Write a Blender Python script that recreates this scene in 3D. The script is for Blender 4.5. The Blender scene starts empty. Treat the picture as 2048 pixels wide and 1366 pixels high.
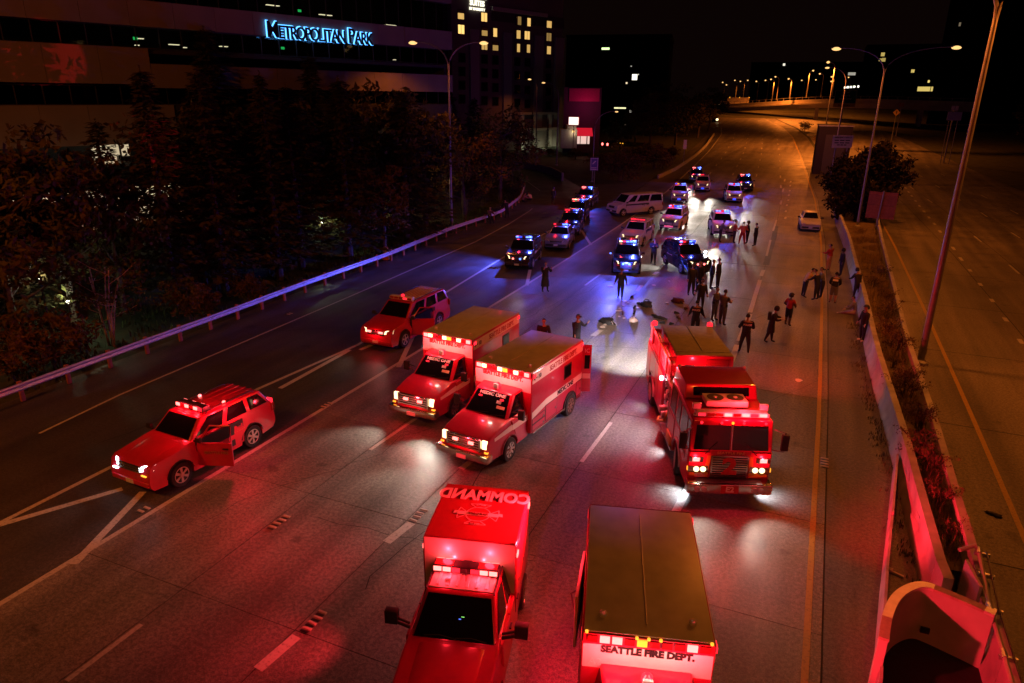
import bpy, bmesh, math, random
from math import sin, cos, pi, radians as rad, atan2, hypot
from mathutils import Vector, Matrix

random.seed(7)
C = bpy.context.scene
COL = C.collection

# ---------------------------------------------------------------- camera
FOCAL = 1398.0            # focal length in units of the 2048 px wide frame
CAM_H = 11.4              # the overpass the picture was taken from
RIGHT = Vector((0.91599204, 0.40106004, 0.01046036))
DOWN = Vector((0.14234595, -0.30051017, -0.94309664))
FWD = Vector((-0.37509493, 0.86535801, -0.3323542))
cam_d = bpy.data.cameras.new('camera')
cam_d.sensor_width = 36.0
cam_d.lens = FOCAL * 36.0 / 2048.0
cam_d.clip_start = 0.1
cam_d.clip_end = 3000.0
cam = bpy.data.objects.new('camera', cam_d)
COL.objects.link(cam)
cam.matrix_world = Matrix(((RIGHT.x, -DOWN.x, -FWD.x, 0), (RIGHT.y, -DOWN.y, -FWD.y, 0),
                           (RIGHT.z, -DOWN.z, -FWD.z, CAM_H), (0, 0, 0, 1)))
C.camera = cam

# ---------------------------------------------------------------- night sky, exposure
W = bpy.data.worlds.new('World')
C.world = W
W.use_nodes = True
wn = W.node_tree.nodes
bg = wn['Background']
sky = wn.new('ShaderNodeTexSky')
sky.sky_type = 'NISHITA'
sky.sun_disc = False
sky.sun_elevation = rad(-9)
sky.sun_rotation = rad(200)
tint = wn.new('ShaderNodeMix')
tint.data_type = 'RGBA'
tint.inputs[0].default_value = 0.93
W.node_tree.links.new(sky.outputs[0], tint.inputs[6])
tint.inputs[7].default_value = (0.06, 0.022, 0.018, 1)      # town glow under a moonless sky
W.node_tree.links.new(tint.outputs[2], bg.inputs[0])
bg.inputs[1].default_value = 0.05
C.view_settings.view_transform = 'Standard'
C.view_settings.look = 'None'
C.view_settings.gamma = 1
C.view_settings.exposure = 0
C.view_settings.use_curve_mapping = False
cy = C.cycles
cy.use_denoising = True
cy.sample_clamp_indirect = 3.0
cy.max_bounces = 5
cy.diffuse_bounces = 2
cy.glossy_bounces = 3
cy.transmission_bounces = 3
cy.transparent_max_bounces = 8
cy.caustics_reflective = False
cy.caustics_refractive = False
cy.use_light_tree = True

SODIUM = (1.0, 0.215, 0.022)
RED = (1.0, 0.018, 0.034)
BLUE = (0.07, 0.10, 1.0)
WHITE = (1.0, 0.90, 0.74)
COOL = (0.85, 0.90, 1.0)

# ---------------------------------------------------------------- terrain and pixel helpers
def sm(a, b, x):
    t = max(0.0, min(1.0, (x - a) / (b - a)))
    return t * t * (3 - 2 * t)

def zt(x, y):
    z = 0.00012 * max(0.0, y - 60.0) ** 2 if y < 330 else 0.00012 * 270 ** 2
    if x < -30:
        z += 2.6 * sm(-30, -44, x) * (1 - sm(62, 85, y))
    return z

def ray(px, py):
    return RIGHT * (px - 1024) + DOWN * (py - 683) + FWD * FOCAL

def G(px, py, up=0.0):
    """the point of the terrain (raised by up) seen at a pixel of the photograph"""
    d = ray(px, py)
    lo, hi = 0.0, 0.0
    o = Vector((0, 0, CAM_H))
    t = 0.004
    while t < 1.2:
        p = o + d * t
        if p.z < zt(p.x, p.y) + up:
            break
        lo = t
        t *= 1.04
    hi = t
    for _ in range(40):
        m = (lo + hi) / 2
        p = o + d * m
        if p.z < zt(p.x, p.y) + up:
            hi = m
        else:
            lo = m
    p = o + d * hi
    return Vector((p.x, p.y, zt(p.x, p.y) + up))

def at_depth(px, py, depth):
    return Vector((0, 0, CAM_H)) + ray(px, py) * (depth / FOCAL)

def project(p):
    q = Vector(p) - Vector((0, 0, CAM_H))
    c = q.dot(FWD)
    return 1024 + FOCAL * q.dot(RIGHT) / c, 683 + FOCAL * q.dot(DOWN) / c

def height_to(p, py):
    """how tall a thing standing at p is when its top is seen at row py"""
    lo, hi = 0.0, 90.0
    for _ in range(40):
        m = (lo + hi) / 2
        if project((p.x, p.y, p.z + m))[1] > py:
            lo = m
        else:
            hi = m
    return lo

def at_z(px, py, z):
    d = ray(px, py)
    return Vector((0, 0, CAM_H)) + d * ((z - CAM_H) / d.z)

# ---------------------------------------------------------------- materials
MATS = {}

def mat(name, col, rough=0.6, metal=0.0, var=0.15, scale=6.0, bump=0.0, spec=0.5, coat=0.0, bscale=None, col2=None, tr=0.0):
    if name in MATS:
        return MATS[name]
    m = bpy.data.materials.new(name)
    m.use_nodes = True
    nt = m.node_tree
    b = nt.nodes['Principled BSDF']
    b.inputs['Roughness'].default_value = rough
    b.inputs['Metallic'].default_value = metal
    b.inputs['Specular IOR Level'].default_value = spec
    if coat:
        b.inputs['Coat Weight'].default_value = coat
        b.inputs['Coat Roughness'].default_value = 0.08
    tc = nt.nodes.new('ShaderNodeTexCoord')
    n = nt.nodes.new('ShaderNodeTexNoise')
    n.inputs['Scale'].default_value = scale
    n.inputs['Detail'].default_value = 4
    nt.links.new(tc.outputs['Object'], n.inputs['Vector'])
    r = nt.nodes.new('ShaderNodeValToRGB')
    c2 = col2 or [c * (1 + var) for c in col]
    c1 = [c * (1 - var) for c in col]
    r.color_ramp.elements[0].position = 0.3
    r.color_ramp.elements[1].position = 0.7
    r.color_ramp.elements[0].color = (*c1, 1)
    r.color_ramp.elements[1].color = (*[min(1, c) for c in c2], 1)
    nt.links.new(n.outputs['Fac'], r.inputs['Fac'])
    nt.links.new(r.outputs['Color'], b.inputs['Base Color'])
    if bump:
        n2 = nt.nodes.new('ShaderNodeTexNoise')
        n2.inputs['Scale'].default_value = bscale or scale * 6
        n2.inputs['Detail'].default_value = 3
        nt.links.new(tc.outputs['Object'], n2.inputs['Vector'])
        bp = nt.nodes.new('ShaderNodeBump')
        bp.inputs['Strength'].default_value = bump
        bp.inputs['Distance'].default_value = 0.02
        nt.links.new(n2.outputs['Fac'], bp.inputs['Height'])
        nt.links.new(bp.outputs['Normal'], b.inputs['Normal'])
    MATS[name] = m
    return m

def emit(name, col, strength):
    if name in MATS:
        return MATS[name]
    m = bpy.data.materials.new(name)
    m.use_nodes = True
    b = m.node_tree.nodes['Principled BSDF']
    b.inputs['Base Color'].default_value = (*[min(1, c) * 0.6 for c in col], 1)
    b.inputs['Roughness'].default_value = 0.3
    b.inputs['Emission Color'].default_value = (*col, 1)
    b.inputs['Emission Strength'].default_value = strength
    m.cycles.emission_sampling = 'NONE'
    MATS[name] = m
    return m

def road_mat(name, col, speck=0.5, rough=0.55):
    """worn pavement: broad patches, darker wheel tracks, fine aggregate, small oil stains"""
    m = bpy.data.materials.new(name)
    m.use_nodes = True
    nt = m.node_tree
    L = nt.links.new
    b = nt.nodes['Principled BSDF']
    geo = nt.nodes.new('ShaderNodeNewGeometry')
    def noise(scale, detail, sx=1.0, sy=1.0):
        mp = nt.nodes.new('ShaderNodeMapping')
        mp.inputs['Scale'].default_value = (sx, sy, 1)
        L(geo.outputs['Position'], mp.inputs['Vector'])
        n = nt.nodes.new('ShaderNodeTexNoise')
        n.inputs['Scale'].default_value = scale
        n.inputs['Detail'].default_value = detail
        L(mp.outputs['Vector'], n.inputs['Vector'])
        return n.outputs['Fac']
    def ramp(f, p0, p1, a, c):
        r = nt.nodes.new('ShaderNodeMapRange')
        r.inputs[1].default_value, r.inputs[2].default_value = p0, p1
        r.inputs[3].default_value, r.inputs[4].default_value = a, c
        L(f, r.inputs[0])
        return r.outputs[0]
    def mul(a, c):
        x = nt.nodes.new('ShaderNodeMath')
        x.operation = 'MULTIPLY'
        L(a, x.inputs[0])
        L(c, x.inputs[1])
        return x.outputs[0]
    f = mul(ramp(noise(0.25, 3), .3, .7, .82, 1.15), ramp(noise(1.0, 3, 1.1, 0.05), .35, .65, .62, 1.15))
    f = mul(f, ramp(noise(11, 3), .36, .64, 1 - speck * .55, 1 + speck * .55))
    f = mul(f, ramp(noise(34, 2), .38, .62, 1 - speck * .55, 1 + speck * .55))
    f = mul(f, ramp(noise(0.9, 2), .66, .72, 1.0, .6))
    oi = nt.nodes.new('ShaderNodeObjectInfo')
    f = mul(f, ramp(oi.outputs['Random'], 0, 1, .86, 1.12))
    vm = nt.nodes.new('ShaderNodeVectorMath')
    vm.operation = 'SCALE'
    vm.inputs[0].default_value = col
    L(f, vm.inputs['Scale'])
    L(vm.outputs[0], b.inputs['Base Color'])
    L(ramp(noise(0.5, 3), .3, .7, rough - .1, rough + .12), b.inputs['Roughness'])
    bp = nt.nodes.new('ShaderNodeBump')
    bp.inputs['Strength'].default_value = 0.35
    bp.inputs['Distance'].default_value = 0.012
    L(noise(60, 2), bp.inputs['Height'])
    L(bp.outputs['Normal'], b.inputs['Normal'])
    MATS[name] = m
    return m

def paint_line_mat(name, col):
    """road paint, scuffed through to the pavement in places"""
    m = mat(name, col, 0.55, var=0.1, scale=14, col2=[c * 0.35 for c in col])
    r = [n for n in m.node_tree.nodes if n.type == 'VALTORGB'][0]
    r.color_ramp.elements[0].position = 0.5
    r.color_ramp.elements[1].position = 0.78
    return m

M_red = mat('fire_red_paint', (0.46, 0.014, 0.06), 0.28, var=.06, coat=.6)
M_red_dark = mat('deep_red_paint', (0.23, 0.01, 0.03), 0.35, var=.08, coat=.5)
M_white = mat('white_paint', (0.74, 0.73, 0.70), 0.32, var=.05, coat=.4)
M_black = mat('black_paint', (0.012, 0.012, 0.016), 0.22, var=.15, coat=.7)
M_grey = mat('grey_paint', (0.16, 0.16, 0.17), 0.3, var=.08, coat=.5)
M_silver = mat('silver_paint', (0.55, 0.55, 0.53), 0.3, 0.3, var=.06, coat=.4)
M_glass = mat('dark_window_glass', (0.006, 0.006, 0.008), 0.05, var=.1, spec=.7)
M_rubber = mat('tyre_rubber', (0.012, 0.012, 0.012), 0.8, var=.3, scale=20)
M_trim = mat('black_plastic', (0.015, 0.015, 0.016), 0.5, var=.2)
M_chrome = mat('chrome', (0.7, 0.68, 0.65), 0.16, 1.0, var=.06)
M_alloy = mat('alloy_rim', (0.62, 0.6, 0.58), 0.3, 0.6, var=.08)
M_steel = mat('galvanised_steel', (0.48, 0.48, 0.49), 0.42, 0.6, var=.14, scale=9)
M_alu = mat('tread_plate', (0.5, 0.5, 0.5), 0.4, 0.7, var=.15, scale=30, bump=.3)
M_roofw = mat('truck_roof_white', (0.60, 0.58, 0.50), 0.36, var=.13, scale=2.2)
M_tarp = mat('hose_bed_cover', (0.30, 0.28, 0.22), 0.75, var=.14, scale=5, bump=.15)
M_plate = mat('number_plate', (0.6, 0.6, 0.62), 0.4, var=.05)
M_ink = mat('red_lettering', (0.30, 0.012, 0.012), 0.45, var=.05)
M_inkk = mat('black_lettering', (0.012, 0.012, 0.014), 0.5, var=.05)
M_inkw = mat('white_lettering', (0.75, 0.72, 0.68), 0.45, var=.05)
M_gold = mat('gold_leaf_lettering', (0.5, 0.36, 0.12), 0.35, 0.6, var=.1)
M_yellow = mat('reflective_yellow', (0.55, 0.38, 0.04), 0.4, var=.08)
M_skin = mat('skin', (0.36, 0.20, 0.14), 0.55, var=.1)
M_conc = mat('barrier_concrete', (0.34, 0.33, 0.31), 0.8, var=.25, scale=1.6, bump=.25, bscale=30)
M_wood = mat('weathered_plywood', (0.40, 0.12, 0.05), 0.75, var=.2, scale=5)  # reddened to carry the red light on the sign boards
M_glow_r = emit('red_lamp_lit', (1.0, 0.15, 0.13), 4.5)
M_glow_r2 = emit('red_lamp_dim', (1.0, 0.02, 0.04), 1.6)
M_lens_r = mat('red_lamp_lens', (0.22, 0.006, 0.01), 0.15, var=.1, coat=.5)
M_glow_b = emit('blue_lamp_lit', (0.10, 0.21, 1.0), 3.6)
M_glow_b2 = emit('blue_lamp_dim', (0.03, 0.07, 1.0), 1.8)
M_glow_w = emit('headlamp_lit', (1.0, 0.78, 0.40), 2.6)
M_glow_c = emit('cool_lamp_lit', (0.85, 0.92, 1.0), 14)
M_glow_a = emit('amber_lamp_lit', (1.0, 0.42, 0.03), 1.6)
M_glow_s = emit('sodium_lamp_lit', (1.0, 0.58, 0.20), 1.45)
M_glow_f = emit('far_sodium_lamp_lit', (1.0, 0.55, 0.18), 1.5)
M_patrol = mat('patrol_white_paint', (0.42, 0.41, 0.40), 0.5, var=.08, spec=.25)

# ---------------------------------------------------------------- mesh building
class MB:
    def __init__(self):
        self.v, self.f, self.m = [], [], []

    def add(self, vs, fs, m=0):
        o = len(self.v)
        self.v += [tuple(p) for p in vs]
        self.f += [tuple(i + o for i in f) for f in fs]
        self.m += [m] * len(fs)
        return self

    def hexa(self, lo, hi, m=0):
        """lo and hi: four corners each, in the same turn"""
        return self.add(list(lo) + list(hi), [(3, 2, 1, 0), (4, 5, 6, 7), (0, 1, 5, 4), (1, 2, 6, 5), (2, 3, 7, 6), (3, 0, 4, 7)], m)

    def box(self, c, s, m=0, tx=1.0, ty=1.0, rot=None):
        x, y, z = s[0] / 2, s[1] / 2, s[2] / 2
        lo = [Vector((-x, -y, -z)), Vector((x, -y, -z)), Vector((x, y, -z)), Vector((-x, y, -z))]
        hi = [Vector((p.x * tx, p.y * ty, z)) for p in lo]
        if rot is not None:
            lo = [rot @ p for p in lo]
            hi = [rot @ p for p in hi]
        c = Vector(c)
        return self.hexa([p + c for p in lo], [p + c for p in hi], m)

    def b2(self, x0, x1, y0, y1, z0, z1, m=0):
        return self.box(((x0 + x1) / 2, (y0 + y1) / 2, (z0 + z1) / 2), (abs(x1 - x0), abs(y1 - y0), abs(z1 - z0)), m)

    def tube(self, pts, r, n=8, m=0, r1=None, caps=True):
        pts = [Vector(p) for p in pts]
        rs = r if isinstance(r, (list, tuple)) else [r + ((r1 if r1 is not None else r) - r) * i / (len(pts) - 1) for i in range(len(pts))]
        vs, fs = [], []
        up = Vector((0, 0, 1))
        for i, p in enumerate(pts):
            d = (pts[min(i + 1, len(pts) - 1)] - pts[max(i - 1, 0)]).normalized()
            a = d.cross(up if abs(d.z) < .95 else Vector((1, 0, 0))).normalized()
            c = d.cross(a)
            for k in range(n):
                t = 2 * pi * k / n
                vs.append(p + a * (rs[i] * cos(t)) + c * (rs[i] * sin(t)))
        for i in range(len(pts) - 1):
            for k in range(n):
                fs.append((i * n + k, i * n + (k + 1) % n, (i + 1) * n + (k + 1) % n, (i + 1) * n + k))
        if caps:
            fs.append(tuple(reversed(range(n))))
            fs.append(tuple(range((len(pts) - 1) * n, len(pts) * n)))
        return self.add(vs, fs, m)

    def lathe(self, prof, o=(0, 0, 0), axis='z', n=16, m=0, caps=True):
        """prof: (radius, height) pairs"""
        vs, fs = [], []
        o = Vector(o)
        for r, h in prof:
            for k in range(n):
                t = 2 * pi * k / n
                a, c = r * cos(t), r * sin(t)
                vs.append(o + Vector({'z': (a, c, h), 'y': (c, h, a), 'x': (h, a, c)}[axis]))
        for i in range(len(prof) - 1):
            for k in range(n):
                fs.append((i * n + k, i * n + (k + 1) % n, (i + 1) * n + (k + 1) % n, (i + 1) * n + k))
        if caps:
            fs.append(tuple(reversed(range(n))))
            fs.append(tuple(range((len(prof) - 1) * n, len(prof) * n)))
        return self.add(vs, fs, m)

    def prism(self, poly, y0, y1, m=0):
        """poly of (x, z) pulled out along y"""
        n = len(poly)
        vs = [(x, y0, z) for x, z in poly] + [(x, y1, z) for x, z in poly]
        fs = [tuple(range(n)), tuple(reversed(range(n, 2 * n)))] + [(i, i + n, (i + 1) % n + n, (i + 1) % n) for i in range(n)]
        return self.add(vs, fs, m)

    def slab(self, q, t, m=0, off=0.0):
        """a sheet on four corners, t thick, along the normal of the corners"""
        q = [Vector(p) for p in q]
        nrm = (q[2] - q[0]).cross(q[3] - q[1]).normalized()
        return self.hexa([p + nrm * off for p in q], [p + nrm * (off + t) for p in q], m)

    def ball(self, c, r, n=10, m=0, sx=1, sy=1, sz=1):
        vs, fs = [], []
        k = n // 2
        for i in range(k + 1):
            a = pi * i / k
            for j in range(n):
                t = 2 * pi * j / n
                vs.append((c[0] + r * sx * sin(a) * cos(t), c[1] + r * sy * sin(a) * sin(t), c[2] + r * sz * cos(a)))
        for i in range(k):
            for j in range(n):
                fs.append((i * n + j, (i + 1) * n + j, (i + 1) * n + (j + 1) % n, i * n + (j + 1) % n))
        return self.add(vs, fs, m)

    def bm(self):
        b = bmesh.new()
        vs = [b.verts.new(p) for p in self.v]
        for f, m in zip(self.f, self.m):
            try:
                nf = b.faces.new([vs[i] for i in f])
                nf.material_index = m
            except ValueError:
                pass
        return b

    def mesh(self, name, mats, smooth=35, bevel=0.0, seg=2, fn=None, weld=False):
        b = self.bm()
        if weld:
            bmesh.ops.remove_doubles(b, verts=b.verts, dist=1e-4)
        if bevel:
            bmesh.ops.remove_doubles(b, verts=b.verts, dist=1e-5)
            bmesh.ops.recalc_face_normals(b, faces=b.faces)
            es = [e for e in b.edges if len(e.link_faces) == 2 and e.calc_face_angle(0) > rad(28)]
            if fn:
                es = [e for e in es if fn(e)]
            bmesh.ops.bevel(b, geom=es, offset=bevel, segments=seg, profile=0.6, affect='EDGES', clamp_overlap=True)
        bmesh.ops.recalc_face_normals(b, faces=b.faces)
        if smooth:
            for f in b.faces:
                f.smooth = True
            for e in b.edges:
                if len(e.link_faces) == 2 and e.calc_face_angle(0) > rad(smooth):
                    e.smooth = False
        me = bpy.data.meshes.new(name)
        b.to_mesh(me)
        b.free()
        for m in (mats if isinstance(mats, (list, tuple)) else [mats]):
            me.materials.append(m)
        return me

    def build(self, name, mats, parent=None, loc=None, rz=0.0, **kw):
        return put(name, self.mesh(name, mats, **kw), parent, loc, rz)

def put(name, me, parent=None, loc=None, rz=0.0):
    o = bpy.data.objects.new(name, me)
    COL.objects.link(o)
    if parent is not None:
        o.parent = parent
    if loc is not None:
        o.location = loc
    if rz:
        o.rotation_euler.z = rz
    return o

def tag(o, label, cat, group=None):
    o['label'] = label
    o['category'] = cat
    if group:
        o['group'] = group
    return o

def struct(o):
    o['kind'] = 'structure'
    return o

def stuff(o):
    o['kind'] = 'stuff'
    return o

def thing(name, label, cat, loc=(0, 0, 0), rz=0.0, group=None):
    o = bpy.data.objects.new(name, None)
    o.empty_display_size = 0.3
    COL.objects.link(o)
    o.location = loc
    o.rotation_euler.z = rz
    return tag(o, label, cat, group)

def copy_tree(o, parent=None):
    c = o.copy()
    COL.objects.link(c)
    c.parent = parent
    for ch in list(o.children):
        copy_tree(ch, c)
    return c

def frame(x, y, o):
    """matrix whose X runs along x and Y along y"""
    x, y = Vector(x).normalized(), Vector(y).normalized()
    z = x.cross(y).normalized()
    y = z.cross(x)
    return Matrix(((x.x, y.x, z.x, o[0]), (x.y, y.y, z.y, o[1]), (x.z, y.z, z.z, o[2]), (0, 0, 0, 1)))

TXT = {}

def text(s, size, m, parent, o, x, y, name='lettering', depth=0.004, fat=0.0, squeeze=1.0):
    key = (s, size, depth, fat, m.name, squeeze)
    if key not in TXT:
        cu = bpy.data.curves.new('lettering', 'FONT')
        cu.body = s
        cu.size = size
        cu.align_x = 'CENTER'
        cu.align_y = 'CENTER'
        cu.extrude = depth
        cu.offset = fat
        cu.resolution_u = 3
        t = bpy.data.objects.new('lettering', cu)
        COL.objects.link(t)
        dg = bpy.context.evaluated_depsgraph_get()
        me = bpy.data.meshes.new_from_object(t.evaluated_get(dg))
        bpy.data.objects.remove(t)
        bpy.data.curves.remove(cu)
        me.transform(Matrix.Diagonal((squeeze, 1, 1, 1)))
        me.name = 'lettering'
        me.materials.clear()
        me.materials.append(m)
        TXT[key] = me
    ob = put(name, TXT[key], parent)
    ob.matrix_local = frame(x, y, o)
    return ob

def point(parent, loc, col, power, radius=0.06):
    l = bpy.data.lights.new('lamp_light', 'POINT')
    l.color = col
    l.energy = power
    l.shadow_soft_size = radius
    o = bpy.data.objects.new('lamp_light', l)
    COL.objects.link(o)
    if parent is not None:
        o.parent = parent
    o.location = loc
    return o

def lamp_down(parent, loc, col, power, angle=150):
    return spot(parent, loc, (0, 0, -1), col, power, angle, .45, .18)

def spot(parent, loc, direction, col, power, angle=60, blend=0.6, radius=0.06):
    l = bpy.data.lights.new('lamp_light', 'SPOT')
    l.color = col
    l.energy = power
    l.spot_size = rad(angle)
    l.spot_blend = blend
    l.shadow_soft_size = radius
    o = bpy.data.objects.new('lamp_light', l)
    COL.objects.link(o)
    if parent is not None:
        o.parent = parent
    o.rotation_euler = Vector(direction).to_track_quat('-Z', 'Y').to_euler()
    o.location = loc
    return o

# ================================================================ the ground and the roads
def lerp_table(tab, y):
    if y <= tab[0][0]:
        return tab[0][1]
    for (a, va), (b, vb) in zip(tab, tab[1:]):
        if y <= b:
            return va + (vb - va) * (y - a) / (b - a)
    (a, va), (b, vb) = tab[-2:]
    return vb + (vb - va) * (y - b) / (b - a)

_yel = [G(*p) for p in [(1630, 1000), (1640, 760), (1644, 602), (1642, 480), (1630, 400), (1600, 310), (1585, 274), (1566, 256), (1528, 237)]]
BEND = [(-30, 0), (28, 0)] + [(p.y, p.x - 1.12) for p in _yel if p.y > 30]

def bend(y):
    return lerp_table(BEND, y)

def ys(y0, y1, step=4.0):
    n = max(1, int(math.ceil((y1 - y0) / step)))
    return [y0 + (y1 - y0) * i / n for i in range(n + 1)]

def strip(mb, xl, xr, y0, y1, up, m=0, step=4.0, bent=True, thick=0.0):
    """a sheet following the road between two offsets (numbers or functions of y)"""
    L = ys(y0, y1, step)
    vs = []
    for y in L:
        b = bend(y) if bent else 0
        a = (xl(y) if callable(xl) else xl) + b
        c = (xr(y) if callable(xr) else xr) + b
        vs += [(a, y, zt(a, y) + up), (c, y, zt(c, y) + up)]
    n = len(L)
    fs = [(2 * i, 2 * i + 1, 2 * i + 3, 2 * i + 2) for i in range(n - 1)]
    if thick:
        o = len(vs)
        vs += [(x, y, z - thick) for x, y, z in vs]
        fs += [(o + 2 * i, 2 * i, 2 * i + 2, o + 2 * i + 2) for i in range(n - 1)]
        fs += [(2 * i + 1, o + 2 * i + 1, o + 2 * i + 3, 2 * i + 3) for i in range(n - 1)]
        fs += [(0, o, o + 1, 1), (2 * n - 2, 2 * n - 1, o + 2 * n - 1, o + 2 * n - 2)]
    mb.add(vs, fs, m)

def pline(mb, pts, w, up, m=0, step=3.0):
    """a painted line of width w through ground points"""
    P = []
    for a, b in zip(pts, pts[1:]):
        k = max(1, int((b - a).length / step))
        P += [a.lerp(b, i / k) for i in range(k)]
    P.append(pts[-1])
    vs = []
    for i, p in enumerate(P):
        d = P[min(i + 1, len(P) - 1)] - P[max(0, i - 1)]
        n = Vector((-d.y, d.x, 0)).normalized() * (w / 2)
        for q in (p + n, p - n):
            vs.append((q.x, q.y, zt(q.x, q.y) + up))
    mb.add(vs, [(2 * i, 2 * i + 1, 2 * i + 3, 2 * i + 2) for i in range(len(P) - 1)], m)

M_earth = mat('dark_grassy_earth', (0.035, 0.038, 0.018), 0.95, var=.5, scale=.8, bump=.6, bscale=9)
M_slab = road_mat('worn_concrete_pavement', (0.175, 0.16, 0.145), .55, .50)
M_asph = road_mat('dark_asphalt', (0.062, 0.058, 0.055), .5, .58)
M_should = road_mat('shoulder_asphalt', (0.10, 0.09, 0.08), .5, .6)
M_right = road_mat('carriageway_concrete', (0.16, 0.145, 0.125), .5, .58)
M_joint = mat('joint_sealant', (0.012, 0.011, 0.01), 0.8)
M_lw = paint_line_mat('white_road_paint', (0.55, 0.54, 0.50))
M_ly = paint_line_mat('yellow_road_paint', (0.42, 0.27, 0.04))

g = MB()
gx = [-400, -250, -150, -100, -70, -56, -50, -46, -44, -42, -40, -38, -36, -34, -32, -30, -28, -20, -10, 0, 2, 5, 8, 20, 30, 60, 120, 250, 400]
gy = [-40, -20, -5] + [5 + 4 * i for i in range(82)] + [345, 380, 450, 600, 900, 1400]
for y in gy:
    for x in gx:
        z = zt(x, y) - 0.06
        if x >= 44:
            z += 0.10 * (x - 44)
        g.v.append((x, y, z))
nx = len(gx)
g.f = [(j * nx + i, j * nx + i + 1, (j + 1) * nx + i + 1, (j + 1) * nx + i) for j in range(len(gy) - 1) for i in range(nx - 1)]
g.m = [0] * len(g.f)
struct(g.build('ground', M_earth, smooth=60))

LANES = [-16.30, -12.85, -9.45, -6.02, -2.62, 1.02]
rd = MB()
strip(rd, -16.35, 1.45, -6, 262, -0.012)
roadway = struct(rd.build('roadway', M_joint, smooth=60))
SLAB_END = 96.0
pitch = 4.73
random.seed(3)
for a, b in zip(LANES, LANES[1:]):
    y = 9.7 - 3 * pitch
    while y < SLAB_END - 1:
        s = MB()
        e1 = 0.020 if b < 1 else -0.40
        strip(s, a + .008, b - e1, y + .008, y + pitch - .010, random.uniform(-.002, .002), step=1.7, thick=0.1)
        s.build('slab', M_slab, roadway, smooth=60)
        y += pitch
END_Y = y
s = MB()
strip(s, -16.3, 1.42, END_Y, 262, 0.0)
s.build('far_pavement', M_slab, roadway, smooth=60)

# shoulder along the median, the ramp on the left, the other carriageway on the right
s = MB()
strip(s, 1.46, lambda y: 4.6, -6, 262, -0.004)
struct(s.build('shoulder', M_should, smooth=60))

GUARD_PX = [(770, 527), (900, 471), (1000, 436), (1040, 404), (1049, 378)]
guard_pts = [Vector((-27.15, y, 0)) for y in (-4, 10)] + [Vector((-27.3, 18, 0)), Vector((-27.45, 26, 0)), Vector((-27.75, 33, 0))] + [G(*p) for p in GUARD_PX]
GT = [(p.y, p.x) for p in guard_pts]
s = MB()
strip(s, lambda y: max(lerp_table(GT, y) - 0.5, -37) , lambda y: -16.36 + bend(y), -6, 78, -0.004, bent=False, step=2)
struct(s.build('ramp', M_asph, smooth=60))
# the upper, curving end of the ramp
rp_l = [G(*p) for p in [(1049, 380), (1048, 366), (1030, 352), (1000, 345)]]
rp_r = [G(*p) for p in [(1168, 398), (1160, 374), (1110, 345), (1052, 331)]]
s = MB()
L0, R0 = Vector((max(lerp_table(GT, 78) - .5, -37), 78, zt(-30, 78))), Vector((-16.36 + bend(78), 78, zt(-16, 78)))
pl, pr = [L0] + rp_l, [R0] + rp_r
for i in range(len(pl) - 1):
    for k in range(4):
        q = [pl[i].lerp(pl[i + 1], k / 4), pr[i].lerp(pr[i + 1], k / 4), pr[i].lerp(pr[i + 1], (k + 1) / 4), pl[i].lerp(pl[i + 1], (k + 1) / 4)]
        s.add([(p.x, p.y, zt(p.x, p.y) + 0.004) for p in q], [(0, 1, 2, 3)])
struct(s.build('ramp', M_asph, smooth=60))
# outer edge of the far road on its left
s = MB()
strip(s, -20.0, -16.36, 78, 262, -0.006)
struct(s.build('shoulder', M_should, smooth=60))
s = MB()
strip(s, lambda y: 5.2, lambda y: 27.0, -6, 262, -0.004)
carriageway = struct(s.build('carriageway', M_right, smooth=60))

# painted lines, a few millimetres above the pavement
s = MB()
UP = 0.006
pline(s, [Vector((LANES[0] + bend(y), y, 0)) for y in ys(-5, 225, 4)], .17, UP)
pline(s, [G(*p) for p in [(78.6, 867), (239, 790), (520, 670), (700, 593), (950, 484), (1016, 449), (1059.5, 421.7), (1084, 398), (1079, 380.6), (1051.7, 361)]], .11, UP)
RPX = [(-60, 1080), (0, 1046), (240, 925), (500, 785), (715, 690), (900, 580), (1008.7, 513.6), (1100, 461)]
pline(s, [G(*p) for p in RPX], .17, UP)
for a, b in [((0, 1050), (245, 978)), ((148, 1129), (286, 984)), ((797, 735), (828, 668)), ((1053.6, 571), (1060, 540)), ((1182, 490), (1163, 461)), ((700, 700), (560, 777)), ((860, 640), (720, 700))]:
    pline(s, [G(*a), G(*b)], .22, UP + .004)
s.build('edge_line', M_lw, roadway, smooth=0)
s = MB()
pline(s, [Vector((1.12 + bend(y), y, 0)) for y in ys(-5, 225, 4)], .15, UP)
s.build('yellow_edge_line', M_ly, roadway, smooth=0)

def dash(name, pts, w, parent, m=M_lw):
    d = MB()
    pline(d, [Vector((p.x, p.y, 0)) for p in pts], w, UP + .002)
    d.build(name, m, parent, smooth=0)

for a, b, w in [((133, 1362), (283, 1249), .13), ((516, 1339), (593, 1273), .26), ((773, 1085), (823, 1046), .26), ((740, 900), (838, 833), .14),
                ((922, 938), (956, 911), .22), ((1163, 924), (1222, 845), .14), ((1340, 1045), (1388, 955), .24), ((1170, 571), (1200, 549), .14),
                ((1186, 672), (1202, 660), .3), ((1274, 583), (1283, 571), .24), ((1307, 550), (1315, 544), .26), ((1204, 655), (1218, 643), .2),
                ((1459, 730), (1475, 690), .28), ((1478, 682), (1500, 628), .26), ((1500, 625), (1520, 560), .24), ((1522, 552), (1527, 540), .24),
                ((1533, 512), (1541, 480), .16), ((1546, 462), (1553, 440), .16)]:
    dash('lane_dash', [G(*a), G(*b)], w, roadway)
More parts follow.
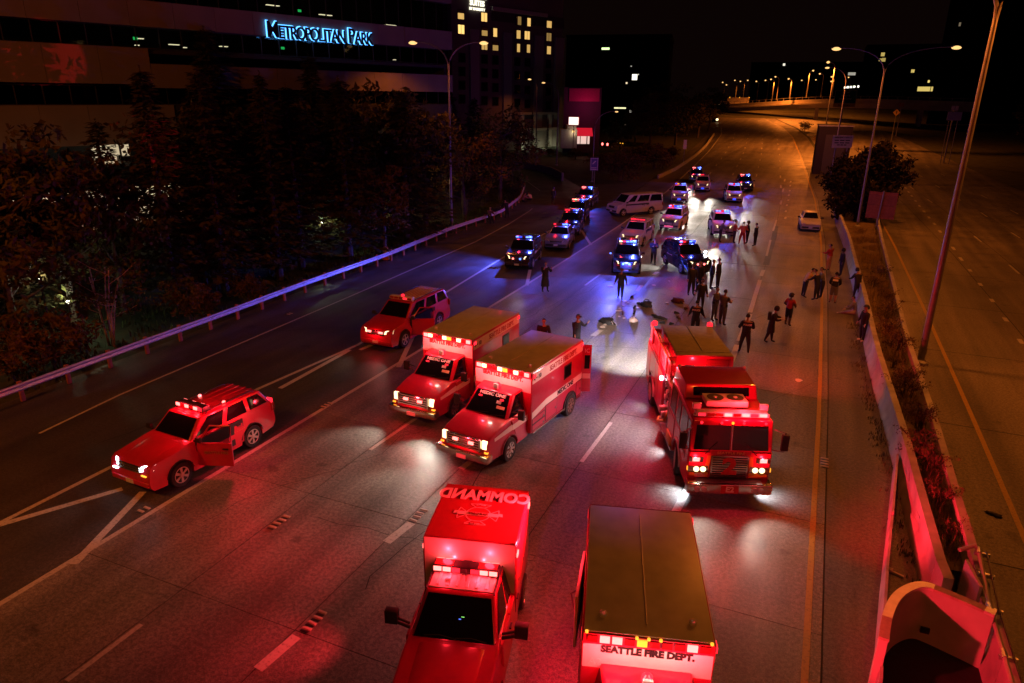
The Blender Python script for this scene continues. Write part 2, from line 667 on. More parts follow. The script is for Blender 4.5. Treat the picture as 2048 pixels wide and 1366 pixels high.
# dashes that recede up the road
for lx in LANES[1:5]:
    y = 100.0
    while y < 215:
        dash('lane_dash', [Vector((lx + bend(y), y, 0)), Vector((lx + bend(y + 3), y + 3, 0))], .16, roadway)
        y += 12.2
for p, q in [((1561, 409), (1563, 401)), ((1565, 384), (1567, 377)), ((1569, 363), (1570, 358)), ((1573, 412), (1574.5, 409)), ((1576, 402), (1577, 399)), ((1577, 392), (1578.5, 389)), ((1579, 383), (1580, 380)), ((1580, 373), (1581, 370)), ((1581, 365), (1581.8, 362)), ((1571, 424), (1572.5, 421)), ((1570, 438), (1571.5, 434))]:
    dash('lane_dash', [G(*p), G(*q)], .2, roadway)

# sealed cracks wandering across the slabs
random.seed(41)
for x0, y0, dx, dy, n in [(-14.6, 12, .2, .55, 14), (-11.8, 13.5, .6, .12, 9), (-8.8, 11.5, .1, .6, 12), (-1.6, 24, .15, .7, 12), (-10.5, 30, .6, .15, 8), (-14, 33, .1, .7, 16), (-4.6, 36, .45, .4, 9), (-7.6, 44, .4, .4, 9), (-21.5, 14, .12, .8, 22), (-24.5, 26, .5, .3, 6), (-19, 34, .1, .8, 14)]:
    p = Vector((x0, y0, 0))
    pts = [p.copy()]
    for _ in range(n):
        p = p + Vector((dx + random.uniform(-.3, .3), dy + random.uniform(-.2, .2), 0))
        pts.append(p.copy())
    s = MB()
    pline(s, pts, random.uniform(.012, .028), .005)
    s.build('sealed_crack', M_joint, roadway, smooth=0)
for x0, y0, w_, l_ in [(-22.5, 30, 1.3, 5.0)]:
    s = MB()
    pline(s, [Vector((x0, y0, 0)), Vector((x0 + .05, y0 + l_, 0))], w_, .0045)
    s.build('asphalt_patch', M_asph, roadway, smooth=0)

# other carriageway
s = MB()
pline(s, [Vector((6.5 + bend(y) * .6, y, 0)) for y in ys(-5, 80, 4)], .16, UP)
s.build('yellow_edge_line', M_ly, carriageway, smooth=0)
for px in [(1792, 350), (1799, 361), (1805, 369), (1811, 376), (1817, 384), (1823.5, 392), (1831, 402), (1839, 412), (1848, 423), (1858, 435), (1869, 448), (1880, 463), (1907, 497), (1922, 518), (1940, 541), (1960.6, 569), (1984, 601), (2011, 639), (2041.6, 683), (1893, 480)]:
    p = G(*px)
    L = .8 if p.y < 60 else 1.3
    dash('lane_dash', [p - Vector((0, L / 2, 0)), p + Vector((0, L / 2, 0))], .22, carriageway)
for lx in (13.9, 17.5, 21.0):
    y = 44.0 + lx
    while y < 170:
        dash('lane_dash', [Vector((lx + bend(y), y, 0)), Vector((lx + bend(y + 3), y + 3, 0))], .13, carriageway)
        y += 12.2
jt = MB()
for y in ys(10, 110, 9.5):
    strip(jt, 5.3, 26.9, y, y + .05, .0)
for x in (10.4, 13.8, 17.4):
    strip(jt, x + .25, x + .29, 0, 110, .0)
jt.build('pavement_joint', M_joint, carriageway, smooth=0)

# a long dark repair patch and its bumps along the lane near the middle of the road
s = MB()
pline(s, [G(*p) for p in [(1552, 452), (1548, 475), (1540, 500), (1532, 530)]], .42, .004)
s.build('asphalt_patch', M_asph, roadway, smooth=0)

# raised lane markers in short rows of white studs with thin dark bars between
mk_w = MB().box((0, 0, .013), (.25, .09, .026), ty=.6, tx=.85).mesh('marker_stud', mat('ceramic_stud', (.5, .44, .38), .4), bevel=.01)
mk_b = MB().box((0, 0, .012), (.22, .07, .01), ty=.7, tx=.8).mesh('marker_stud', M_trim, bevel=.006)
for (x, y), n in [((560, 1043), 4), ((630, 1240), 4), ((838, 1030), 4), ((657, 808), 3), ((584, 596 + 30), 2), ((300, 1012), 2), ((1650, 925), 4)]:
    p = G(x, y)
    for k in range(n):
        q = Vector((p.x + random.uniform(-.02, .02), p.y - .3 + .19 * k, zt(p.x, p.y) + UP))
        put('marker_stud', mk_w, roadway, q, random.uniform(-.1, .1))
        put('marker_stud', mk_b, roadway, q + Vector((0, -.09, 0)))

M_rail = mat('rail_steel', (.62, .62, .64), .46, .75, var=.1, scale=7)
# ================================================================ guard rail on the left
def wbeam(pts, up):
    """corrugated rail through ground points"""
    prof = [(0, -.155), (.05, -.12), (.05, -.06), (0, -.03), (0, .03), (.05, .06), (.05, .12), (0, .155)]
    m = MB()
    n = len(prof)
    for i, p in enumerate(pts):
        d = pts[min(i + 1, len(pts) - 1)] - pts[max(0, i - 1)]
        nr = Vector((d.y, -d.x, 0)).normalized()
        for a, z in prof:
            q = p + nr * (a + .09)
            m.v.append((q.x, q.y, zt(p.x, p.y) + up + z))
    for i in range(len(pts) - 1):
        for k in range(n - 1):
            m.f.append((i * n + k, i * n + k + 1, (i + 1) * n + k + 1, (i + 1) * n + k))
            m.m.append(0)
    return m

def along(pts, step):
    out, acc = [], 0.0
    for a, b in zip(pts, pts[1:]):
        L = (b - a).length
        while acc < L:
            out.append(a.lerp(b, acc / L))
            acc += step
        acc -= L
    return out

rail = thing('guard_rail', 'long corrugated steel guard rail lit purple along the left edge of the ramp', 'guard rail', (0, 0, 0))
gp = along(guard_pts, 1.92)
n_panel = 0
for i in range(0, len(gp) - 2, 2):
    seg = gp[i:i + 3]
    wbeam(seg, .62).build('rail_panel', M_rail, rail, smooth=60)
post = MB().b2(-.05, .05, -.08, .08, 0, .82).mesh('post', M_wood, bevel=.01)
bolt_m = MB().lathe([(.03, 0), (.03, .03)], axis='x', n=6).mesh('bolt', M_steel)
for p in gp:
    o = put('post', post, rail, (p.x, p.y, zt(p.x, p.y)))
    put('bolt', bolt_m, o, (.145, 0, .62))

# orange drum behind the rail
dp = G(772, 520)
dr = thing('traffic_drum', 'orange and white traffic drum standing just behind the guard rail', 'traffic drum', dp)
M_or = mat('orange_plastic', (.5, .12, .02), .5)
MB().lathe([(.26, .04), (.25, .3), (.235, .3), (.23, .55), (.215, .55), (.21, .8), (.19, .82), (.19, .92), (.16, .95)], n=16).build('barrel', M_or, dr)
for z in (.32, .6):
    MB().lathe([(.252 - z * .04, z), (.249 - z * .04, z + .13)], n=16).build('band', M_inkw, dr)
MB().lathe([(.34, 0), (.34, .05)], n=16).build('base', M_rubber, dr)

# ================================================================ median barriers with dry weeds between
bl = [G(*p) for p in [(1675, 444), (1694.5, 497.7), (1706.7, 551), (1724, 622), (1746, 733), (1798, 917)]] + [Vector((3.86, 17.2, 0)), Vector((3.95, 16.3, 0))]
bl = [Vector((1.62, 92, 0)), Vector((1.75, 82, 0))] + bl
br = [Vector((5.3, 92, 0)), Vector((5.15, 74, 0)), Vector((4.9, 60, 0)), Vector((4.75, 46, 0)), Vector((4.62, 36, 0)), Vector((4.72, 26, 0)), Vector((4.68, 18, 0)), Vector((4.72, 12, 0)), Vector((4.75, 4, 0))]

def barrier_piece(a, b, h, w0, w1):
    d = (b - a).normalized()
    n = Vector((-d.y, d.x, 0))
    m = MB()
    prof = [(-w0, 0), (-w0, .08), (-w0 * .75, .25), (-w1, .45), (-w1, h), (w1, h), (w1, .45), (w0 * .75, .25), (w0, .08), (w0, 0)]
    k = len(prof)
    for p in (a + d * .006, b - d * .006):
        for x, z in prof:
            q = p + n * x
            m.v.append((q.x, q.y, zt(p.x, p.y) + z - .03))
    m.f = [(i, i + 1, k + i + 1, k + i) for i in range(k - 1)] + [tuple(range(k)), tuple(reversed(range(k, 2 * k)))]
    m.m = [0] * len(m.f)
    return m

def barrier(label, pts, step, h, w0, w1):
    t = thing('concrete_barrier', label, 'concrete barrier', (0, 0, 0))
    P = along(pts, step) + [pts[-1]]
    for a, b in zip(P, P[1:]):
        if (b - a).length > .3:
            barrier_piece(a, b, h, w0, w1).build('barrier_panel', M_conc, t, smooth=30)
    return t

barrier('long pale concrete barrier beside the yellow edge line, left wall of the weedy median', bl, 3.0, 1.05, .24, .11)
barrier('long concrete barrier on the far side of the weedy median, next to the empty carriageway', br, 3.0, 1.02, .20, .10)

M_soil = mat('median_soil', (0.12, 0.085, 0.05), 0.95, var=.4, scale=3, bump=.6, bscale=18)
s = MB()
blt = [(p.y, p.x) for p in sorted(bl, key=lambda p: p.y)]
brt = [(p.y, p.x) for p in sorted(br, key=lambda p: p.y)]
L = ys(17.6, 92, 1.5)
for y in L:
    for k in range(5):
        a, c = lerp_table(blt, y) + .05, lerp_table(brt, y) - .05
        x = a + (c - a) * k / 4
        s.v.append((x, y, zt(x, y) + .42 + random.uniform(-.06, .06)))
s.f = [(j * 5 + i, j * 5 + i + 1, j * 5 + i + 6, j * 5 + i + 5) for j in range(len(L) - 1) for i in range(4)]
s.m = [0] * len(s.f)
struct(s.build('median_soil', M_soil, smooth=60))

M_dry = mat('dry_grass', (0.58, 0.40, 0.2), 0.9, var=.35, scale=3, col2=(0.26, 0.20, 0.09))
def blades(spots, hmin, hmax, n, spread, m, name, wid=.02):
    mb = MB()
    for p in spots:
        for _ in range(n):
            a = random.uniform(0, 2 * pi)
            r = random.uniform(0, spread)
            b = Vector((p[0] + r * cos(a), p[1] + r * sin(a), p[2]))
            h = random.uniform(hmin, hmax)
            ln = random.uniform(.05, .55) * h
            a2 = random.uniform(0, 2 * pi)
            q = b + Vector((cos(a2) * ln, sin(a2) * ln, h))
            mid = b.lerp(q, .55) + Vector((0, 0, h * .12))
            w = Vector((-sin(a2), cos(a2), 0)) * wid
            mb.add([b - w, b + w, mid + w * .8, mid - w * .8, q], [(0, 1, 2, 3), (3, 2, 4)])
    return stuff(mb.build(name, m, smooth=0))

random.seed(11)
sp = []
for _ in range(300):
    y = random.uniform(18, 68)
    if sin(y * 1.7) + sin(y * .9 + 1) + random.uniform(-1, 1) < -.1:
        continue
    a, c = lerp_table(blt, y) + .3, lerp_table(brt, y) - .25
    if a < c:
        u = min(1, max(0, random.gauss(.55, .28)))
        sp.append((a + (c - a) * u, y, zt(0, y) + .40))
sp = [q for q in sp if q[1] > 27 or random.random() < .45]
blades(sp, .12, .55, 34, .4, M_dry, 'dry_grass', .012)
sp = [(random.uniform(3.9, 4.45), random.uniform(17.4, 23), .4) for _ in range(11)]
blades(sp, .25, .8, 26, .32, mat('dead_weeds', (0.20, 0.15, 0.08), 0.9, var=.3), 'tall_weeds', .009)
sp = [(2.6 + random.uniform(-.5, .9) * (1 - y / 90), y, 0) for y in [random.uniform(17, 40) for _ in range(60)]]
sp = [(lerp_table(blt, p[1]) - random.uniform(.25, .7), p[1], 0) for p in sp]
blades(sp, .05, .16, 16, .3, mat('shoulder_weeds', (0.09, 0.08, 0.04), 0.9), 'shoulder_weeds', .012)
sp = []
for _ in range(2200):
    x, y = random.uniform(-50, -27.9), random.uniform(8, 84)
    if x < lerp_table(GT, y) - .6:
        sp.append((x, y, zt(x, y) - .06))
blades(sp, .1, .38, 9, .6, mat('verge_grass', (0.05, 0.065, 0.02), 0.9, var=.4, scale=.7), 'verge_grass', .035)

# (dry brush of the median is added with the trees)
# ================================================================ rounded wall round the sunken entrance, bottom right
M_wallc = mat('smooth_painted_concrete', (0.42, 0.40, 0.37), 0.7, var=.12, scale=2, bump=.1)
M_cap1 = mat('galvanised_coping', (.6, .58, .55), .45, .3, var=.1)
M_cap2 = mat('bare_concrete_coping', (.36, .31, .24), .8, var=.2)
ent = thing('entrance_wall', 'rounded concrete parapet wall with a pale metal coping around a sunken dark entrance', 'parapet wall', (0, 0, 0))
TOPZ = 1.35
cap_px = [(1768, 1282), (1770, 1262), (1777, 1226), (1793, 1196), (1818, 1179), (1847, 1172), (1880, 1184), (1925, 1203), (1968, 1222), (1990, 1232)]
capc = []
for p in cap_px:
    d = ray(*p)
    t = (TOPZ - CAM_H) / d.z
    q = Vector((0, 0, CAM_H)) + d * t
    capc.append(q)
_c = capc
for _ in range(2):
    _n = [_c[0]]
    for _a, _b in zip(_c, _c[1:]):
        _n += [_a.lerp(_b, .25), _a.lerp(_b, .75)]
    _c = _n + [_c[-1]]
capc = _c
def ribbon(pts, inner, outer, z0, z1, closed=False):
    m = MB()
    for i, p in enumerate(pts):
        d = pts[min(i + 1, len(pts) - 1)] - pts[max(0, i - 1)]
        n = Vector((d.y, -d.x, 0)).normalized()
        a, c = p + n * inner, p - n * outer
        m.v += [(a.x, a.y, z0), (a.x, a.y, z1), (c.x, c.y, z1), (c.x, c.y, z0)]
    for i in range(len(pts) - 1):
        for k in range(4):
            m.f.append((i * 4 + k, i * 4 + (k + 1) % 4, i * 4 + 4 + (k + 1) % 4, i * 4 + 4 + k))
    m.f += [(0, 1, 2, 3), tuple(4 * (len(pts) - 1) + k for k in (3, 2, 1, 0))]
    m.m = [0] * len(m.f)
    return m
ribbon(capc, .07, .09, -.02, TOPZ).build('wall', M_wallc, ent, smooth=40)
for i0, i1, mm in [(0, int(len(capc) * .2), M_cap2), (int(len(capc) * .2), int(len(capc) * .62), M_cap1), (int(len(capc) * .62), int(len(capc) * .86), M_cap2), (int(len(capc) * .86), len(capc) - 1, M_cap1)]:
    ribbon(capc[i0:i1 + 1], .085, .105, TOPZ + .003, TOPZ + .07).build('coping', mm, ent, smooth=40)
d = MB()
d.b2(-.09, .09, -.02, .03, -.07, .07)
dq = capc[int(len(capc) * .62)] + Vector((.0, -.12, -1.0))
d.build('drain_box', M_trim, ent, loc=dq)
d = MB()
d.v = [(p.x, p.y, .012) for p in capc] + [(capc[-1].x, 5.0, .012), (capc[0].x - .05, 5.0, .012)]
d.f = [tuple(range(len(d.v)))]
d.m = [0]
struct(d.build('entrance_floor', mat('pit_shade_black', (.012, .011, .011), .6, var=.3), smooth=0))  # black sheet stands in for the darkness of the sunken pit
# low guard running up to the wall, seen nearly edge-on
lw = thing('low_barrier', 'thin low concrete barrier tapering away beside the shoulder, left of the rounded wall', 'concrete barrier', (0, 0, 0))
lp = [G(*p) for p in [(1748, 1420), (1756, 1290), (1764, 1190), (1778, 1060), (1790, 935)]]
for a, b in zip(lp, lp[1:]):
    m = MB()
    n = Vector((.06, 0, 0))
    h0, h1 = (.75, .7) if a.y < 15 else (.6, .5)
    m.hexa([a - n, a + n, b + n, b - n], [a - n * .5 + Vector((0, 0, h0)), a + n * .5 + Vector((0, 0, h0)), b + n * .5 + Vector((0, 0, h1)), b - n * .5 + Vector((0, 0, h1))])
    m.build('barrier_panel', M_conc, lw, smooth=0)
# conduit on the far barrier, and a flat box hung on it
pp = thing('conduit', 'pale bent conduit pipe running along the top of the far barrier', 'pipe', (0, 0, 0))
q = [at_z(*a, z) for a, z in [((1919, 1100), 1.2), ((1950, 1091), 1.25), ((1958, 1103), 1.2), ((1966, 1145), 1.18), ((1980, 1215), 1.18), ((2008, 1310), 1.18), ((2040, 1420), 1.18)]]
MB().tube(q, .05, 8).build('pipe', M_wallc, pp)
for i in (2, 4, 5):
    MB().tube([q[i] - (q[i + 1] - q[i]).normalized() * .12, q[i] + (q[i + 1] - q[i]).normalized() * .12], .068, 8).build('coupling', M_steel, pp)
q2 = [a + Vector((.16, 0, .02)) for a in q[2:]]
MB().tube(q2, .022, 6).build('cable', M_trim, pp)
for i, a in enumerate(q[2:6]):
    MB().b2(-.16, .16, -.03, .03, -.05, .05).build('bracket', M_steel, pp, loc=a + Vector((.08, 0, -.06)))
bx = thing('junction_box', 'pale flat metal box standing open under the bent conduit pipe', 'utility box', at_z(1953, 1195, .75))
MB().b2(-.03, .03, -.5, .5, -.55, .5).build('door', M_wallc, bx, loc=(-.12, .2, 0), rz=rad(8))
MB().b2(-.12, .12, -.22, .22, -.45, .35).build('box', M_wallc, bx, loc=(.1, -.5, -.1))

# ================================================================ street lamps
M_pole = mat('lamp_pole_steel', (.26, .25, .23), .5, .4, var=.15, scale=4)
M_lampcase = mat('lamp_housing', (.3, .28, .26), .5, .3)

def arm_points(base_h, top_h, reach, ux, uy):
    P = []
    for k in range(9):
        t = k / 8
        P.append(Vector((ux * reach * (1 - cos(t * pi / 2)) ** 1.15, uy * reach * (1 - cos(t * pi / 2)) ** 1.15, base_h + (top_h - base_h) * sin(t * pi / 2))))
    return P

def lamp_head(parent, p, ux, uy, power, scale=1.0, lit=True, cone=140):
    a = atan2(uy, ux)
    b = MB()
    b.box((.35 * scale, 0, .03), (.8 * scale, .3 * scale, .14 * scale), tx=.8, ty=.6)
    hd = b.build('lamp_head', M_lampcase, parent, loc=p, rz=a, bevel=.03)
    lens = MB()
    lens.ball((.4 * scale, 0, -.06), .25 * scale, 12, sx=1.5, sz=.6)
    lens.build('lamp_lens', M_glow_s if lit else M_trim, hd)
    if power:
        lamp_down(hd, (.4 * scale, 0, -.3 * scale), SODIUM, power, cone)

def street_lamp(label, base, h, arms, power, r0=.13, r1=.07, head=1.0, split=2.2, group=None, foot=True, cone=140):
    t = thing('street_lamp', label, 'street lamp', base, 0, group)
    MB().tube([(0, 0, 0), (0, 0, h * .5), (0, 0, h - split)], [r0, (r0 + r1) / 2, r1], 12).build('pole', M_pole, t)
    if foot:
        MB().lathe([(r0 * 2.2, 0), (r0 * 2.2, .12), (r0 * 1.2, .2)], n=12).build('base', M_conc, t)
        MB().b2(-.03, .03, -.09, .09, .5, .8).build('hand_hole', M_lampcase, t, loc=(r0 - .02, 0, 0))
    for ang, reach in arms:
        ux, uy = cos(rad(ang)), sin(rad(ang))
        P = arm_points(h - split, h, reach, ux, uy)
        MB().tube(P, r1, 8, r1=r1 * .6).build('arm', M_pole, t)
        lamp_head(t, P[-1], ux, uy, power, head, True, cone)
    return t

lb = G(903, 456)
street_lamp('tall twin armed street lamp with two lit heads, just behind the guard rail', lb, 15.5, [(197, 2.6), (17, 2.6)], 900)
rb = Vector((3.42, 70.8, .4))
street_lamp('twin armed street lamp with two lit heads rising from the bush in the median', rb, 15.1, [(183, 3.6), (3, 4.6)], 3600, head=1.0, r0=.11, r1=.055, cone=160)
street_lamp('nearest lamp pole, tall and leaning in view, its red lit foot between the two barriers', Vector((5.25, 34.9, 0)), 16.6, [(178, 3.6), (2, 3.6)], 3800, r0=.15, r1=.09, cone=160)
street_lamp('twin armed street lamp in the median behind the viewpoint, out of the picture', Vector((5.1, -3, 0)), 16.0, [(178, 3.6), (2, 3.6)], 800, r0=.15, r1=.09, cone=160)
street_lamp('street lamp on the overpass behind the viewpoint, out of the picture', Vector((-24, -7, 0)), 20.5, [(120, 2.5)], 13500, r0=.15, r1=.09, cone=128)
for o in bpy.data.objects:
    if o.type == 'LIGHT' and abs(o.data.energy - 13500) < 1:
        o.rotation_euler = Vector((.75, .12, -.62)).to_track_quat('-Z', 'Y').to_euler()      # tilted luminaire
_q = at_depth(1697, 135, 92)
street_lamp('median street lamp rising behind the pink sign', Vector((_q.x, _q.y, zt(_q.x, _q.y))), _q.z - zt(_q.x, _q.y), [(200, 2.4)], 6500, head=.8, r0=.1, r1=.05, cone=165)
p = G(1113, 331)
street_lamp('single armed street lamp on the grassy bank beside the hotel', p, height_to(p, 165), [(195, 2.2)], 0, head=.8, split=2.5)
p = G(1184, 364)
street_lamp('unlit curved street lamp pole behind the purple lit lane sign', p, height_to(p, 222), [(20, 2.6)], 0, head=.6, split=2.5, r0=.1, r1=.06)
p = at_depth(1072, 290, 138)
p.z = 1.5
street_lamp('short street lamp with one lit head in front of the hotel facade', p, height_to(p, 158), [(180, 1.2)], 500, head=1.0)

# the lamps further up the road, on and beyond the overpass
FAR = [(1657, 127, 1645, 298, 150, 17000), (1625, 142, 1612, 196, 232, 12000), (1578, 158, 1579, 196, 236, 9000), (1640, 148, 1641, 195, 250, 0), (1664, 154, 1663, 193, 260, 1500), (1663, 163, 1664, 192, 255, 0),
       (1552, 154, 1553, 200, 268, 0), (1543, 159, 1544, 201, 262, 9000), (1532, 161, 1533, 201, 285, 0), (1514, 163, 1513, 203, 290, 0), (1497, 161, 1496, 203, 300, 0), (1482, 163, 1486, 200, 305, 1500),
       (1474, 161, 1470, 202, 310, 0), (1448, 165, 1446, 203, 315, 0), (1455, 170, 1454, 203, 320, 0), (1604, 161, 1605, 195, 300, 0), (1632, 160, 1632, 194, 305, 0), (1697, 155, 1697, 191, 310, 0)]
for i, (hx, hy, bx_, by_, d, pw) in enumerate(FAR):
    top = at_depth(hx, hy, d)
    bot = at_depth(bx_, by_, d)
    if d >= 270 or d < 200:
        bot.z = zt(bot.x, bot.y)
    lab = 'tall street lamp standing beside the road where the overpass pier meets it' if i == 0 else 'far street lamp glowing on and beyond the overpass'
    t = thing('street_lamp', lab, 'street lamp', (bot.x, bot.y, bot.z), 0, None if i == 0 else 'far street lamps by the overpass')
    h = top.z - bot.z
    dx = top.x - bot.x
    L = max(1.0, abs(dx))
    sg = 1 if dx >= 0 else -1
    MB().tube([(0, 0, 0), (0, 0, h - 1)], [.2, .12], 6).build('pole', M_pole, t)
    P = arm_points(h - 1, h, L, sg, 0)
    MB().tube(P, .1, 5, r1=.07).build('arm', M_pole, t)
    b = MB()
    b.ball((0, 0, 0), .34, 8, sz=.7)
    b.build('lamp_lens', M_glow_f, t, loc=P[-1])
    if pw:
        lamp_down(t, P[-1] - Vector((0, 0, .8)), SODIUM, pw * 2.2, 160)

# ================================================================ buildings on the left
class Facade:
    """a vertical plane: metres along it and up it for every pixel"""
    def __init__(self, px, py, depth, az):
        p = at_depth(px, py, depth)
        self.o = Vector((p.x, p.y, 0))
        self.u = Vector((sin(rad(az)), cos(rad(az)), 0))
        self.n = Vector((self.u.y, -self.u.x, 0))       # towards the road
        self.rz = atan2(self.u.y, self.u.x)
    def sz(self, px, py):
        d = ray(px, py)
        o = Vector((0, 0, CAM_H))
        t = (self.o - o).dot(self.n) / d.dot(self.n)
        p = o + d * t
        return (p - self.o).dot(self.u), p.z

M_clearglass = bpy.data.materials.new('office_glass')
M_clearglass.use_nodes = True
_nt = M_clearglass.node_tree
_tr = _nt.nodes.new('ShaderNodeBsdfTransparent')
_tr.inputs[0].default_value = (.55, .58, .58, 1)
_gl = _nt.nodes.new('ShaderNodeBsdfGlossy')
_gl.inputs[0].default_value = (.5, .5, .5, 1)
_gl.inputs['Roughness'].default_value = .05
_mx = _nt.nodes.new('ShaderNodeMixShader')
_mx.inputs[0].default_value = .06
_nt.links.new(_tr.outputs[0], _mx.inputs[1])
_nt.links.new(_gl.outputs[0], _mx.inputs[2])
_nt.links.new(_mx.outputs[0], _nt.nodes['Material Output'].inputs[0])

M_precast = mat('precast_concrete', (.17, .14, .12), .8, var=.1, scale=.5, bump=.1, bscale=20)
M_darkwall = mat('dark_wall', (.025, .024, .026), .8, var=.2)
M_frame = mat('window_frame', (.03, .03, .032), .5)
M_fluor = emit('ceiling_light_lit', (1.0, .83, .5), 3.0)
M_exit = emit('green_exit_lit', (.04, 1.0, .2), 1.2)
M_room = emit('lit_room_wall', (1.0, .80, .50), .55)
M_blueglow = emit('blue_neon', (.10, .42, 1.0), 3.2)

fc = Facade(300, 183, 47.4, 17)
office = thing('office_building', 'large dark office building with long pale concrete bands behind the trees', 'building', fc.o, fc.rz)
sA, sB, sC = fc.sz(-160, 183)[0], fc.sz(308, 183)[0], fc.sz(905, 183)[0]
def zz(py):
    return fc.sz(300, py)[1]

def panels(s0, s1, z0, z1, y0, y1, step=3.05):
    n = max(1, int(round((s1 - s0) / step)))
    w = (s1 - s0) / n
    me = MB().b2(.012, w - .012, y0, y1, z0, z1).mesh('panel', M_precast, smooth=0)
    for i in range(n):
        put('panel', me, office, (s0 + w * i, 0, 0))

def panes(s0, s1, z0, z1, y, step=1.53):
    n = max(1, int(round((s1 - s0) / step)))
    w = (s1 - s0) / n
    fr = MB()
    fr.b2(0, .06, y - .05, y + .08, z0, z1).b2(.06, w, y - .05, y + .08, z0, z0 + .06).b2(.06, w, y - .05, y + .08, z1 - .06, z1)
    fm = fr.mesh('window', M_frame, smooth=0)
    pm = MB().b2(.06, w, y, y + .015, z0 + .06, z1 - .06).mesh('pane', M_clearglass, smooth=0)
    for i in range(n):
        o = put('window', fm, office, (s0 + w * i, 0, 0))
        put('pane', pm, o)

b = MB()
b.b2(sA, sC, 5.0, 5.3, -1, 31)
b.b2(sC - .3, sC, .8, 5.0, -1, 31)
b.b2(sA, sC, .0, 5.0, 31, 31.3)
for zb in (zz(97) - .05, zz(2) - .05, zz(210) + .0, zz(2) + 4.1, zz(2) + 8.2):
    b.b2(sA, sC - .3, .35, 5.0, zb - .25, zb)
b.build('wall', M_darkwall, office, smooth=0)
panels(sA, sC, zz(54), zz(2), -.05, .3)
panels(sA, sB, zz(169), zz(97), -.05, .3)
panels(sB + .02, sC, fc.sz(400, 177)[1], fc.sz(400, 131)[1], -.05, .3)
panels(sA, sB + 1.2, zz(286), zz(210), -.05, .3)
MB().b2(sB + 1.22, sC, .1, .4, zz(286), zz(210)).build('lower_wall', M_darkwall, office, smooth=0)
panels(sA, sC, zz(2) + 2.4, zz(2) + 4.2, -.05, .3)
panels(sA, sC, zz(2) + 6.6, zz(2) + 8.4, -.05, .3)
panes(sA, sC, zz(97), zz(54), .5)
panes(sA, sC, zz(2), zz(2) + 2.4, .5)
panes(sA, sC, zz(2) + 4.2, zz(2) + 6.6, .5)
panes(sA, sC, zz(210), zz(172), .5)
for px, py, w, yy in [(307, 74, .35, 2), (306, 87, .25, 2.5), (381, 86, .7, 2.5), (402, 92, .3, 2.5), (480, 90, .6, 2.4), (577, 6, 1.1, 2.2), (683, 26, 1.2, 2.2), (812, 47, 1.1, 2.2), (826, 48, .5, 2.6), (756, 63, .2, 2.0), (818, 118, .2, 2.0)]:
    s, z = fc.sz(px, py)
    MB().b2(-w / 2, w / 2, -.12, .12, 0, .05).build('ceiling_light', M_fluor, office, loc=(s, yy, z - .05))
for px, py in [(290, 75), (621, 19), (587, 95)]:
    s, z = fc.sz(px, py)
    MB().b2(-.14, .14, -.03, .03, -.09, .09).build('exit_sign', M_exit, office, loc=(s, 1.5, z))
# parking level openings and the lit ground floor behind the trees
s0, z1 = fc.sz(207, 290)
s1, z0 = fc.sz(290, 330)
rm = MB()
rm.b2(s0, s1, 2.2, 2.3, z0, z1)
rm.build('lit_room', M_room, office, smooth=0)
rm = MB()
rm.b2(s0 + 1.1, s0 + 1.2, .4, .5, z0, z1).b2(s0 + 1.4, s1 - .3, 1.2, 1.9, z0, z0 + .55).b2(s0, s1, .3, .4, z0, z0 + .05).b2(s0 + .25, s0 + .4, 1.9, 2.1, z0, z1)
rm.build('rail', M_frame, office, smooth=0)
s0, z1 = fc.sz(20, 398)
s1, z0 = fc.sz(385, 446)
MB().b2(s0, s1, .5, .7, z0 - 3, z1 + .1).build('lobby_wall', mat('pale_lobby_wall', (.6, .56, .48), .7), office, smooth=0)
for px in (60, 150, 260, 330, 460, 640):
    s, z = fc.sz(px, 402)
    point(office, (s, -.5, z + .1), (1, .82, .55), 60, .15)
s, z = fc.sz(250, 290)
sg = thing('building_sign', 'glowing blue outlined sign reading METROPOLITAN PARK on the office building', 'sign', fc.o, fc.rz)
sx0, zt0 = fc.sz(530, 58)
sx1, zt1 = fc.sz(741, 85)
word = 'METROPOLITAN PARK'
wd = {'M': 1.25, 'I': .42, 'T': .88, ' ': .55, 'L': .8, 'E': .88, 'R': .98, 'O': 1.12, 'P': .95, 'A': 1.05, 'N': 1.08, 'K': 1.0}
tot = sum(wd[c] * (1.22 if i in (0, 13) else 1) for i, c in enumerate(word))
x = sx0
zc = (zt0 + zt1) / 2
for i, c in enumerate(word):
    big = 1.22 if i in (0, 13) else 1
    w = wd[c] * big * (sx1 - sx0) / tot
    if c != ' ':
        ht = 1.32 * big
        l = text(c, ht, M_inkk, sg, (x + w / 2, -.30, zc + (.12 if big > 1 else 0)), (1, 0, 0), (0, 0, 1), 'letter', .05, .018, .85)
        gl = text(c, ht * 1.0, M_blueglow, l, (-.035, .02, -.10), (1, 0, 0), (0, 1, 0), 'glow', .01, .055, .85)
    x += w
spx = fc.sz(640, 70)
point(sg, (spx[0], -.6, zc - .2), (.08, .35, 1), 6, .3)

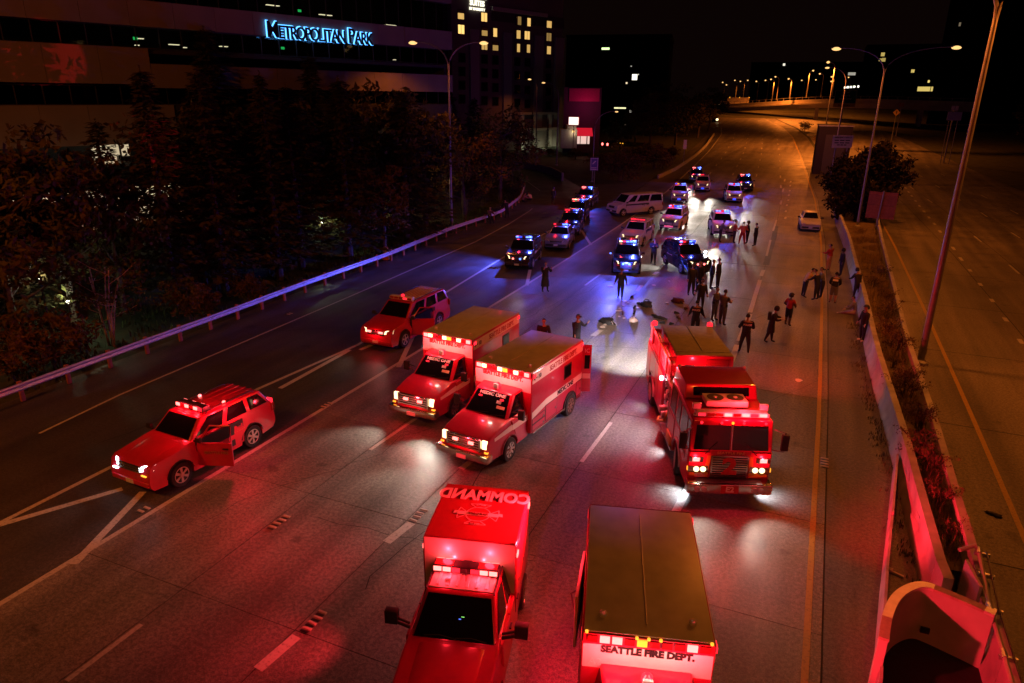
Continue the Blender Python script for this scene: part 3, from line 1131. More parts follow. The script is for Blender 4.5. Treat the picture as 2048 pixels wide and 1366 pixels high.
# hotel
hf = Facade(1015, 190, 140, 20)
hotel = thing('hotel', 'tall grey hotel with rows of warmly lit windows beyond the trees', 'building', hf.o, hf.rz)
M_hwall = mat('hotel_render', (.17, .14, .135), .85, var=.08, scale=.4)
M_hdark = mat('hotel_dark_cladding', (.05, .048, .05), .7, var=.15)
M_hpale = mat('hotel_pale_trim', (.45, .42, .38), .75, var=.1)
s0, s1 = hf.sz(905, 190)[0], hf.sz(1121, 190)[0]
MB().b2(s0, s1, 0, 14, 0, 33.5).build('wall', M_hwall, hotel, smooth=0)
Z8 = 1 / 8.533
def h8(x, y):
    return hf.sz(900 + x * Z8, y * Z8)
a, zt_ = h8(705, 190)
c, zb_ = h8(1940, 520)
MB().b2(a, c, -.08, 0, zb_ + .3, zt_ + .4).build('upper_cladding', M_hdark, hotel, smooth=0)
MB().b2(s0 - .3, s1 + .3, -.35, .1, 33.5, 34.1).build('cornice', M_hpale, hotel, smooth=0)
a, z_ = h8(700, 160)
MB().b2(a, h8(1640, 250)[0], -.5, 0, z_ - .2, z_ + .5).build('cornice', M_hpale, hotel, smooth=0)
for xa, xb in ((330, 480), (900, 1040), (1430, 1580), (1780, 1925)):
    a, _ = h8(xa, 900)
    c, _ = h8(xb, 900)
    MB().b2(a, c, -.35, 0, 5, h8(1000, 560)[1]).build('pilaster', mat('hotel_pilaster', (.30, .27, .27), .85, var=.08), hotel, smooth=0)
lit = [(130, 190, 235, 310, 1), (110, 432, 265, 570, 2), (512, 228, 648, 360, 1.6), (520, 470, 655, 605, .55), (705, 488, 800, 620, 1.3), (515, 712, 655, 840, .8), (705, 725, 840, 855, .5), (1110, 295, 1215, 412, .3), (1283, 315, 1365, 440, 1.2), (1640, 345, 1730, 470, .9),
       (1090, 522, 1220, 655, .9), (1268, 540, 1360, 668, 1.3), (1622, 570, 1748, 695, .35), (1082, 750, 1212, 885, .9), (1265, 765, 1375, 895, .8), (1615, 795, 1740, 920, .9)]
for dy in (240, 480, 720, 960):
    for (x0, y0, x1, y1) in ((515, 712, 655, 840), (705, 725, 840, 855), (1082, 750, 1212, 885), (1265, 765, 1375, 895), (1615, 795, 1740, 920), (140, 690, 265, 810)):
        lit.append((x0, y0 + dy * .98, x1, y1 + dy * .98, 0))
random.seed(5)
for x0, y0, x1, y1, e in lit:
    xc, yc = (x0 + x1) / 2, (y0 + y1) / 2
    sc, zc_ = h8(xc, yc)
    w = 1.55
    hgt = 1.5
    yo = -.09 if y1 < 500 and x0 > 700 else 0
    fr = MB()
    fr.b2(-w / 2 - .09, -w / 2, yo - .1, 0, -hgt / 2 - .09, hgt / 2 + .09).b2(w / 2, w / 2 + .09, yo - .1, 0, -hgt / 2 - .09, hgt / 2 + .09).b2(-w / 2, w / 2, yo - .1, 0, hgt / 2, hgt / 2 + .09).b2(-w / 2, w / 2, yo - .12, 0, -hgt / 2 - .09, -hgt / 2)
    wdw = fr.build('window', M_frame, hotel, loc=(sc, 0, zc_), smooth=0)
    m = emit('hotel_room_%d' % int(e * 100), (1.0, .60, .17), e * .75) if e else M_glass
    MB().b2(-w / 2, w / 2, yo - .03, 0, -hgt / 2, hgt / 2).build('pane', m, wdw, smooth=0)
    if e:
        k = random.random()
        cu = MB()
        if k < .4:
            cu.b2(-w / 2, -w / 2 + w * random.uniform(.2, .5), yo - .06, yo - .035, -hgt / 2, hgt / 2)
        elif k < .75:
            cu.b2(-w / 2, w / 2, yo - .06, yo - .035, hgt / 2 - hgt * random.uniform(.15, .4), hgt / 2)
        else:
            cu.b2(-.04, .04, yo - .06, yo - .035, -hgt / 2, hgt / 2)
        cu.build('curtain', mat('room_curtain', (.25, .16, .07), .9), wdw, smooth=0)
# pale ground floor frame
for px in (1042, 1068, 1098, 1120):
    a, z_ = hf.sz(px, 215)
    MB().b2(a - .45, a + .45, -.6, 0, .4, 8.0).build('column', M_hpale, hotel, smooth=0)
a, z_ = hf.sz(1036, 216)
c, _ = hf.sz(1124, 216)
for z0_ in (4.4, 7.6):
    MB().b2(a, c, -.75, 0, z0_, z0_ + .5).build('beam', M_hpale, hotel, smooth=0)
for px in (1050, 1080, 1108):
    s_, _ = hf.sz(px, 285)
    point(hotel, (s_, -1.6, 1.2), (.9, 1, .6), 60, .2)
M_hsign = emit('hotel_sign_lit', (1.0, .96, .72), 1.6)
hs = thing('hotel_sign', 'white lit roof sign of the hotel reading SUITES, cut by the top of the picture', 'sign', hf.o, hf.rz)
sxc, szc = h8(455, 60)
text('SUITES', 1.25, M_hsign, hs, (sxc, -.15, szc), (1, 0, 0), (0, 0, 1), 'lettering', .05, .04)
text('SPRINGHILL', 1.25, M_hsign, hs, (sxc - .9, -.15, szc + 1.25), (1, 0, 0), (0, 0, 1), 'lettering', .05, .04)
text('BY MARRIOTT', .62, M_hsign, hs, (sxc, -.15, szc - .98), (1, 0, 0), (0, 0, 1), 'lettering', .05, .02)

# low shop beside the hotel, with its pole sign
q = at_depth(1165, 262, 132)
shop = thing('shop_building', 'low dark building with a magenta wall band and a red awning beside the hotel', 'building', (q.x, q.y, 0), rad(25))
kk = 132 / FOCAL
def sh(px, py):
    return (px - 1165) * kk, q.z + (262 - py) * kk
x0, z0 = sh(1126, 292)
x1, z1 = sh(1200, 180)
MB().b2(x0, x1, .3, 10, z0 - 1.2, z1).build('wall', mat('shop_wall', (.06, .05, .07), .8), shop, smooth=0)
a, c = sh(1136, 206), sh(1196, 182)
MB().b2(a[0], c[0], .1, .3, a[1], c[1]).build('wall_band', mat('magenta_wall', (.34, .03, .13), .6), shop, smooth=0)
a, c = sh(1120, 290), sh(1152, 258)
MB().b2(a[0], c[0], -2.2, .3, a[1] - .4, c[1]).build('annex', mat('shop_annex', (.5, .46, .42), .8), shop, smooth=0)
a, c = sh(1124, 257), sh(1150, 246)
MB().b2(a[0] + .7, c[0], -2.3, .3, a[1] + .003, c[1] - .3).build('annex_roof', M_hpale, shop, smooth=0)
a, c = sh(1152, 268), sh(1184, 256)
MB().hexa([(a[0], .1, a[1]), (c[0], .1, a[1]), (c[0], -1.6, a[1] - .3), (a[0], -1.6, a[1] - .3)], [(a[0], .1, c[1]), (c[0], .1, c[1]), (c[0], -1.6, a[1] - .1), (a[0], -1.6, a[1] - .1)]).build('awning', emit('red_awning_glow', (1.0, .02, .05), .45), shop, smooth=0)  # light on the awning put in as a glow of its cloth
for px, w in ((1158, .5), (1168, 1.1), (1178, .4)):
    a, c = sh(px, 288), sh(px, 268)
    f = MB().b2(a[0] - w / 2 - .08, a[0] + w / 2 + .08, .2, .29, a[1], c[1]).build('window', M_frame, shop, smooth=0)
    MB().b2(a[0] - w / 2, a[0] + w / 2, .16, .2, a[1] + .1, c[1] - .1).build('pane', emit('shop_window_lit', (1.0, .72, .62), .8), f, smooth=0)
a = sh(1144, 262)
MB().ball((a[0], -2.35, a[1]), .22, 8).build('wall_lamp', M_glow_s, shop)
point(shop, (a[0], -2.8, a[1] - .1), (1, .75, .45), 60, .2)
a = sh(1170, 215)
point(shop, (a[0], -3.0, a[1]), (1, .05, .2), 220, .3)
a = sh(1160, 241)
ps = thing('pole_sign', 'bright blank pinkish white lit box sign on a pole above the red awning', 'sign', (q.x - 1.2, q.y - 3.4, z0 - 1.2))
px_, pz_ = 0.6, sh(1160, 242)[1] - (z0 - 1.2)
MB().tube([(px_, 0, 0), (px_, 0, pz_)], .09, 8).build('pole', M_pole, ps)
MB().b2(px_ - 1.02, px_ + 1.02, -.2, .2, pz_ - .75, pz_ + .75).build('cabinet', mat('red_sign_cabinet', (.5, .02, .03), .4), ps, bevel=.05)
MB().b2(px_ - .93, px_ + .93, -.23, -.205, pz_ - .66, pz_ + .66).build('face', emit('sign_face_lit', (1.0, .74, .66), 1.8), ps, smooth=0)

# dark blocks further back, with a few lights
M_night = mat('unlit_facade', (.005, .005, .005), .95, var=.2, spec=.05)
def dark_block(label, px0, px1, pytop, depth, deep, lights, cat='building', rz=10):
    p = at_depth((px0 + px1) / 2, 200, depth)
    k = depth / FOCAL
    w = (px1 - px0) * k
    t = thing('dark_building', label, cat, (p.x, p.y, 0), rad(rz))
    h = 11.4 + (196 - pytop) * k
    m = MB().b2(-w / 2, w / 2, 0, deep, -1, h)
    m.build('wall', M_night, t, smooth=0)
    MB().b2(-w / 2 - .2, w / 2 + .2, -.2, deep, h, h + .5).build('parapet', M_night, t, smooth=0)
    for lx, ly, lw, lh, colr, e in lights:
        x = (lx - (px0 + px1) / 2) * k
        z = 11.4 + (196 - ly) * k
        f = MB().b2(x - lw / 2 - .1, x + lw / 2 + .1, -.06, 0, z - lh / 2 - .1, z + lh / 2 + .1).build('window', M_frame, t, smooth=0)
        MB().b2(x - lw / 2, x + lw / 2, -.1, -.06, z - lh / 2, z + lh / 2).build('pane', emit('far_window_%s_%g' % ('%02d%02d%02d' % tuple(int(c * 99) for c in colr), e), colr, e), f, smooth=0)
    return t
YW, WW, GW = (1.0, .75, .2), (1.0, .95, .78), (.5, 1.0, .3)
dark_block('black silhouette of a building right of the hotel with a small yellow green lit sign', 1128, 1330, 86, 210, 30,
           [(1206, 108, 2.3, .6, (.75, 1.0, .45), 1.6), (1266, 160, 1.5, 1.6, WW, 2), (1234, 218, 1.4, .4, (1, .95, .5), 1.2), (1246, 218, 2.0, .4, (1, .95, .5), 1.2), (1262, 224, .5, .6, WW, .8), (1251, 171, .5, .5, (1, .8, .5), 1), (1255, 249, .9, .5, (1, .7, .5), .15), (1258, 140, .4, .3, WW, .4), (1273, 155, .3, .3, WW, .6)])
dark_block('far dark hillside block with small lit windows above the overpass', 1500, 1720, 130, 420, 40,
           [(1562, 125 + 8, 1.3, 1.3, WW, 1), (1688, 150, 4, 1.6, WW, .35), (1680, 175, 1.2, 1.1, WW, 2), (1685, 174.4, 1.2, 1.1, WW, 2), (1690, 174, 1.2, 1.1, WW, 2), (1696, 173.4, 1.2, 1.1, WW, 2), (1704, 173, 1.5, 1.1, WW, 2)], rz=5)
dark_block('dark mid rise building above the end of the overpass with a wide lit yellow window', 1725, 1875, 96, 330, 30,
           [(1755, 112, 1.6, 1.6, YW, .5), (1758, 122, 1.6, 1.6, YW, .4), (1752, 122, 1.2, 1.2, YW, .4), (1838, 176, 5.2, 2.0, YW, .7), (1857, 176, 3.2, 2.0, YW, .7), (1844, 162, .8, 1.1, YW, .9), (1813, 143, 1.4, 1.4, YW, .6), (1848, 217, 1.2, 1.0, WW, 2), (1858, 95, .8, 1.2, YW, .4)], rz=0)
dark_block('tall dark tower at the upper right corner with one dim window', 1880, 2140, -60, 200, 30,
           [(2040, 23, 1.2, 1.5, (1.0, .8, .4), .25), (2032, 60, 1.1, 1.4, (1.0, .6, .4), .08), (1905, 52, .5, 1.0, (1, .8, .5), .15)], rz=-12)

# parked car with its tail lamps on, on the street by the shop
# ================================================================ overpass
op = thing('overpass', 'pale concrete overpass bridge crossing above the far end of the road', 'bridge', (0, 0, 0))
OPX = [(1365, 209, 285), (1430, 205, 266), (1480, 202.5, 256), (1530, 199.5, 247), (1580, 196, 237), (1637, 193.5, 226), (1700, 192.2, 216), (1760, 192.6, 208), (1850, 195, 200), (1950, 198, 194)]
M_bridge = mat('bridge_concrete', (.50, .45, .37), .8, var=.18, scale=.4)
def extr(pts, up0, up1, back0, back1, name, m, parent):
    mb = MB()
    for i, p in enumerate(pts):
        for (bk, up) in ((back0, up0), (back1, up0), (back1, up1), (back0, up1)):
            mb.v.append((p.x, p.y + bk, p.z + up))
    for i in range(len(pts) - 1):
        for k in range(4):
            mb.f.append((i * 4 + k, i * 4 + (k + 1) % 4, i * 4 + 4 + (k + 1) % 4, i * 4 + 4 + k))
    n = 4 * (len(pts) - 1)
    mb.f += [(0, 3, 2, 1), (n, n + 1, n + 2, n + 3)]
    mb.m = [0] * len(mb.f)
    return mb.build(name, m, parent, smooth=20)
opt = [at_depth(*a) for a in OPX]
extr(opt, -1.75, -.75, 0, .35, 'parapet', M_bridge, op)
extr(opt, -1.75, -.75, 10.6, 10.95, 'parapet', M_bridge, op)
extr(opt, -.06, .04, .1, .22, 'hand_rail', M_pole, op)
extr(opt, -2.2, -1.76, -.25, 11.2, 'deck', M_bridge, op)
extr(opt, -3.5, -2.2, .9, 1.5, 'girder', M_bridge, op)
extr(opt, -3.5, -2.2, 5, 5.6, 'girder', M_bridge, op)
for p in along(opt, 2.8):
    MB().b2(-.07, .07, .1, .22, -.75, -.06).build('rail_post', M_pole, op, loc=p, smooth=0)
for i, wdt in ((5, 1.0), (8, 1.0)):
    p = opt[i]
    for dy in (2.2, 7.5):
        MB().b2(-wdt / 2, wdt / 2, dy - .5, dy + .5, zt(p.x, p.y) - p.z - .5, -3.5).build('pier', M_bridge, op, loc=p, smooth=0)
p = opt[1]
MB().b2(-14, 1.5, 1.5, 10, -9, -2.2).build('abutment', M_bridge, op, loc=p, smooth=0)

# box lorry on the left end of the overpass
p = at_depth(1467, 205, 264)
lo = thing('box_lorry', 'pale box lorry on the left end of the overpass with lit marker lamps', 'lorry', (p.x, p.y, p.z - 1.8), rad(186))
MB().b2(-5.5, 2.6, -1.25, 1.25, 1.0, 3.6).build('box', M_roofw, lo, smooth=0)
MB().prism([(2.7, .6), (5.0, .6), (5.0, 1.6), (4.4, 2.7), (2.7, 2.7)], -1.15, 1.15).build('cab', M_white, lo, bevel=.08)
MB().slab([(5.01, -1, 1.65), (5.01, 1, 1.65), (4.45, 1, 2.6), (4.45, -1, 2.6)], .02).build('windscreen', M_glass, lo, smooth=0)
for x in (-4.3, 3.9):
    for y in (-1.05, 1.05):
        MB().lathe([(.3, -.15), (.5, -.15), (.5, .15), (.3, .15)], axis='y', n=12).build('wheel', M_rubber, lo, loc=(x, y, .5))
for x in (-5.4, -2, 1.5):
    MB().ball((x, 1.27, 3.62), .16, 6).build('marker_lamp', M_glow_a, lo)
for y in (-.9, .9):
    MB().ball((5.02, y, .95), .18, 6).build('headlight', M_glow_w, lo)

# ================================================================ signs
def sign(label, corners, depth, depth2, m, foot_px, lines=(), txtm=None, border=None, sx=None):
    tl, tr, br, bl_ = [at_depth(x, y, depth) for x, y in corners]
    c = (tl + tr + br + bl_) / 4
    wv = ((tr - tl) + (br - bl_)) / 2
    w, h = wv.length, ((tl - bl_).length + (tr - br).length) / 2
    a = atan2(wv.y, wv.x)
    zg = zt(c.x, c.y)
    t = thing('road_sign', label, 'road sign', (c.x, c.y, zg), a)
    zc = c.z - zg
    MB().b2(-w / 2, w / 2, -.03, .0, zc - h / 2, zc + h / 2).build('panel', m, t, smooth=0)
    if border:
        for x0, x1, z0, z1 in ((-w / 2, w / 2, h / 2 - .12, h / 2 - .05), (-w / 2, w / 2, -h / 2 + .05, -h / 2 + .12), (-w / 2 + .05, -w / 2 + .12, -h / 2, h / 2), (w / 2 - .12, w / 2 - .05, -h / 2, h / 2)):
            MB().b2(x0, x1, -.036, -.032, zc + z0, zc + z1).build('border', border, t, smooth=0)
    for pxx in foot_px:
        MB().tube([(pxx * w, .06, -.3), (pxx * w, .06, zc + h * .45)], .06 if depth < 120 else .12, 6).build('post', M_pole, t)
    for s, rel, size in lines:
        text(s, h * size, txtm, t, (0, -.045, zc + h * rel), (1, 0, 0), (0, 0, 1), 'lettering', .006, .006, sx or 1)
    return t, w, h, zc

M_green = mat('green_sign_sheet', (.012, .09, .06), .4, var=.05)
M_signw = mat('white_sign_sheet', (.68, .64, .6), .5, var=.05)
M_signy = mat('yellow_sign_sheet', (.62, .38, .03), .5, var=.05)
t, w, h, zc = sign('green exit sign for Mercer St and Seattle Center in front of the overpass', [(1670, 181), (1715, 182), (1711, 206), (1668, 206)], 205, 0, M_green, (-.02,),
     [('EXIT 167', .33, .17), ('Mercer St', .1, .2), ('Seattle Center', -.14, .2)], mat('sign_white_letters', (.8, .76, .7), .4), M_signw, .9)
MB().b2(-w / 2, w / 2, -.03, 0, zc - h / 2 - 1.05, zc - h / 2 - .02).build('exit_panel', M_signy, t, smooth=0)
text('EXIT ONLY', .7, M_inkk, t, (0, -.045, zc - h / 2 - .54), (1, 0, 0), (0, 0, 1), 'lettering', .006, .01)
text('\u2193', .8, M_signw, t, (-.2, -.045, zc - h * .38), (1, 0, 0), (0, 0, 1), 'lettering', .006, .02)
t, w, h, zc = sign('white sign lit pink, headed EMERGENCY VEHICLE, above the median bush', [(1667, 271), (1707, 272), (1703, 296), (1663, 294)], 88, 0, M_signw, (-.3, .3), [('EMERGENCY VEHICLE', .33, .17)], M_inkk, None, .88)
for k, (zz_, ww) in enumerate(((.1, .82), (-.1, .8), (-.27, .5))):
    for j in range(3):
        MB().b2(-w * ww / 2 + w * ww * j / 3, -w * ww / 2 + w * ww * (j + .8) / 3, -.04, -.033, zc + h * zz_ - .06, zc + h * zz_ + .06).build('print_line', M_inkk, t, smooth=0)
sign('small blank white sign on a single post left of the far road', [(1367, 280), (1374, 280), (1373, 298), (1366.5, 298)], 118, 0, M_signw, (0,))
t, w, h, zc = sign('purple lit lane arrow sign on a thin post beside the ramp', [(1181, 316), (1197, 316), (1196, 341), (1180, 340)], 93, 0, mat('blue_sign_sheet', (.12, .10, .3), .5), (.1,), (), None, M_signw)
for z_ in (-.28, -.4):
    MB().b2(-w * .42, w * .3, -.045, -.033, zc + h * z_ - .05, zc + h * z_ + .05).build('print_line', M_signw, t, smooth=0)
MB().slab([(-w * .3, -.035, zc), (-w * .1, -.035, zc), (w * .25, -.035, zc + h * .25), (w * .05, -.035, zc + h * .25)], .008).build('arrow', M_signw, t, smooth=0)
p = at_depth(1793, 225, 165)
t = thing('road_sign', 'yellow diamond warning sign beside the far carriageway', 'road sign', (p.x, p.y, zt(p.x, p.y)))
zc = p.z - zt(p.x, p.y)
d = MB()
d.box((0, 0, 0), (1.1, .03, 1.1), rot=Matrix.Rotation(rad(45), 3, 'Y'))
d.build('panel', M_signy, t, loc=(0, 0, zc), smooth=0)
MB().b2(-.09, .09, -.03, -.02, -.35, .3).build('arrow', M_inkk, t, loc=(0, 0, zc), smooth=0)
MB().tube([(0, .06, -.2), (0, .06, zc + .4)], .06, 6).build('post', M_pole, t)
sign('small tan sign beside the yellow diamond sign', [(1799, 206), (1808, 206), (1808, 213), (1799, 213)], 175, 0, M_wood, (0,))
sign('upper small pale sign at the right edge of the far carriageway', [(1903, 212), (1917, 212), (1917, 221), (1903, 221)], 120, 0, M_signw, (0,))
sign('wide pale sign at the right edge of the far carriageway', [(1895, 224), (1924, 224), (1923, 241), (1894, 240)], 119, 0, M_signw, (-.3, .3))

# backs of two plywood boards on a post in the median
p = G(1752, 470)
bk = thing('board_sign', 'back of a two board plywood sign on a leaning red lit post in the median', 'sign', (p.x, p.y, .4), rad(-8))
kk = (p - Vector((0, 0, CAM_H))).dot(FWD) / FOCAL
zb0, zb1 = height_to(p, 437) - .4, height_to(p, 384) - .4
for x0, x1 in ((-1.12, -.06), (.02, 1.15)):
    zc = (zb0 + zb1) / 2
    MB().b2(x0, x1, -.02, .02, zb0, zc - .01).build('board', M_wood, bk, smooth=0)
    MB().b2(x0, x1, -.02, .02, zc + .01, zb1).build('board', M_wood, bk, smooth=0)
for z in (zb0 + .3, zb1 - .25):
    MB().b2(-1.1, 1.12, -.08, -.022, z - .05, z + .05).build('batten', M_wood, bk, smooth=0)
MB().tube([(-.12, -.12, -.5), (.03, -.12, zb1 + .1)], .07, 8).build('post', M_pole, bk)

# windowless equipment cabin in the median
p = at_depth(1668, 300, 104)
cb = thing('equipment_cabin', 'tall plain purple lit concrete cabin behind the median bush', 'cabin', (p.x, p.y + 2, 0), rad(4))
hgt = height_to(Vector((p.x, p.y, 0)), 254)
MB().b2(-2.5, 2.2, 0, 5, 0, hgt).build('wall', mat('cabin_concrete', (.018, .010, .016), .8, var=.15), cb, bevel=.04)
MB().b2(-2.6, 2.3, -.1, 5.1, hgt, hgt + .18).build('roof', M_conc, cb, smooth=0)
MB().b2(-1.4, 1.4, -.03, 0, .3, hgt - 1.2).build('door', mat('cabin_door', (.05, .04, .042), .6), cb, smooth=0)

# low retaining wall along the top of the ramp
rw = thing('retaining_wall', 'low pale retaining wall along the top of the curving ramp', 'wall', (0, 0, 0))
pts = [G(*a) for a in [(1045, 336), (1075, 341), (1105, 350), (1125, 362)]]
ribbon(pts, .15, .15, .1, 1.25).build('wall', M_conc, rw, smooth=40)
kb = thing('kerb_wall', 'long low concrete kerb wall at the left edge of the far road', 'wall', (0, 0, 0))
pts = [G(*a) for a in [(1316, 357), (1348, 342), (1370, 328), (1392, 312), (1412, 293), (1428, 270)]]
for a, c in zip(pts, pts[1:]):
    m = ribbon([a, c], .12, .12, 0, 1)
    m.v = [(x, y, zt(x, y) + z * .55 - .05) for x, y, z in m.v]
    m.build('kerb_block', M_conc, kb, smooth=0)
# tail lamps of a car on the side street

# ================================================================ trees
M_bark = mat('bark', (.07, .05, .038), .9, var=.35, scale=6, bump=.5, bscale=24)
def leaf_mat(name, a, b):
    m = mat(name, a, .85, var=.3, scale=.9, col2=b, spec=.05)
    return m
M_needle = leaf_mat('conifer_needles', (.055, .045, .022), (.09, .07, .035))
M_leafd = leaf_mat('dark_leaves', (.06, .05, .02), (.10, .085, .03))
M_leafr = leaf_mat('reddish_leaves', (.09, .045, .02), (.13, .085, .025))

def quad(mb, c, u, v, su, sv):
    mb.add([c - u * su, c - v * sv * .75 + u * su * .1, c + u * su, c + v * sv], [(0, 1, 2, 3)])

def rnd_dir():
    while True:
        v = Vector((random.uniform(-1, 1), random.uniform(-1, 1), random.uniform(-1, 1)))
        if .1 < v.length < 1:
            return v.normalized()

def conifer(h, R, seed):
    random.seed(seed)
    tr = MB().tube([(0, 0, -.5), (0, 0, h * .4), (random.uniform(-.1, .1), .05, h * .97)], [h * .016 + .06, h * .011 + .04, .02], 8)
    cr = MB()
    nb = int(h * 11)
    for i in range(nb):
        t = .10 + .88 * (i / nb) ** .9
        z = h * t
        L = (R * (1 - t) ** .75 + .18) * random.uniform(.6, 1.2)
        a = i * 2.4 + random.uniform(-.4, .4)
        d = Vector((cos(a), sin(a), 0))
        side = Vector((-d.y, d.x, 0))
        n = int(5 + L * 5)
        for k in range(n):
            f = (k + .6) / n
            c = d * (L * f) + Vector((0, 0, z - L * .28 * f + L * .22 * f * f)) 
            wv = (1 - f) * .38 * L ** .6 + .1
            for sgn in (-1, 1):
                q = c + side * (sgn * random.uniform(.2, 1) * wv) + Vector((0, 0, random.uniform(-.18, .03)))
                u = (d * .9 + side * sgn * random.uniform(.3, 1.0) + Vector((0, 0, random.uniform(-.5, .15)))).normalized()
                v = u.cross(Vector((random.uniform(-.5, .5), random.uniform(-.5, .5), 1))).normalized()
                quad(cr, q, u, v, random.uniform(.16, .34), random.uniform(.07, .15))
    for k in range(12):
        quad(cr, Vector((0, 0, h * (.94 + .005 * k))), rnd_dir(), rnd_dir(), .14, .06)
    return tr.mesh('trunk', M_bark), cr.mesh('crown', M_needle, smooth=0)

def broadleaf(h, R, seed, m, base=.28, leaf=.2, stems=1, dens=1.0):
    random.seed(seed)
    tr, cr = MB(), MB()
    tips = []
    for s in range(stems):
        a = random.uniform(0, 6.28)
        lean = .0 if stems == 1 else random.uniform(.1, .28) * h
        top = Vector((cos(a) * lean, sin(a) * lean, h * random.uniform(.62, .8)))
        mid = top * .5 + Vector((random.uniform(-.15, .15), random.uniform(-.15, .15), 0))
        r0 = (h * .018 + .05) / (stems ** .5)
        tr.tube([(cos(a) * .15 * (stems > 1), sin(a) * .15 * (stems > 1), -.4), mid, top], [r0, r0 * .7, .03], 7)
        for k in range(int(7 / stems) + 2):
            f = random.uniform(.3, .95)
            b = Vector((0, 0, 0)).lerp(mid, f * 2) if f < .5 else mid.lerp(top, f * 2 - 1)
            a2 = random.uniform(0, 6.28)
            e = b + Vector((cos(a2), sin(a2), random.uniform(.3, .9))) * random.uniform(.3, .75) * R
            tr.tube([b, b.lerp(e, .5) + Vector((0, 0, -.08)), e], [r0 * .4, r0 * .25, .015], 5)
            tips.append(e)
    zc, rz_ = h * (base + 1) / 2, h * (1 - base) / 2
    cl = list(tips)
    for _ in range(int(34 * dens + R * 5)):
        d = rnd_dir()
        r = random.uniform(.45, 1.0)
        cl.append(Vector((d.x * R * r, d.y * R * r, zc + d.z * rz_ * r)))
    for c in cl:
        cs = random.uniform(.35, .85) * R * .42
        for _ in range(int(random.uniform(40, 75) * dens)):
            d = rnd_dir() * random.uniform(.3, 1) ** .6 * cs
            d.z *= .7
            quad(cr, c + d, rnd_dir(), rnd_dir(), random.uniform(.6, 1.2) * leaf, random.uniform(.4, .7) * leaf)
    return tr.mesh('trunk', M_bark), cr.mesh('crown', m, smooth=0)

CON = [conifer(12.0, 3.0, 1), conifer(12.0, 3.6, 2), conifer(12.0, 2.5, 3)]
BRO = [broadleaf(8.0, 3.0, 4, M_leafd), broadleaf(8.0, 2.7, 5, M_leafr), broadleaf(8.0, 3.3, 6, M_leafd, .18)]
STM = [broadleaf(5.0, 2.2, 8, M_leafd, .4, .12, 6, .5), broadleaf(3.0, 2.0, 9, M_leafr, .05, .13, 5, .8)]

def tree(name, label, meshes, base_h, p, h, wide=1.0, rz=0.0, group=None, cat='tree'):
    t = thing(name, label, cat, p, rz, group)
    s = h / base_h
    for nm, me in zip(('trunk', 'crown'), meshes):
        o = put(nm, me, t)
        o.scale = (s * wide, s * wide, s)
    return t

random.seed(21)
LOW = [('conifer_tree', 'dark conifer with two lit office lights above it, tallest of the left group', 0, (352, 610), 128, 1.0), ('conifer_tree', 'dark spiky conifer against the amber lit concrete band, right of the tallest conifer', 1, (452, 585), 132, .9),
       ('conifer_tree', 'dark conifer standing below the blue METROPOLITAN letters', 2, (560, 560), 140, 1.0), ('conifer_tree', 'broad dark conifer whose trunk stands on the green lit patch of grass', 1, (604, 537), 165, 1.1),
       ('conifer_tree', 'dark conifer below the last letters of the blue sign', 0, (700, 522), 150, 1.1), ('conifer_tree', 'dark conifer just left of the twin armed street lamp', 1, (815, 487), 175, 1.1)]
for nm, lab, k, px, top, wd_ in LOW:
    p = G(*px)
    tree(nm, lab, CON[k], 12.0, p, height_to(p, top), wd_, random.uniform(0, 6))
for px, top, w in [((425, 585), 225, 1.1), ((505, 570), 190, 1.1), ((530, 560), 235, 1.2), ((590, 540), 205, 1.1), ((655, 530), 215, 1.2), ((735, 510), 190, 1.2), ((775, 500), 220, 1.2), ((860, 475), 200, 1.2), ((900, 465), 230, 1.2), ((300, 620), 235, 1.1), ((80, 720), 275, 1.1)]:
    p = G(*px)
    p = Vector((p.x - 3, p.y + 1, zt(p.x - 3, p.y + 1)))
    tree('conifer_tree', 'dark conifer among the massed trees between the guard rail and the office building', CON[int(w * 10) % 2], 12.0, p, height_to(p, top), w, px[0], 'massed dark conifers')
for k, (X, Y, h, w) in enumerate([(-37, 46, 13, 1.1), (-41, 40, 13.5, 1.1), (-38, 58, 12, 1.1), (-43, 52, 13, 1.1), (-36, 66, 11, 1.0), (-42, 68, 12.5, 1.1), (-47, 80, 12, 1.1), (-45, 90, 11, 1.2), (-52, 96, 12, 1.2)]):
    tree('conifer_tree', 'dark conifer among the massed trees between the guard rail and the office building', CON[k % 3], 12.0, Vector((X, Y, zt(X, Y))), h, w, k * 1.3, 'massed dark conifers')
BL = [('leafy tree with warm lit orange leaves before the dark conifers, left of the street lamp', 1, (770, 510), 320, 1.0), ('dark leafy tree at the left edge of the picture', 2, (40, 700), 300, 1.0), ('dark leafy tree before the lit ground floor, left of the tallest conifer', 0, (150, 655), 250, .9),
      ('dark leafy tree at the lit parking level opening', 0, (250, 625), 310, .85), ('reddish leafy tree behind the guard rail, right of the green lit grass', 1, (690, 515), 350, 1.1), ('reddish leafy tree directly right of the twin armed street lamp', 1, (930, 440), 255, 1.2), ('dark leafy tree beside the curve of the ramp', 2, (1000, 405), 215, 1.1)]
for lab, k, px, top, w in BL:
    p = G(*px)
    tree('leafy_tree', lab, BRO[k], 8.0, p, height_to(p, top), w, random.uniform(0, 6))
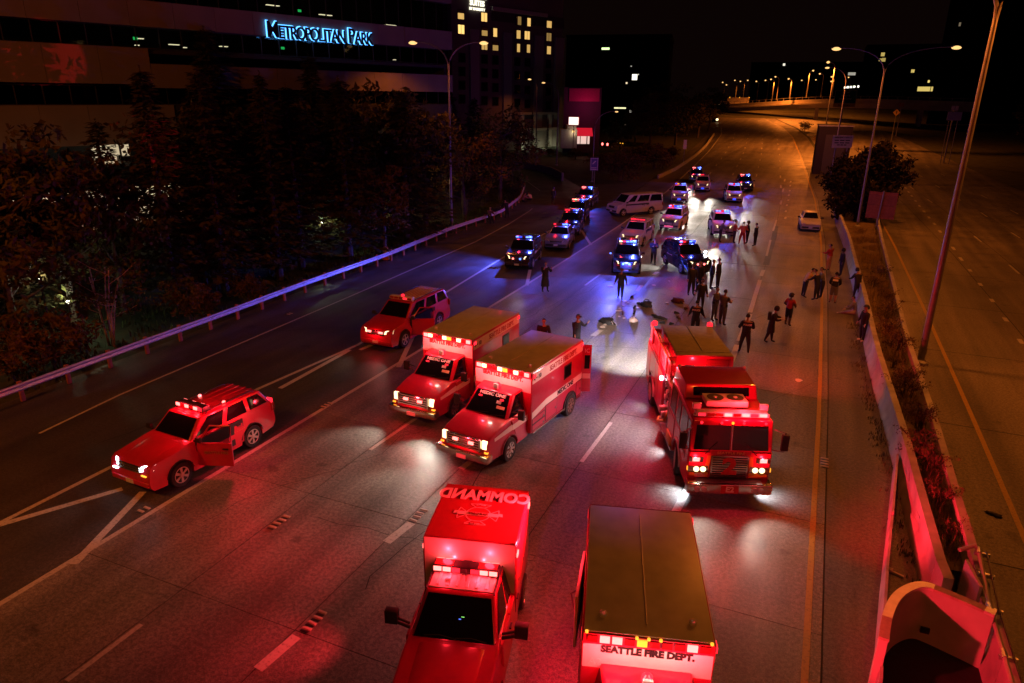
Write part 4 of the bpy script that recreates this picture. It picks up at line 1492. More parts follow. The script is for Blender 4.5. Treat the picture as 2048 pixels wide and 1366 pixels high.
for px, top, w, lab in [((850, 480), 172, 1.15, 'tall dark leafy tree just left of the twin armed street lamp'), ((905, 468), 180, 1.15, 'tall dark leafy tree directly behind the pole of the twin armed street lamp'), ((705, 520), 200, 1.0, 'tall dark leafy tree below the word PARK of the blue sign'), ((620, 540), 215, 1.0, 'tall dark leafy tree behind the added low lamp and grass patch'), ((500, 575), 215, 1.0, 'tall dark leafy tree left of the blue sign letters, behind the guard rail')]:
    p = G(*px) + Vector((-4.5, 0, 0))
    p.z = zt(p.x, p.y)
    tree('leafy_tree', lab, BRO[0 if px[0] % 2 else 2], 8.0, p, height_to(p, top), w, px[0], 'tall leafy trees before the office building')
for k, (X, Y, h, w) in enumerate([(-32, 62, 5.5, 1.2), (-34, 52, 6.5, 1.1), (-33, 30, 4.5, 1.2), (-35, 21, 6.0, 1.2), (-33, 44, 6, 1.1), (-39, 15, 6, 1.2)]):
    tree('leafy_tree', 'reddish lit leafy tree in the row just behind the guard rail', BRO[(k + 1) % 2], 8.0, Vector((X, Y, zt(X, Y))), h, w, k * 1.7, 'leafy trees along the guard rail')
p = G(222, 690)
tree('multi_stemmed_tree', 'small tree of several red lit stems close behind the guard rail', (STM[0][0].copy(), STM[0][1]), 5.0, p, 4.6, 1.0, .4)
for ch in bpy.data.objects['multi_stemmed_tree'].children:
    if ch.name.startswith('trunk'):
        ch.data.materials[0] = mat('lit_stem_bark', (.32, .2, .16), .8, var=.3, scale=8)  # paler, redder bark stands in for red light on the stems
for px, h, lab in [((120, 730), 2.6, 'low leafy shrub left of the red lit multi stemmed tree'), ((390, 640), 2.2, 'low leafy shrub behind the guard rail, right of the red lit stems'), ((40, 760), 2.2, 'low leafy shrub at the left edge of the picture behind the guard rail'), ((500, 600), 1.6, 'smallest shrub behind the guard rail, nearest the orange drum')]:
    p = G(*px)
    tree('shrub', lab, STM[1], 3.0, p, h, 1.1, h, 'shrubs behind the guard rail', 'shrub')
# lamps among the trees; the two low ones are added to light the greenery
for lab, X, Y, z, pw, colr in [('small lit garden lamp glowing inside the orange leafy tree', (805, 400), 430, 2.6, 320, (1, .62, .3)), ('small lit garden lamp behind the left dark trees, upper of two', (108, 500), 690, 3.0, 35, (1, .9, .7)),
                               ('low lamp added to light the grass patch under the broad conifer', (650, 500), 515, 2.4, 130, (.8, 1, .55)), ('low lamp added to light the leaves behind the red lit stems', (150, 640), 672, 1.6, 80, (.8, 1, .6))]:
    p = G(X[0], Y)
    t = thing('garden_lamp', lab, 'garden lamp', p)
    MB().tube([(0, 0, -.2), (0, 0, z)], .05, 6).build('post', M_trim, t)
    MB().ball((0, 0, z + .12), .08, 8).build('globe', emit('garden_globe', (1, .93, .75), 6), t)
    point(t, (0, 0, z + .32), colr, pw, .12)
# bank between the ramp and the far road
for k, (px, top, w, lab) in enumerate([((1240, 362), 300, 1.2, 'reddish shrub on the bank just behind the white passenger van'), ((1310, 338), 285, 1.2, 'reddish shrub at the near end of the long kerb wall'), ((1200, 345), 305, 1.1, 'shrub on the bank right of the purple lane arrow sign'), ((1342, 318), 292, 1.0, 'small shrub beside the middle of the long kerb wall'), ((1150, 318), 296, 1.3, 'shrub on the bank between the two tall lamp poles'), ((1275, 330), 290, 1.3, 'shrub on the bank behind and above the white van roof'), ((1100, 312), 296, 1.3, 'shrub on the bank above the low retaining wall of the ramp')]):
    p = G(*px)
    tree('shrub', lab, STM[1], 3.0, p, height_to(p, top), w, k * 1.1, 'shrubs on the bank', 'shrub')
for k, (px, top, w) in enumerate([((1300, 300), 185, 1.2), ((1350, 290), 190, 1.2), ((1395, 275), 185, 1.2), ((1240, 300), 235, 1.2), ((1418, 262), 175, 1.1), ((1330, 270), 165, 1.3), ((1270, 285), 215, 1.2)]):
    p = G(*px)
    tree('leafy_tree', 'black silhouette of a leafy tree left of the far bend of the road', BRO[[0, 2][k % 2]], 8.0, p, height_to(p, top), w, k, 'black trees left of the far road')
for px, top in [((1064, 292), 222), ((1095, 290), 235)]:
    p = at_depth(px[0], px[1], 134)
    p.z = .8
    tree('columnar_tree', 'narrow green lit columnar tree against the hotel columns, ' + ('left' if px[0] < 1080 else 'right') + ' of the two', CON[2], 12.0, p, height_to(p, top), .45, 0)
for k, (X, Y, h) in enumerate([(31, 60, 9), (33, 85, 10), (32, 110, 10), (35, 140, 11), (34, 40, 9), (38, 170, 11)]):
    tree('leafy_tree', 'dark leafy tree on the unlit bank right of the far carriageway', BRO[[0, 2][k % 2]], 8.0, Vector((X, Y, zt(X, Y))), h, 1.2, k, 'dark trees right of the carriageway')
# the big bush in the median
random.seed(31)
me = MB()
tr = MB()
for c, r in [((0, 0, 3.2), 2.3), ((-1.4, -.6, 2.4), 1.9), ((1.6, .4, 3.2), 2.1), ((.3, 1.0, 4.4), 1.6), ((-.8, -1.4, 1.6), 1.7), ((1.2, -1.0, 2.0), 1.9), ((-1.2, 1.2, 3.4), 1.5)]:
    tr.tube([(c[0] * .2, c[1] * .2, 0), (c[0] * .6, c[1] * .6, c[2] * .5), c], [.09, .06, .02], 6)
    for _ in range(24):
        q = Vector(c) + rnd_dir() * r * random.uniform(.3, 1)
        for _ in range(80):
            quad(me, q + rnd_dir() * random.uniform(.1, .7), rnd_dir(), rnd_dir(), random.uniform(.12, .24), random.uniform(.07, .14))
random.seed(77)
BRUSH = [broadleaf(1.0, .75, 60 + k, leaf_mat('dry_brush_leaves', (.10, .075, .04), (.20, .13, .065)), .02, .04, 9, .42) for k in range(3)]
for k in range(16):
    y = 18.3 + k * 2.1 + random.uniform(-.7, .7)
    a_, c_ = lerp_table(blt, y) + .3, lerp_table(brt, y) - .3
    x = a_ + (c_ - a_) * random.uniform(.45, .9)
    tree('dry_bush', 'scruffy dry brown bush in the weedy strip between the two concrete barriers', BRUSH[k % 3], 1.0, Vector((x, y, .38)), random.uniform(.5, 1.1), random.uniform(.8, 1.3), k, 'dry bushes between the barriers', 'bush')
mb_ = thing('bush', 'large dark bushy tree filling the median in front of the pink sign', 'bush', G(1706, 445) + Vector((.5, .5, .4)))
kk = height_to(G(1706, 445), 290) / 6.0
for nm, m, mm in (('stems', tr, M_bark), ('crown', me, leaf_mat('bush_leaves', (.012, .010, .006), (.028, .02, .01)))):
    o = m.build(nm, mm, mb_, smooth=0 if nm == 'crown' else 35)
    o.scale = (kk, kk, kk)
for px, h in [((1640, 330), 1.6), ((1655, 400), 1.8), ((1626, 290), 2.0), ((1600, 262), 2.6)]:
    p = G(*px)
    tree('shrub', 'amber lit shrub along the median edge of the far road', STM[1], 3.0, p + Vector((1.2, 0, 0)), h, 1.1, h, 'shrubs along the median edge', 'shrub')

# ================================================================ vehicles (x forward, y to the vehicle's own left)
WC = {}

def wheel(parent, x, y, r, w, rim=None, spokes=6, turn=0.0):
    rim = rim or M_alloy
    sd = 1 if y > 0 else -1
    key = (r, w, rim.name, spokes, sd)
    if key not in WC:
        t = MB().lathe([(r * .62, -w / 2), (r * .93, -w / 2), (r, -w * .36), (r, w * .36), (r * .93, w / 2), (r * .62, w / 2)], axis='y', n=28)
        m = MB()
        yo = sd * w * .5
        m.lathe([(r * .2, yo - sd * .03), (r * .62, yo - sd * .07)], axis='y', n=24, m=1)
        m.lathe([(r * .66, yo + sd * .008), (r * .6, yo + sd * .012), (r * .56, yo - sd * .03)], axis='y', n=24, caps=False)
        for k in range(spokes):
            R_ = Matrix.Rotation(2 * pi * k / spokes, 3, 'Y')
            q = [R_ @ Vector(p) for p in ((-r * .07, 0, r * .12), (r * .07, 0, r * .12), (r * .12, 0, r * .6), (-r * .12, 0, r * .6))]
            m.hexa([p + Vector((0, yo - sd * .05, 0)) for p in q], [p + Vector((0, yo + sd * .004, 0)) for p in q])
        h = MB().lathe([(r * .2, yo - sd * .03), (r * .2, yo + sd * .02), (r * .1, yo + sd * .03)], axis='y', n=12)
        WC[key] = (t.mesh('wheel', M_rubber), m.mesh('rim', [rim, M_trim]), h.mesh('hub', rim))
    a, b, c = WC[key]
    o = put('wheel', a, parent, (x, y, r), turn)
    put('rim', b, o)
    put('hub', c, o)
    return o

def arch(cx, cz, R, a0=180, a1=0, n=9):
    return [(cx + R * cos(rad(a0 + (a1 - a0) * i / n)), cz + R * sin(rad(a0 + (a1 - a0) * i / n))) for i in range(n + 1)]

def bil(a, b, c, d, u, v):
    return (Vector(a) * (1 - u) + Vector(b) * u) * (1 - v) + (Vector(d) * (1 - u) + Vector(c) * u) * v

def light_bar(parent, x, z, w, cells, front=M_glow_r, d=.30, h=.15, top=M_trim, name='light_bar'):
    """cells: a row of materials from the vehicle's right to its left"""
    b = MB()
    b.box((0, 0, h * .5 + .03), (d, w, h), tx=.8, ty=.97)
    for y in (-w * .38, w * .38):
        b.box((0, y, .015), (.1, .06, .05))
    o = b.build(name, top, parent, loc=(x, 0, z), bevel=.015)
    n = len(cells)
    cw = w * .96 / n
    for s in (1, -1):
        for i, m in enumerate(cells):
            if m is None:
                continue
            y = -w * .48 + cw * (i + .5)
            MB().b2(-.012, .012, -cw * .42, cw * .42, -h * .33, h * .33).build('lamp_module', m, o, loc=(s * d * .475, y, h * .52 + .03), smooth=0)
    return o

def car(name, label, cat, loc, ang, paint, L=5.0, Wd=1.96, H=1.74, wb=2.87, fo=.95, r=.375, nose=.98, cowl=1.16, belt=1.2,
        ws=.95, rf=.28, rr=-2.05, rg=-2.42, rw=.69, group=None, lights='white', bar=None, bar_y=None, clr=.26, boot=None, rack=False, rim=None,
        open_door=False, lettering=None, doors_paint=None, push=False, grille_lamps=None, roof_paint=None, spokes=5, windows=((.03, .37), (.42, .68), (.73, .96)), turn=0.0):
    root = thing(name, label, cat, loc, rad(ang), group)
    x0 = L / 2
    xf = x0 - fo
    xr = xf - wb
    R_ = r * 1.2
    rear_top = boot or belt
    out = [(x0 - .10, clr), (x0 - .015, clr + .14), (x0, .52), (x0 - .02, .70), (x0 - .07, nose - .10), (x0 - .2, nose), (xf - .0, nose + (cowl - nose) * .45), (ws + .25, cowl - .02), (ws, cowl)]
    if boot:
        out += [(rg, belt), (rg - .05, boot), (-x0 + .1, boot - .04), (-x0 + .02, boot - .2)]
    else:
        out += [(rg, belt), (-x0 + .08, belt - .04), (-x0 + .01, .95)]
    out += [(-x0, .6), (-x0 + .03, .42), (-x0 + .14, clr + .03), (xr - R_, clr)]
    out += arch(xr, r, R_)[1:-1] + [(xr + R_, clr), (xf - R_, clr)] + arch(xf, r, R_)[1:-1] + [(xf + R_, clr)]
    b = MB()
    hw = Wd / 2
    n = len(out)
    def yw(x, z):
        t = max(0, (abs(x) - x0 * .55) / (x0 * .45))
        return hw * (1 - .13 * t ** 2.2) * (1 - .05 * max(0, (.62 - z) / .4)) * (1 - .10 * max(0, (z - .8) / .4))
    lay = [(-1, 0), (1, 0)]
    for s, _ in lay:
        b.v += [(x, s * yw(x, z), z) for x, z in out]
    b.f = [tuple(range(n)), tuple(reversed(range(n, 2 * n)))] + [(i, i + n, (i + 1) % n + n, (i + 1) % n) for i in range(n)]
    b.m = [0] * len(b.f)
    def edge_ok(e):
        z = min(v.co.z for v in e.verts)
        same = abs(e.verts[0].co.y - e.verts[1].co.y) < .3
        return same and z > .5 and not any(abs(v.co.x - c) < R_ + .02 and v.co.z < r + R_ + .01 for v in e.verts for c in (xf, xr))
    body = b.build('body', paint, root, bevel=.07, seg=3, fn=edge_ok, smooth=40)
    # under-tray hides the daylight through the wheel arches
    MB().b2(-x0 + .3, x0 - .35, -hw + .32, hw - .32, .2, .75).build('underbody', M_trim, root, smooth=0)
    # glasshouse
    yb = hw * .90
    zl, zh = belt - .05, H
    lo = [(ws + .02, -yb * .93, cowl - .04), (ws + .02, yb * .93, cowl - .04), (rg, yb * .95, zl), (rg, -yb * .95, zl)]
    hi = [(rf, -rw * .95, zh - .02), (rf, rw * .95, zh - .02), (rr, rw, zh - .03), (rr, -rw, zh - .03)]
    g_ = MB()
    g_.hexa(lo, hi)
    g_.build('cabin', roof_paint or paint, root, bevel=.06, seg=3)
    mx = (rf + rr) / 2
    rm = MB()
    rm.hexa([(rf - .08, -rw * .8, zh - .03), (rf - .08, rw * .8, zh - .03), (rr + .08, rw * .82, zh - .035), (rr + .08, -rw * .82, zh - .035)],
            [(rf - .2, -rw * .7, zh + .02), (rf - .2, rw * .7, zh + .02), (rr + .2, rw * .7, zh + .012), (rr + .2, -rw * .7, zh + .012)])
    rm.build('roof', roof_paint or paint, root, bevel=.03)
    # windscreen, rear window, side windows
    q = [bil(lo[0], lo[1], hi[1], hi[0], u, v) for u, v in ((.05, .10), (.95, .10), (.93, .93), (.07, .93))]
    MB().slab(q, .012, off=.004).build('windscreen', M_glass, root, smooth=0)
    q = [bil(lo[2], lo[3], hi[3], hi[2], u, v) for u, v in ((.07, .18), (.93, .18), (.9, .88), (.1, .88))]
    MB().slab(q, .012, off=.004).build('rear_window', M_glass, root, smooth=0)
    for s in (1, -1):
        A, B_, C_, D_ = ((lo[1], lo[2], hi[2], hi[1]) if s > 0 else (lo[0], lo[3], hi[3], hi[0]))
        for k, (u0, u1) in enumerate(windows):
            t0 = .16
            q = [bil(A, B_, C_, D_, u, v) for u, v in ((u0 + (.03 if k == 0 else 0), t0), (u1, t0), (u1 - (.03 if k == len(windows) - 1 else 0), .9), (u0 + (.02 if k else .10), .9))]
            if s < 0:
                q = [q[1], q[0], q[3], q[2]]
            MB().slab(q, .012, off=.004).build('window', M_glass, root, smooth=0)
        # door skins a few millimetres proud, with handles
        dx = [(ws - .12, (ws + rg) * .42 + .02), ((ws + rg) * .42 - .02, max(xr + R_ * .72, rg + .45))]
        for k, (a, c) in enumerate(dx):
            if c > a - .3:
                continue
            if open_door and s > 0 and k == 0:
                MB().b2(c, a, hw * .93, hw * .985 + .012, clr + .16, belt - .02).build('door_shade_panel', M_trim, root, smooth=0)  # black panel stands in for the shade inside the open doorway
                continue
            z0, z1 = clr + .12, belt - .06
            y0 = s * (hw - .03)
            dm = MB()
            inn = s * (yw(a, 1.0) - .03)
            dm.hexa([(c, s * (hw * .97 - .04), z0), (a, s * (hw * .97 - .04), z0), (a, s * (hw * .97 + .006), z0), (c, s * (hw * .97 + .006), z0)],
                    [(c, s * (hw * .94 - .04), z1), (a, s * (hw * .94 - .04), z1), (a, s * (hw * .94 + .012), z1), (c, s * (hw * .94 + .012), z1)])
            # mid swell
            MB().b2(c - .016, a + .016, s * (hw * .92), s * (hw * .955 + .001), z0 - .016, z1 + .012).build('door_seam', M_trim, root, smooth=0)
            d_ = dm.build('door', doors_paint or paint, root, bevel=.012, seg=1)
            MB().b2(c + .1, c + .26, s * (hw * .95 + .005), s * (hw * .95 + .04), z1 - .16, z1 - .12).build('handle', M_trim, d_, smooth=0)
        mi = MB()
        mi.box((ws - .12, s * (hw + .10), cowl + .08), (.12, .22, .15), tx=.8, ty=.9)
        mi.box((ws - .1, s * (hw - .03), cowl + .02), (.06, .12, .06))
        mi.build('mirror', M_trim, root, bevel=.02)
        for cx in (xf, xr):
            pts = [(x, s * (yw(cx, r) + .008), z) for x, z in arch(cx, r, R_ + .01, 172, 8, 10)]
            MB().tube(pts, .022, 5).build('arch_trim', M_trim, root)
            wheel(root, cx, s * (hw - .13), r, .24, rim, spokes, turn if cx == xf else 0)
        # lamps
        zl0 = nose - .22
        hl = MB()
        hl.hexa([(x0 - .08, s * hw * .48, zl0), (x0 - .26, s * hw * .86, zl0 + .03), (x0 - .45, s * hw * .80, zl0 + .03), (x0 - .3, s * hw * .5, zl0)],
                [(x0 - .10, s * hw * .54, zl0 + .15), (x0 - .36, s * hw * .86, zl0 + .20), (x0 - .5, s * hw * .80, zl0 + .20), (x0 - .3, s * hw * .54, zl0 + .15)])
        lm = {'white': M_glow_w, 'cool': M_glow_c, 'off': M_alloy}[lights]
        for v_ in range(len(hl.v)):
            x, y, z = hl.v[v_]
            hl.v[v_] = (x + .085, y, z)
        hl.build('headlight', lm, root, smooth=0)
        tl = MB()
        tl.box((-x0 + .05, s * hw * .80, belt - .22), (.12, .16, .3))
        tl.build('tail_light', M_lens_r, root, bevel=.02)
    # grille, bumper, plate
    gr = MB().b2(x0 - .12, x0 + .012 - .03, -hw * .46, hw * .46, nose - .32, nose - .10)
    go = gr.build('grille', M_trim, root, bevel=.02)
    for k in range(3):
        MB().b2(x0 - .05, x0 - .008, -hw * .45, hw * .45, nose - .29 + k * .075, nose - .262 + k * .075).build('grille_bar', M_chrome if paint is not M_black else M_trim, go, smooth=0)
    MB().b2(x0 - .22, x0 + .035, -hw * .80, hw * .80, clr + .12, clr + .27).build('bumper', paint if paint is M_red else M_trim, root, bevel=.03)
    MB().b2(-x0 - .03, -x0 + .2, -hw * .82, hw * .82, clr + .14, clr + .3).build('rear_bumper', M_trim, root, bevel=.03)
    MB().b2(x0 + .036, x0 + .046, -.16, .16, clr + .13, clr + .27).build('number_plate', M_plate, root, smooth=0)
    if rack:
        for s in (1, -1):
            MB().tube([(rf - .25, s * rw * .86, zh - .02), (rf - .35, s * rw * .86, zh + .05), (rr + .3, s * rw * .86, zh + .04), (rr + .2, s * rw * .86, zh - .02)], .022, 6).build('roof_rail', M_trim, root)
    if push:
        pb = MB()
        for y in (-.35, .35):
            pb.b2(x0 + .04, x0 + .12, y - .03, y + .03, clr + .1, nose - .05)
        for z in (clr + .3, nose - .1):
            pb.b2(x0 + .05, x0 + .11, -.32, .32, z - .03, z + .03)
        pb.build('push_bumper', M_trim, root, smooth=0)
    if grille_lamps:
        for y, m in grille_lamps:
            MB().ball((x0 + .07, y, nose - .2), .075, 8, sx=.5).build('warning_lamp', m, root)
    if bar:
        light_bar(root, rf - .38, zh + .015, 1.25, bar)
    if lettering:
        s_, size, m_, x_, z_ = lettering
        for s in (1, -1):
            text(s_, size, m_, root, (x_, s * (hw * .955 + .02), z_), (-s, 0, 0), (0, 0, 1))
    root['dims'] = (x0, hw, nose, zh, rf, xf, xr, belt)
    return root

def head_beams(root, L, y, z, power, col=WHITE, ang=70, down=.16):
    for s in (1, -1):
        spot(root, (L / 2 + .12, s * y, z), (1, s * .06, -down), col, power, ang, 1.0, .07)

def plan(px, py, ang, fwd=0.0, left=0.0):
    """ground point for a vehicle whose point (fwd, left) touches the ground at that pixel"""
    p = G(px, py)
    c, s = cos(rad(ang)), sin(rad(ang))
    x, y = p.x - (c * fwd - s * left), p.y - (s * fwd + c * left)
    return (x, y, zt(x, y))

# ---------------------------------------------------------------- red command wagon with its door open, left front
a = -92.5
xf = 2.52 - .98
ex = car('fire_suv', 'red fire department sport utility wagon, driver door swung open, left of the lane line', 'car', plan(362, 970, a, xf, .86), a, M_red,
         L=5.04, Wd=2.0, H=1.78, wb=2.87, fo=.98, r=.39, lights='cool', open_door=True, spokes=6, rack=True, ws=1.0, rf=.40, nose=1.08, cowl=1.22, belt=1.24, rw=.74)
root = ex
RM = [M_glow_r, M_trim, M_glow_r, M_glow_r, M_trim, M_glow_r]
light_bar(ex, .05, 1.80, 1.22, [M_glow_r, M_lens_r, M_glow_r, M_lens_r, M_glow_r, M_glow_r2], d=.32)
dg = MB()
dl = 1.12
dg.hexa([(0, -.06, .40), (-dl, -.06, .40), (-dl, 0, .40), (0, 0, .40)], [(0, -.11, 1.16), (-dl, -.09, 1.18), (-dl, -.02, 1.18), (0, -.04, 1.16)])
hinge = dg.build('open_door', M_red, ex, loc=(.92, .985, 0), rz=rad(-66), bevel=.02)
fr = MB()
fr.tube([(-.04, -.07, 1.16), (-.42, -.2, 1.68), (-1.05, -.2, 1.70), (-dl + .02, -.06, 1.17)], .03, 5)
fr.build('window_frame', M_red, hinge)
MB().slab([(-.10, -.085, 1.18), (-dl + .07, -.06, 1.18), (-1.03, -.2, 1.67), (-.44, -.2, 1.67)], .008).build('pane', M_clearglass, hinge, smooth=0)
MB().b2(-dl + .1, -dl + .28, 0, .04, .98, 1.02).build('handle', M_trim, hinge)
MB().b2(-1.0, -.2, -.16, -.10, .45, 1.1).build('door_lining', M_trim, hinge, smooth=0)
text('SEATTLE FIRE', .13, M_gold, hinge, (-.62, .004, .86), (-1, 0, 0), (0, .05, 1), 'lettering', .003)
text('SEATTLE FIRE', .14, M_gold, ex, (-.62, .985, .80), (-1, 0, 0), (0, 0, 1))
for s in (1, -1):
    MB().ball((-.7, s * .55, 1.82), .06, 8).build('roof_lamp', M_glow_r, ex)
    MB().b2(2.2, 2.46, s * .52 - .06, s * .52 + .16, .60, .66).build('bumper_trim', M_trim, ex, smooth=0)
    MB().b2(2.38, 2.53, s * .62 - .10, s * .62 + .10, .72, .755).build('indicator', M_glow_a if s > 0 else M_glow_c, ex, smooth=0)
for k, y in enumerate((-.42, -.15, .15, .42)):
    MB().b2(-2.0, .1, y - .02, y + .02, 1.785, 1.80).build('roof_rib', M_red, ex, smooth=0)
hp = MB()
hp.hexa([(2.25, -.55, 1.075), (2.25, .55, 1.075), (1.1, .62, 1.20), (1.1, -.62, 1.20)], [(2.15, -.42, 1.12), (2.15, .42, 1.12), (1.15, .5, 1.245), (1.15, -.5, 1.245)])
hp.build('bonnet', M_red, ex, bevel=.02)
wl = MB().lathe([(.17, -.012), (.185, 0), (.17, .012)], n=16)
o = wl.build('steering_wheel', M_trim, ex, loc=(.55, .38, 1.2))
o.rotation_euler.y = rad(60)
MB().b2(-2.5, -2.44, .62, .84, 1.0, 1.32).build('tail_lamp_lit', M_glow_r2, ex, smooth=0)
point(ex, (.30, .3, 2.02), RED, 25, .05)
point(ex, (.30, -.3, 2.02), RED, 25, .05)
point(ex, (-.5, 1.3, 2.0), RED, 190, .08)
spot(ex, (.0, -.8, 2.05), (-.15, -1, .24), RED, 10, 12, .3, .04)
head_beams(ex, 5.04, .72, .78, 18, COOL)

# ---------------------------------------------------------------- red utility wagon behind it, door open too
a = -91
th = car('fire_suv', 'long red fire department utility wagon, its driver door open, beside the rear ambulance', 'car', plan(806, 694, a, 2.79 - .98, .86), a, M_red,
         L=5.55, Wd=2.02, H=1.88, wb=3.2, fo=.98, r=.40, nose=1.08, cowl=1.25, belt=1.3, ws=1.35, rf=.62, rr=-2.4, rg=-2.68, rw=.74, open_door=True, rack=True)
light_bar(th, .42, 1.89, 1.3, [M_lens_r, M_lens_r, M_lens_r, M_glow_r2, M_lens_r], d=.3, top=M_roofw)
MB().lathe([(.09, 0), (.09, .1), (.05, .15)], n=10).build('beacon', M_glow_r2, th, loc=(.42, .05, 2.03))
for y in (-.35, .3):
    MB().b2(2.76, 2.81, y - .11, y + .11, .88, .96).build('warning_lamp', M_glow_r, th, smooth=0)
dg = MB()
dg.hexa([(0, -.06, .44), (-1.1, -.06, .44), (-1.1, 0, .44), (0, 0, .44)], [(0, -.11, 1.24), (-1.1, -.09, 1.26), (-1.1, -.02, 1.26), (0, -.04, 1.24)])
hinge = dg.build('open_door', M_red, th, loc=(1.2, 1.0, 0), rz=rad(-62), bevel=.02)
MB().tube([(-.04, -.07, 1.24), (-.4, -.18, 1.76), (-1.02, -.18, 1.78), (-1.08, -.06, 1.25)], .03, 5).build('window_frame', M_red, hinge)
MB().slab([(-.10, -.085, 1.26), (-1.03, -.06, 1.26), (-1.0, -.18, 1.75), (-.42, -.18, 1.75)], .008).build('pane', M_clearglass, hinge, smooth=0)
for k in range(7):
    MB().b2(-2.2, .1, -.5 + k * .165, -.45 + k * .165, 1.885, 1.905).build('roof_rib', M_roofw, th, smooth=0)
head_beams(th, 5.55, .72, .86, 40)
point(th, (2.95, 0, .95), RED, 20, .05)
spot(th, (1.25, 1.3, .5), (-.2, .9, -.5), COOL, 50, 80, .8, .05)

# ---------------------------------------------------------------- ambulances
M_band = mat('white_reflective_band', (.72, .68, .64), .6, var=.04, spec=.1)

def ambulance(label, loc, ang, roof=M_roofw, unit='M1', open_rear=True, cells=None, papers=True, glow=1.0):
    t = thing('ambulance', label, 'ambulance', loc, rad(ang))
    BW, BT, BB = 1.13, 2.70, .48
    b = MB().b2(-2.0, 2.0, -BW, BW, BB, BT)
    b.build('box', M_red, t, bevel=.045)
    MB().b2(-1.97, 1.97, -BW + .035, BW - .035, BT + .001, BT + .028).build('roof', roof, t, bevel=.01)
    MB().b2(-2.0, 2.0, -.9, .9, .3, BB - .003).build('chassis', M_trim, t, smooth=0)
    MB().tube([(-1.7, -.02, BT + .045), (1.7, -.02, BT + .045)], .012, 5).build('roof_seam', roof, t)
    for s in (1, -1):
        e = s * (BW + .004)
        MB().b2(-1.96, 1.96, e - .004, e + .004, 2.30, BT - .05).build('upper_band', M_band, t, smooth=0)
        # band that steps down towards the cab
        st = MB()
        st.slab([(-1.95, e, 1.18), (.95, e, 1.18), (.95, e, 1.42), (-1.95, e, 1.42)], .004, off=.006 if s < 0 else -.012)
        st.slab([(.95, e, 1.18), (1.96, e, 1.02), (1.96, e, 1.26), (.95, e, 1.42)], .004, off=.006 if s < 0 else -.012)
        st.build('lower_band', M_band, t, smooth=0)
        text('SEATTLE FIRE DEPT.', .27, M_ink, t, (-.35, e + s * .008, 2.46), (-s, 0, 0), (0, 0, 1), squeeze=.92, fat=.006)
        text('MEDIC ONE', .24, M_inkk, t, (-.55, e + s * .016, 1.30), (-s, 0, 0), (0, 0, 1), fat=.008)
        text('4 \u2022 10', .22, M_inkk, t, (1.62, e + s * .008, 2.46), (-s, 0, 0), (0, 0, 1), fat=.006)
        # window, door and locker outlines
        w_ = MB().b2(-1.02, -.42, e - .02, e + .012, 1.62, 2.16).build('window_frame', M_trim, t, bevel=.04)
        MB().b2(-.97, -.47, e + s * .012 - .003, e + s * .012 + .003, 1.67, 2.11).build('pane', M_glass, w_, smooth=0)
        for x0, x1, z0, z1 in ((1.02, 1.92, .56, .76), (1.02, 1.92, .81, 1.0), (.1, .95, .56, 1.14), (-1.93, -1.52, .56, 1.14)):
            d = MB()
            d.b2(x0, x1, e - .01, e + .008, z0, z1)
            MB().b2(x0 - .02, x1 + .02, e - .012, e + .0035, z0 - .02, z1 + .02).build('door_seam', M_trim, t, smooth=0)
            o = d.build('locker_door', M_red, t, bevel=.012, seg=1)
            MB().lathe([(.05, 0), (.05, .02)], axis='y', n=10).build('handle', M_chrome, o, loc=(x0 + .12, e + s * .012 - .01, (z0 + z1) / 2 - .05))
        MB().b2(-1.9, 1.9, e - .03, e + .03, BB - .05, BB).build('rub_rail', M_chrome, t, smooth=0)
        pts = [(x, s * (BW + .012), z) for x, z in arch(-.98, .42, .53, 176, 4, 12)]
        MB().tube(pts, .03, 5).build('arch_trim', M_trim, t)
        ad = MB()
        ad.v = [(x, e + s * .009, z) for x, z in arch(-.98, .42, .52, 188, -8, 14)]
        ad.f = [tuple(range(15))]
        ad.m = [0]
        ad.build('wheel_shade_disc', M_trim, t, smooth=0)  # flat black disc in place of the shaded wheel recess
        wheel(t, -.98, s * (BW - .10), .42, .3, M_chrome, 8)
        for x in (-1.86, 1.86):
            MB().b2(x - .09, x + .09, e - .01, e + .03, BT - .2, BT - .08).build('corner_lamp', M_glow_r2, t, smooth=0)
        MB().lathe([(.07, 0), (.07, .06), (.03, .09)], n=10).build('roof_lamp', M_band, t, loc=(1.55, s * .78, BT + .028))
    # row of warning lamps along the front of the roof
    cells = cells or [M_glow_r, M_lens_r, M_glow_w, M_lens_r, M_glow_a, M_glow_w, M_lens_r, M_lens_r, M_glow_w, M_glow_r]
    n = len(cells)
    for x, sg_ in ((2.0, 1), (-2.0, -1)):
        hs_ = MB().b2(x - .01, x + .02 * sg_, -BW + .03, BW - .03, BT - .17, BT + .012).build('lamp_row', M_red_dark, t, smooth=0)
        for i, m in enumerate(cells):
            y = (BW - .08) - (2 * BW - .16) * (i + .5) / n
            MB().b2(x + sg_ * .02, x + sg_ * .05, y - .085, y + .085, BT - .14, BT - .012).build('lamp_module', m, hs_, smooth=0)
    MB().b2(2.0, 2.006, -BW + .03, BW - .03, 1.98, BT - .22).build('front_band', M_band, t, smooth=0)
    text('SEATTLE FIRE DEPT.', .19, M_inkk if unit == 'A2' else M_ink, t, (2.011, 0, BT - .30), (0, 1, 0), (0, 0, 1), squeeze=.95, fat=.012)
    text(unit, .2, M_inkw, t, (2.008, -.88, BT - .60), (0, 1, 0), (0, 0, 1))
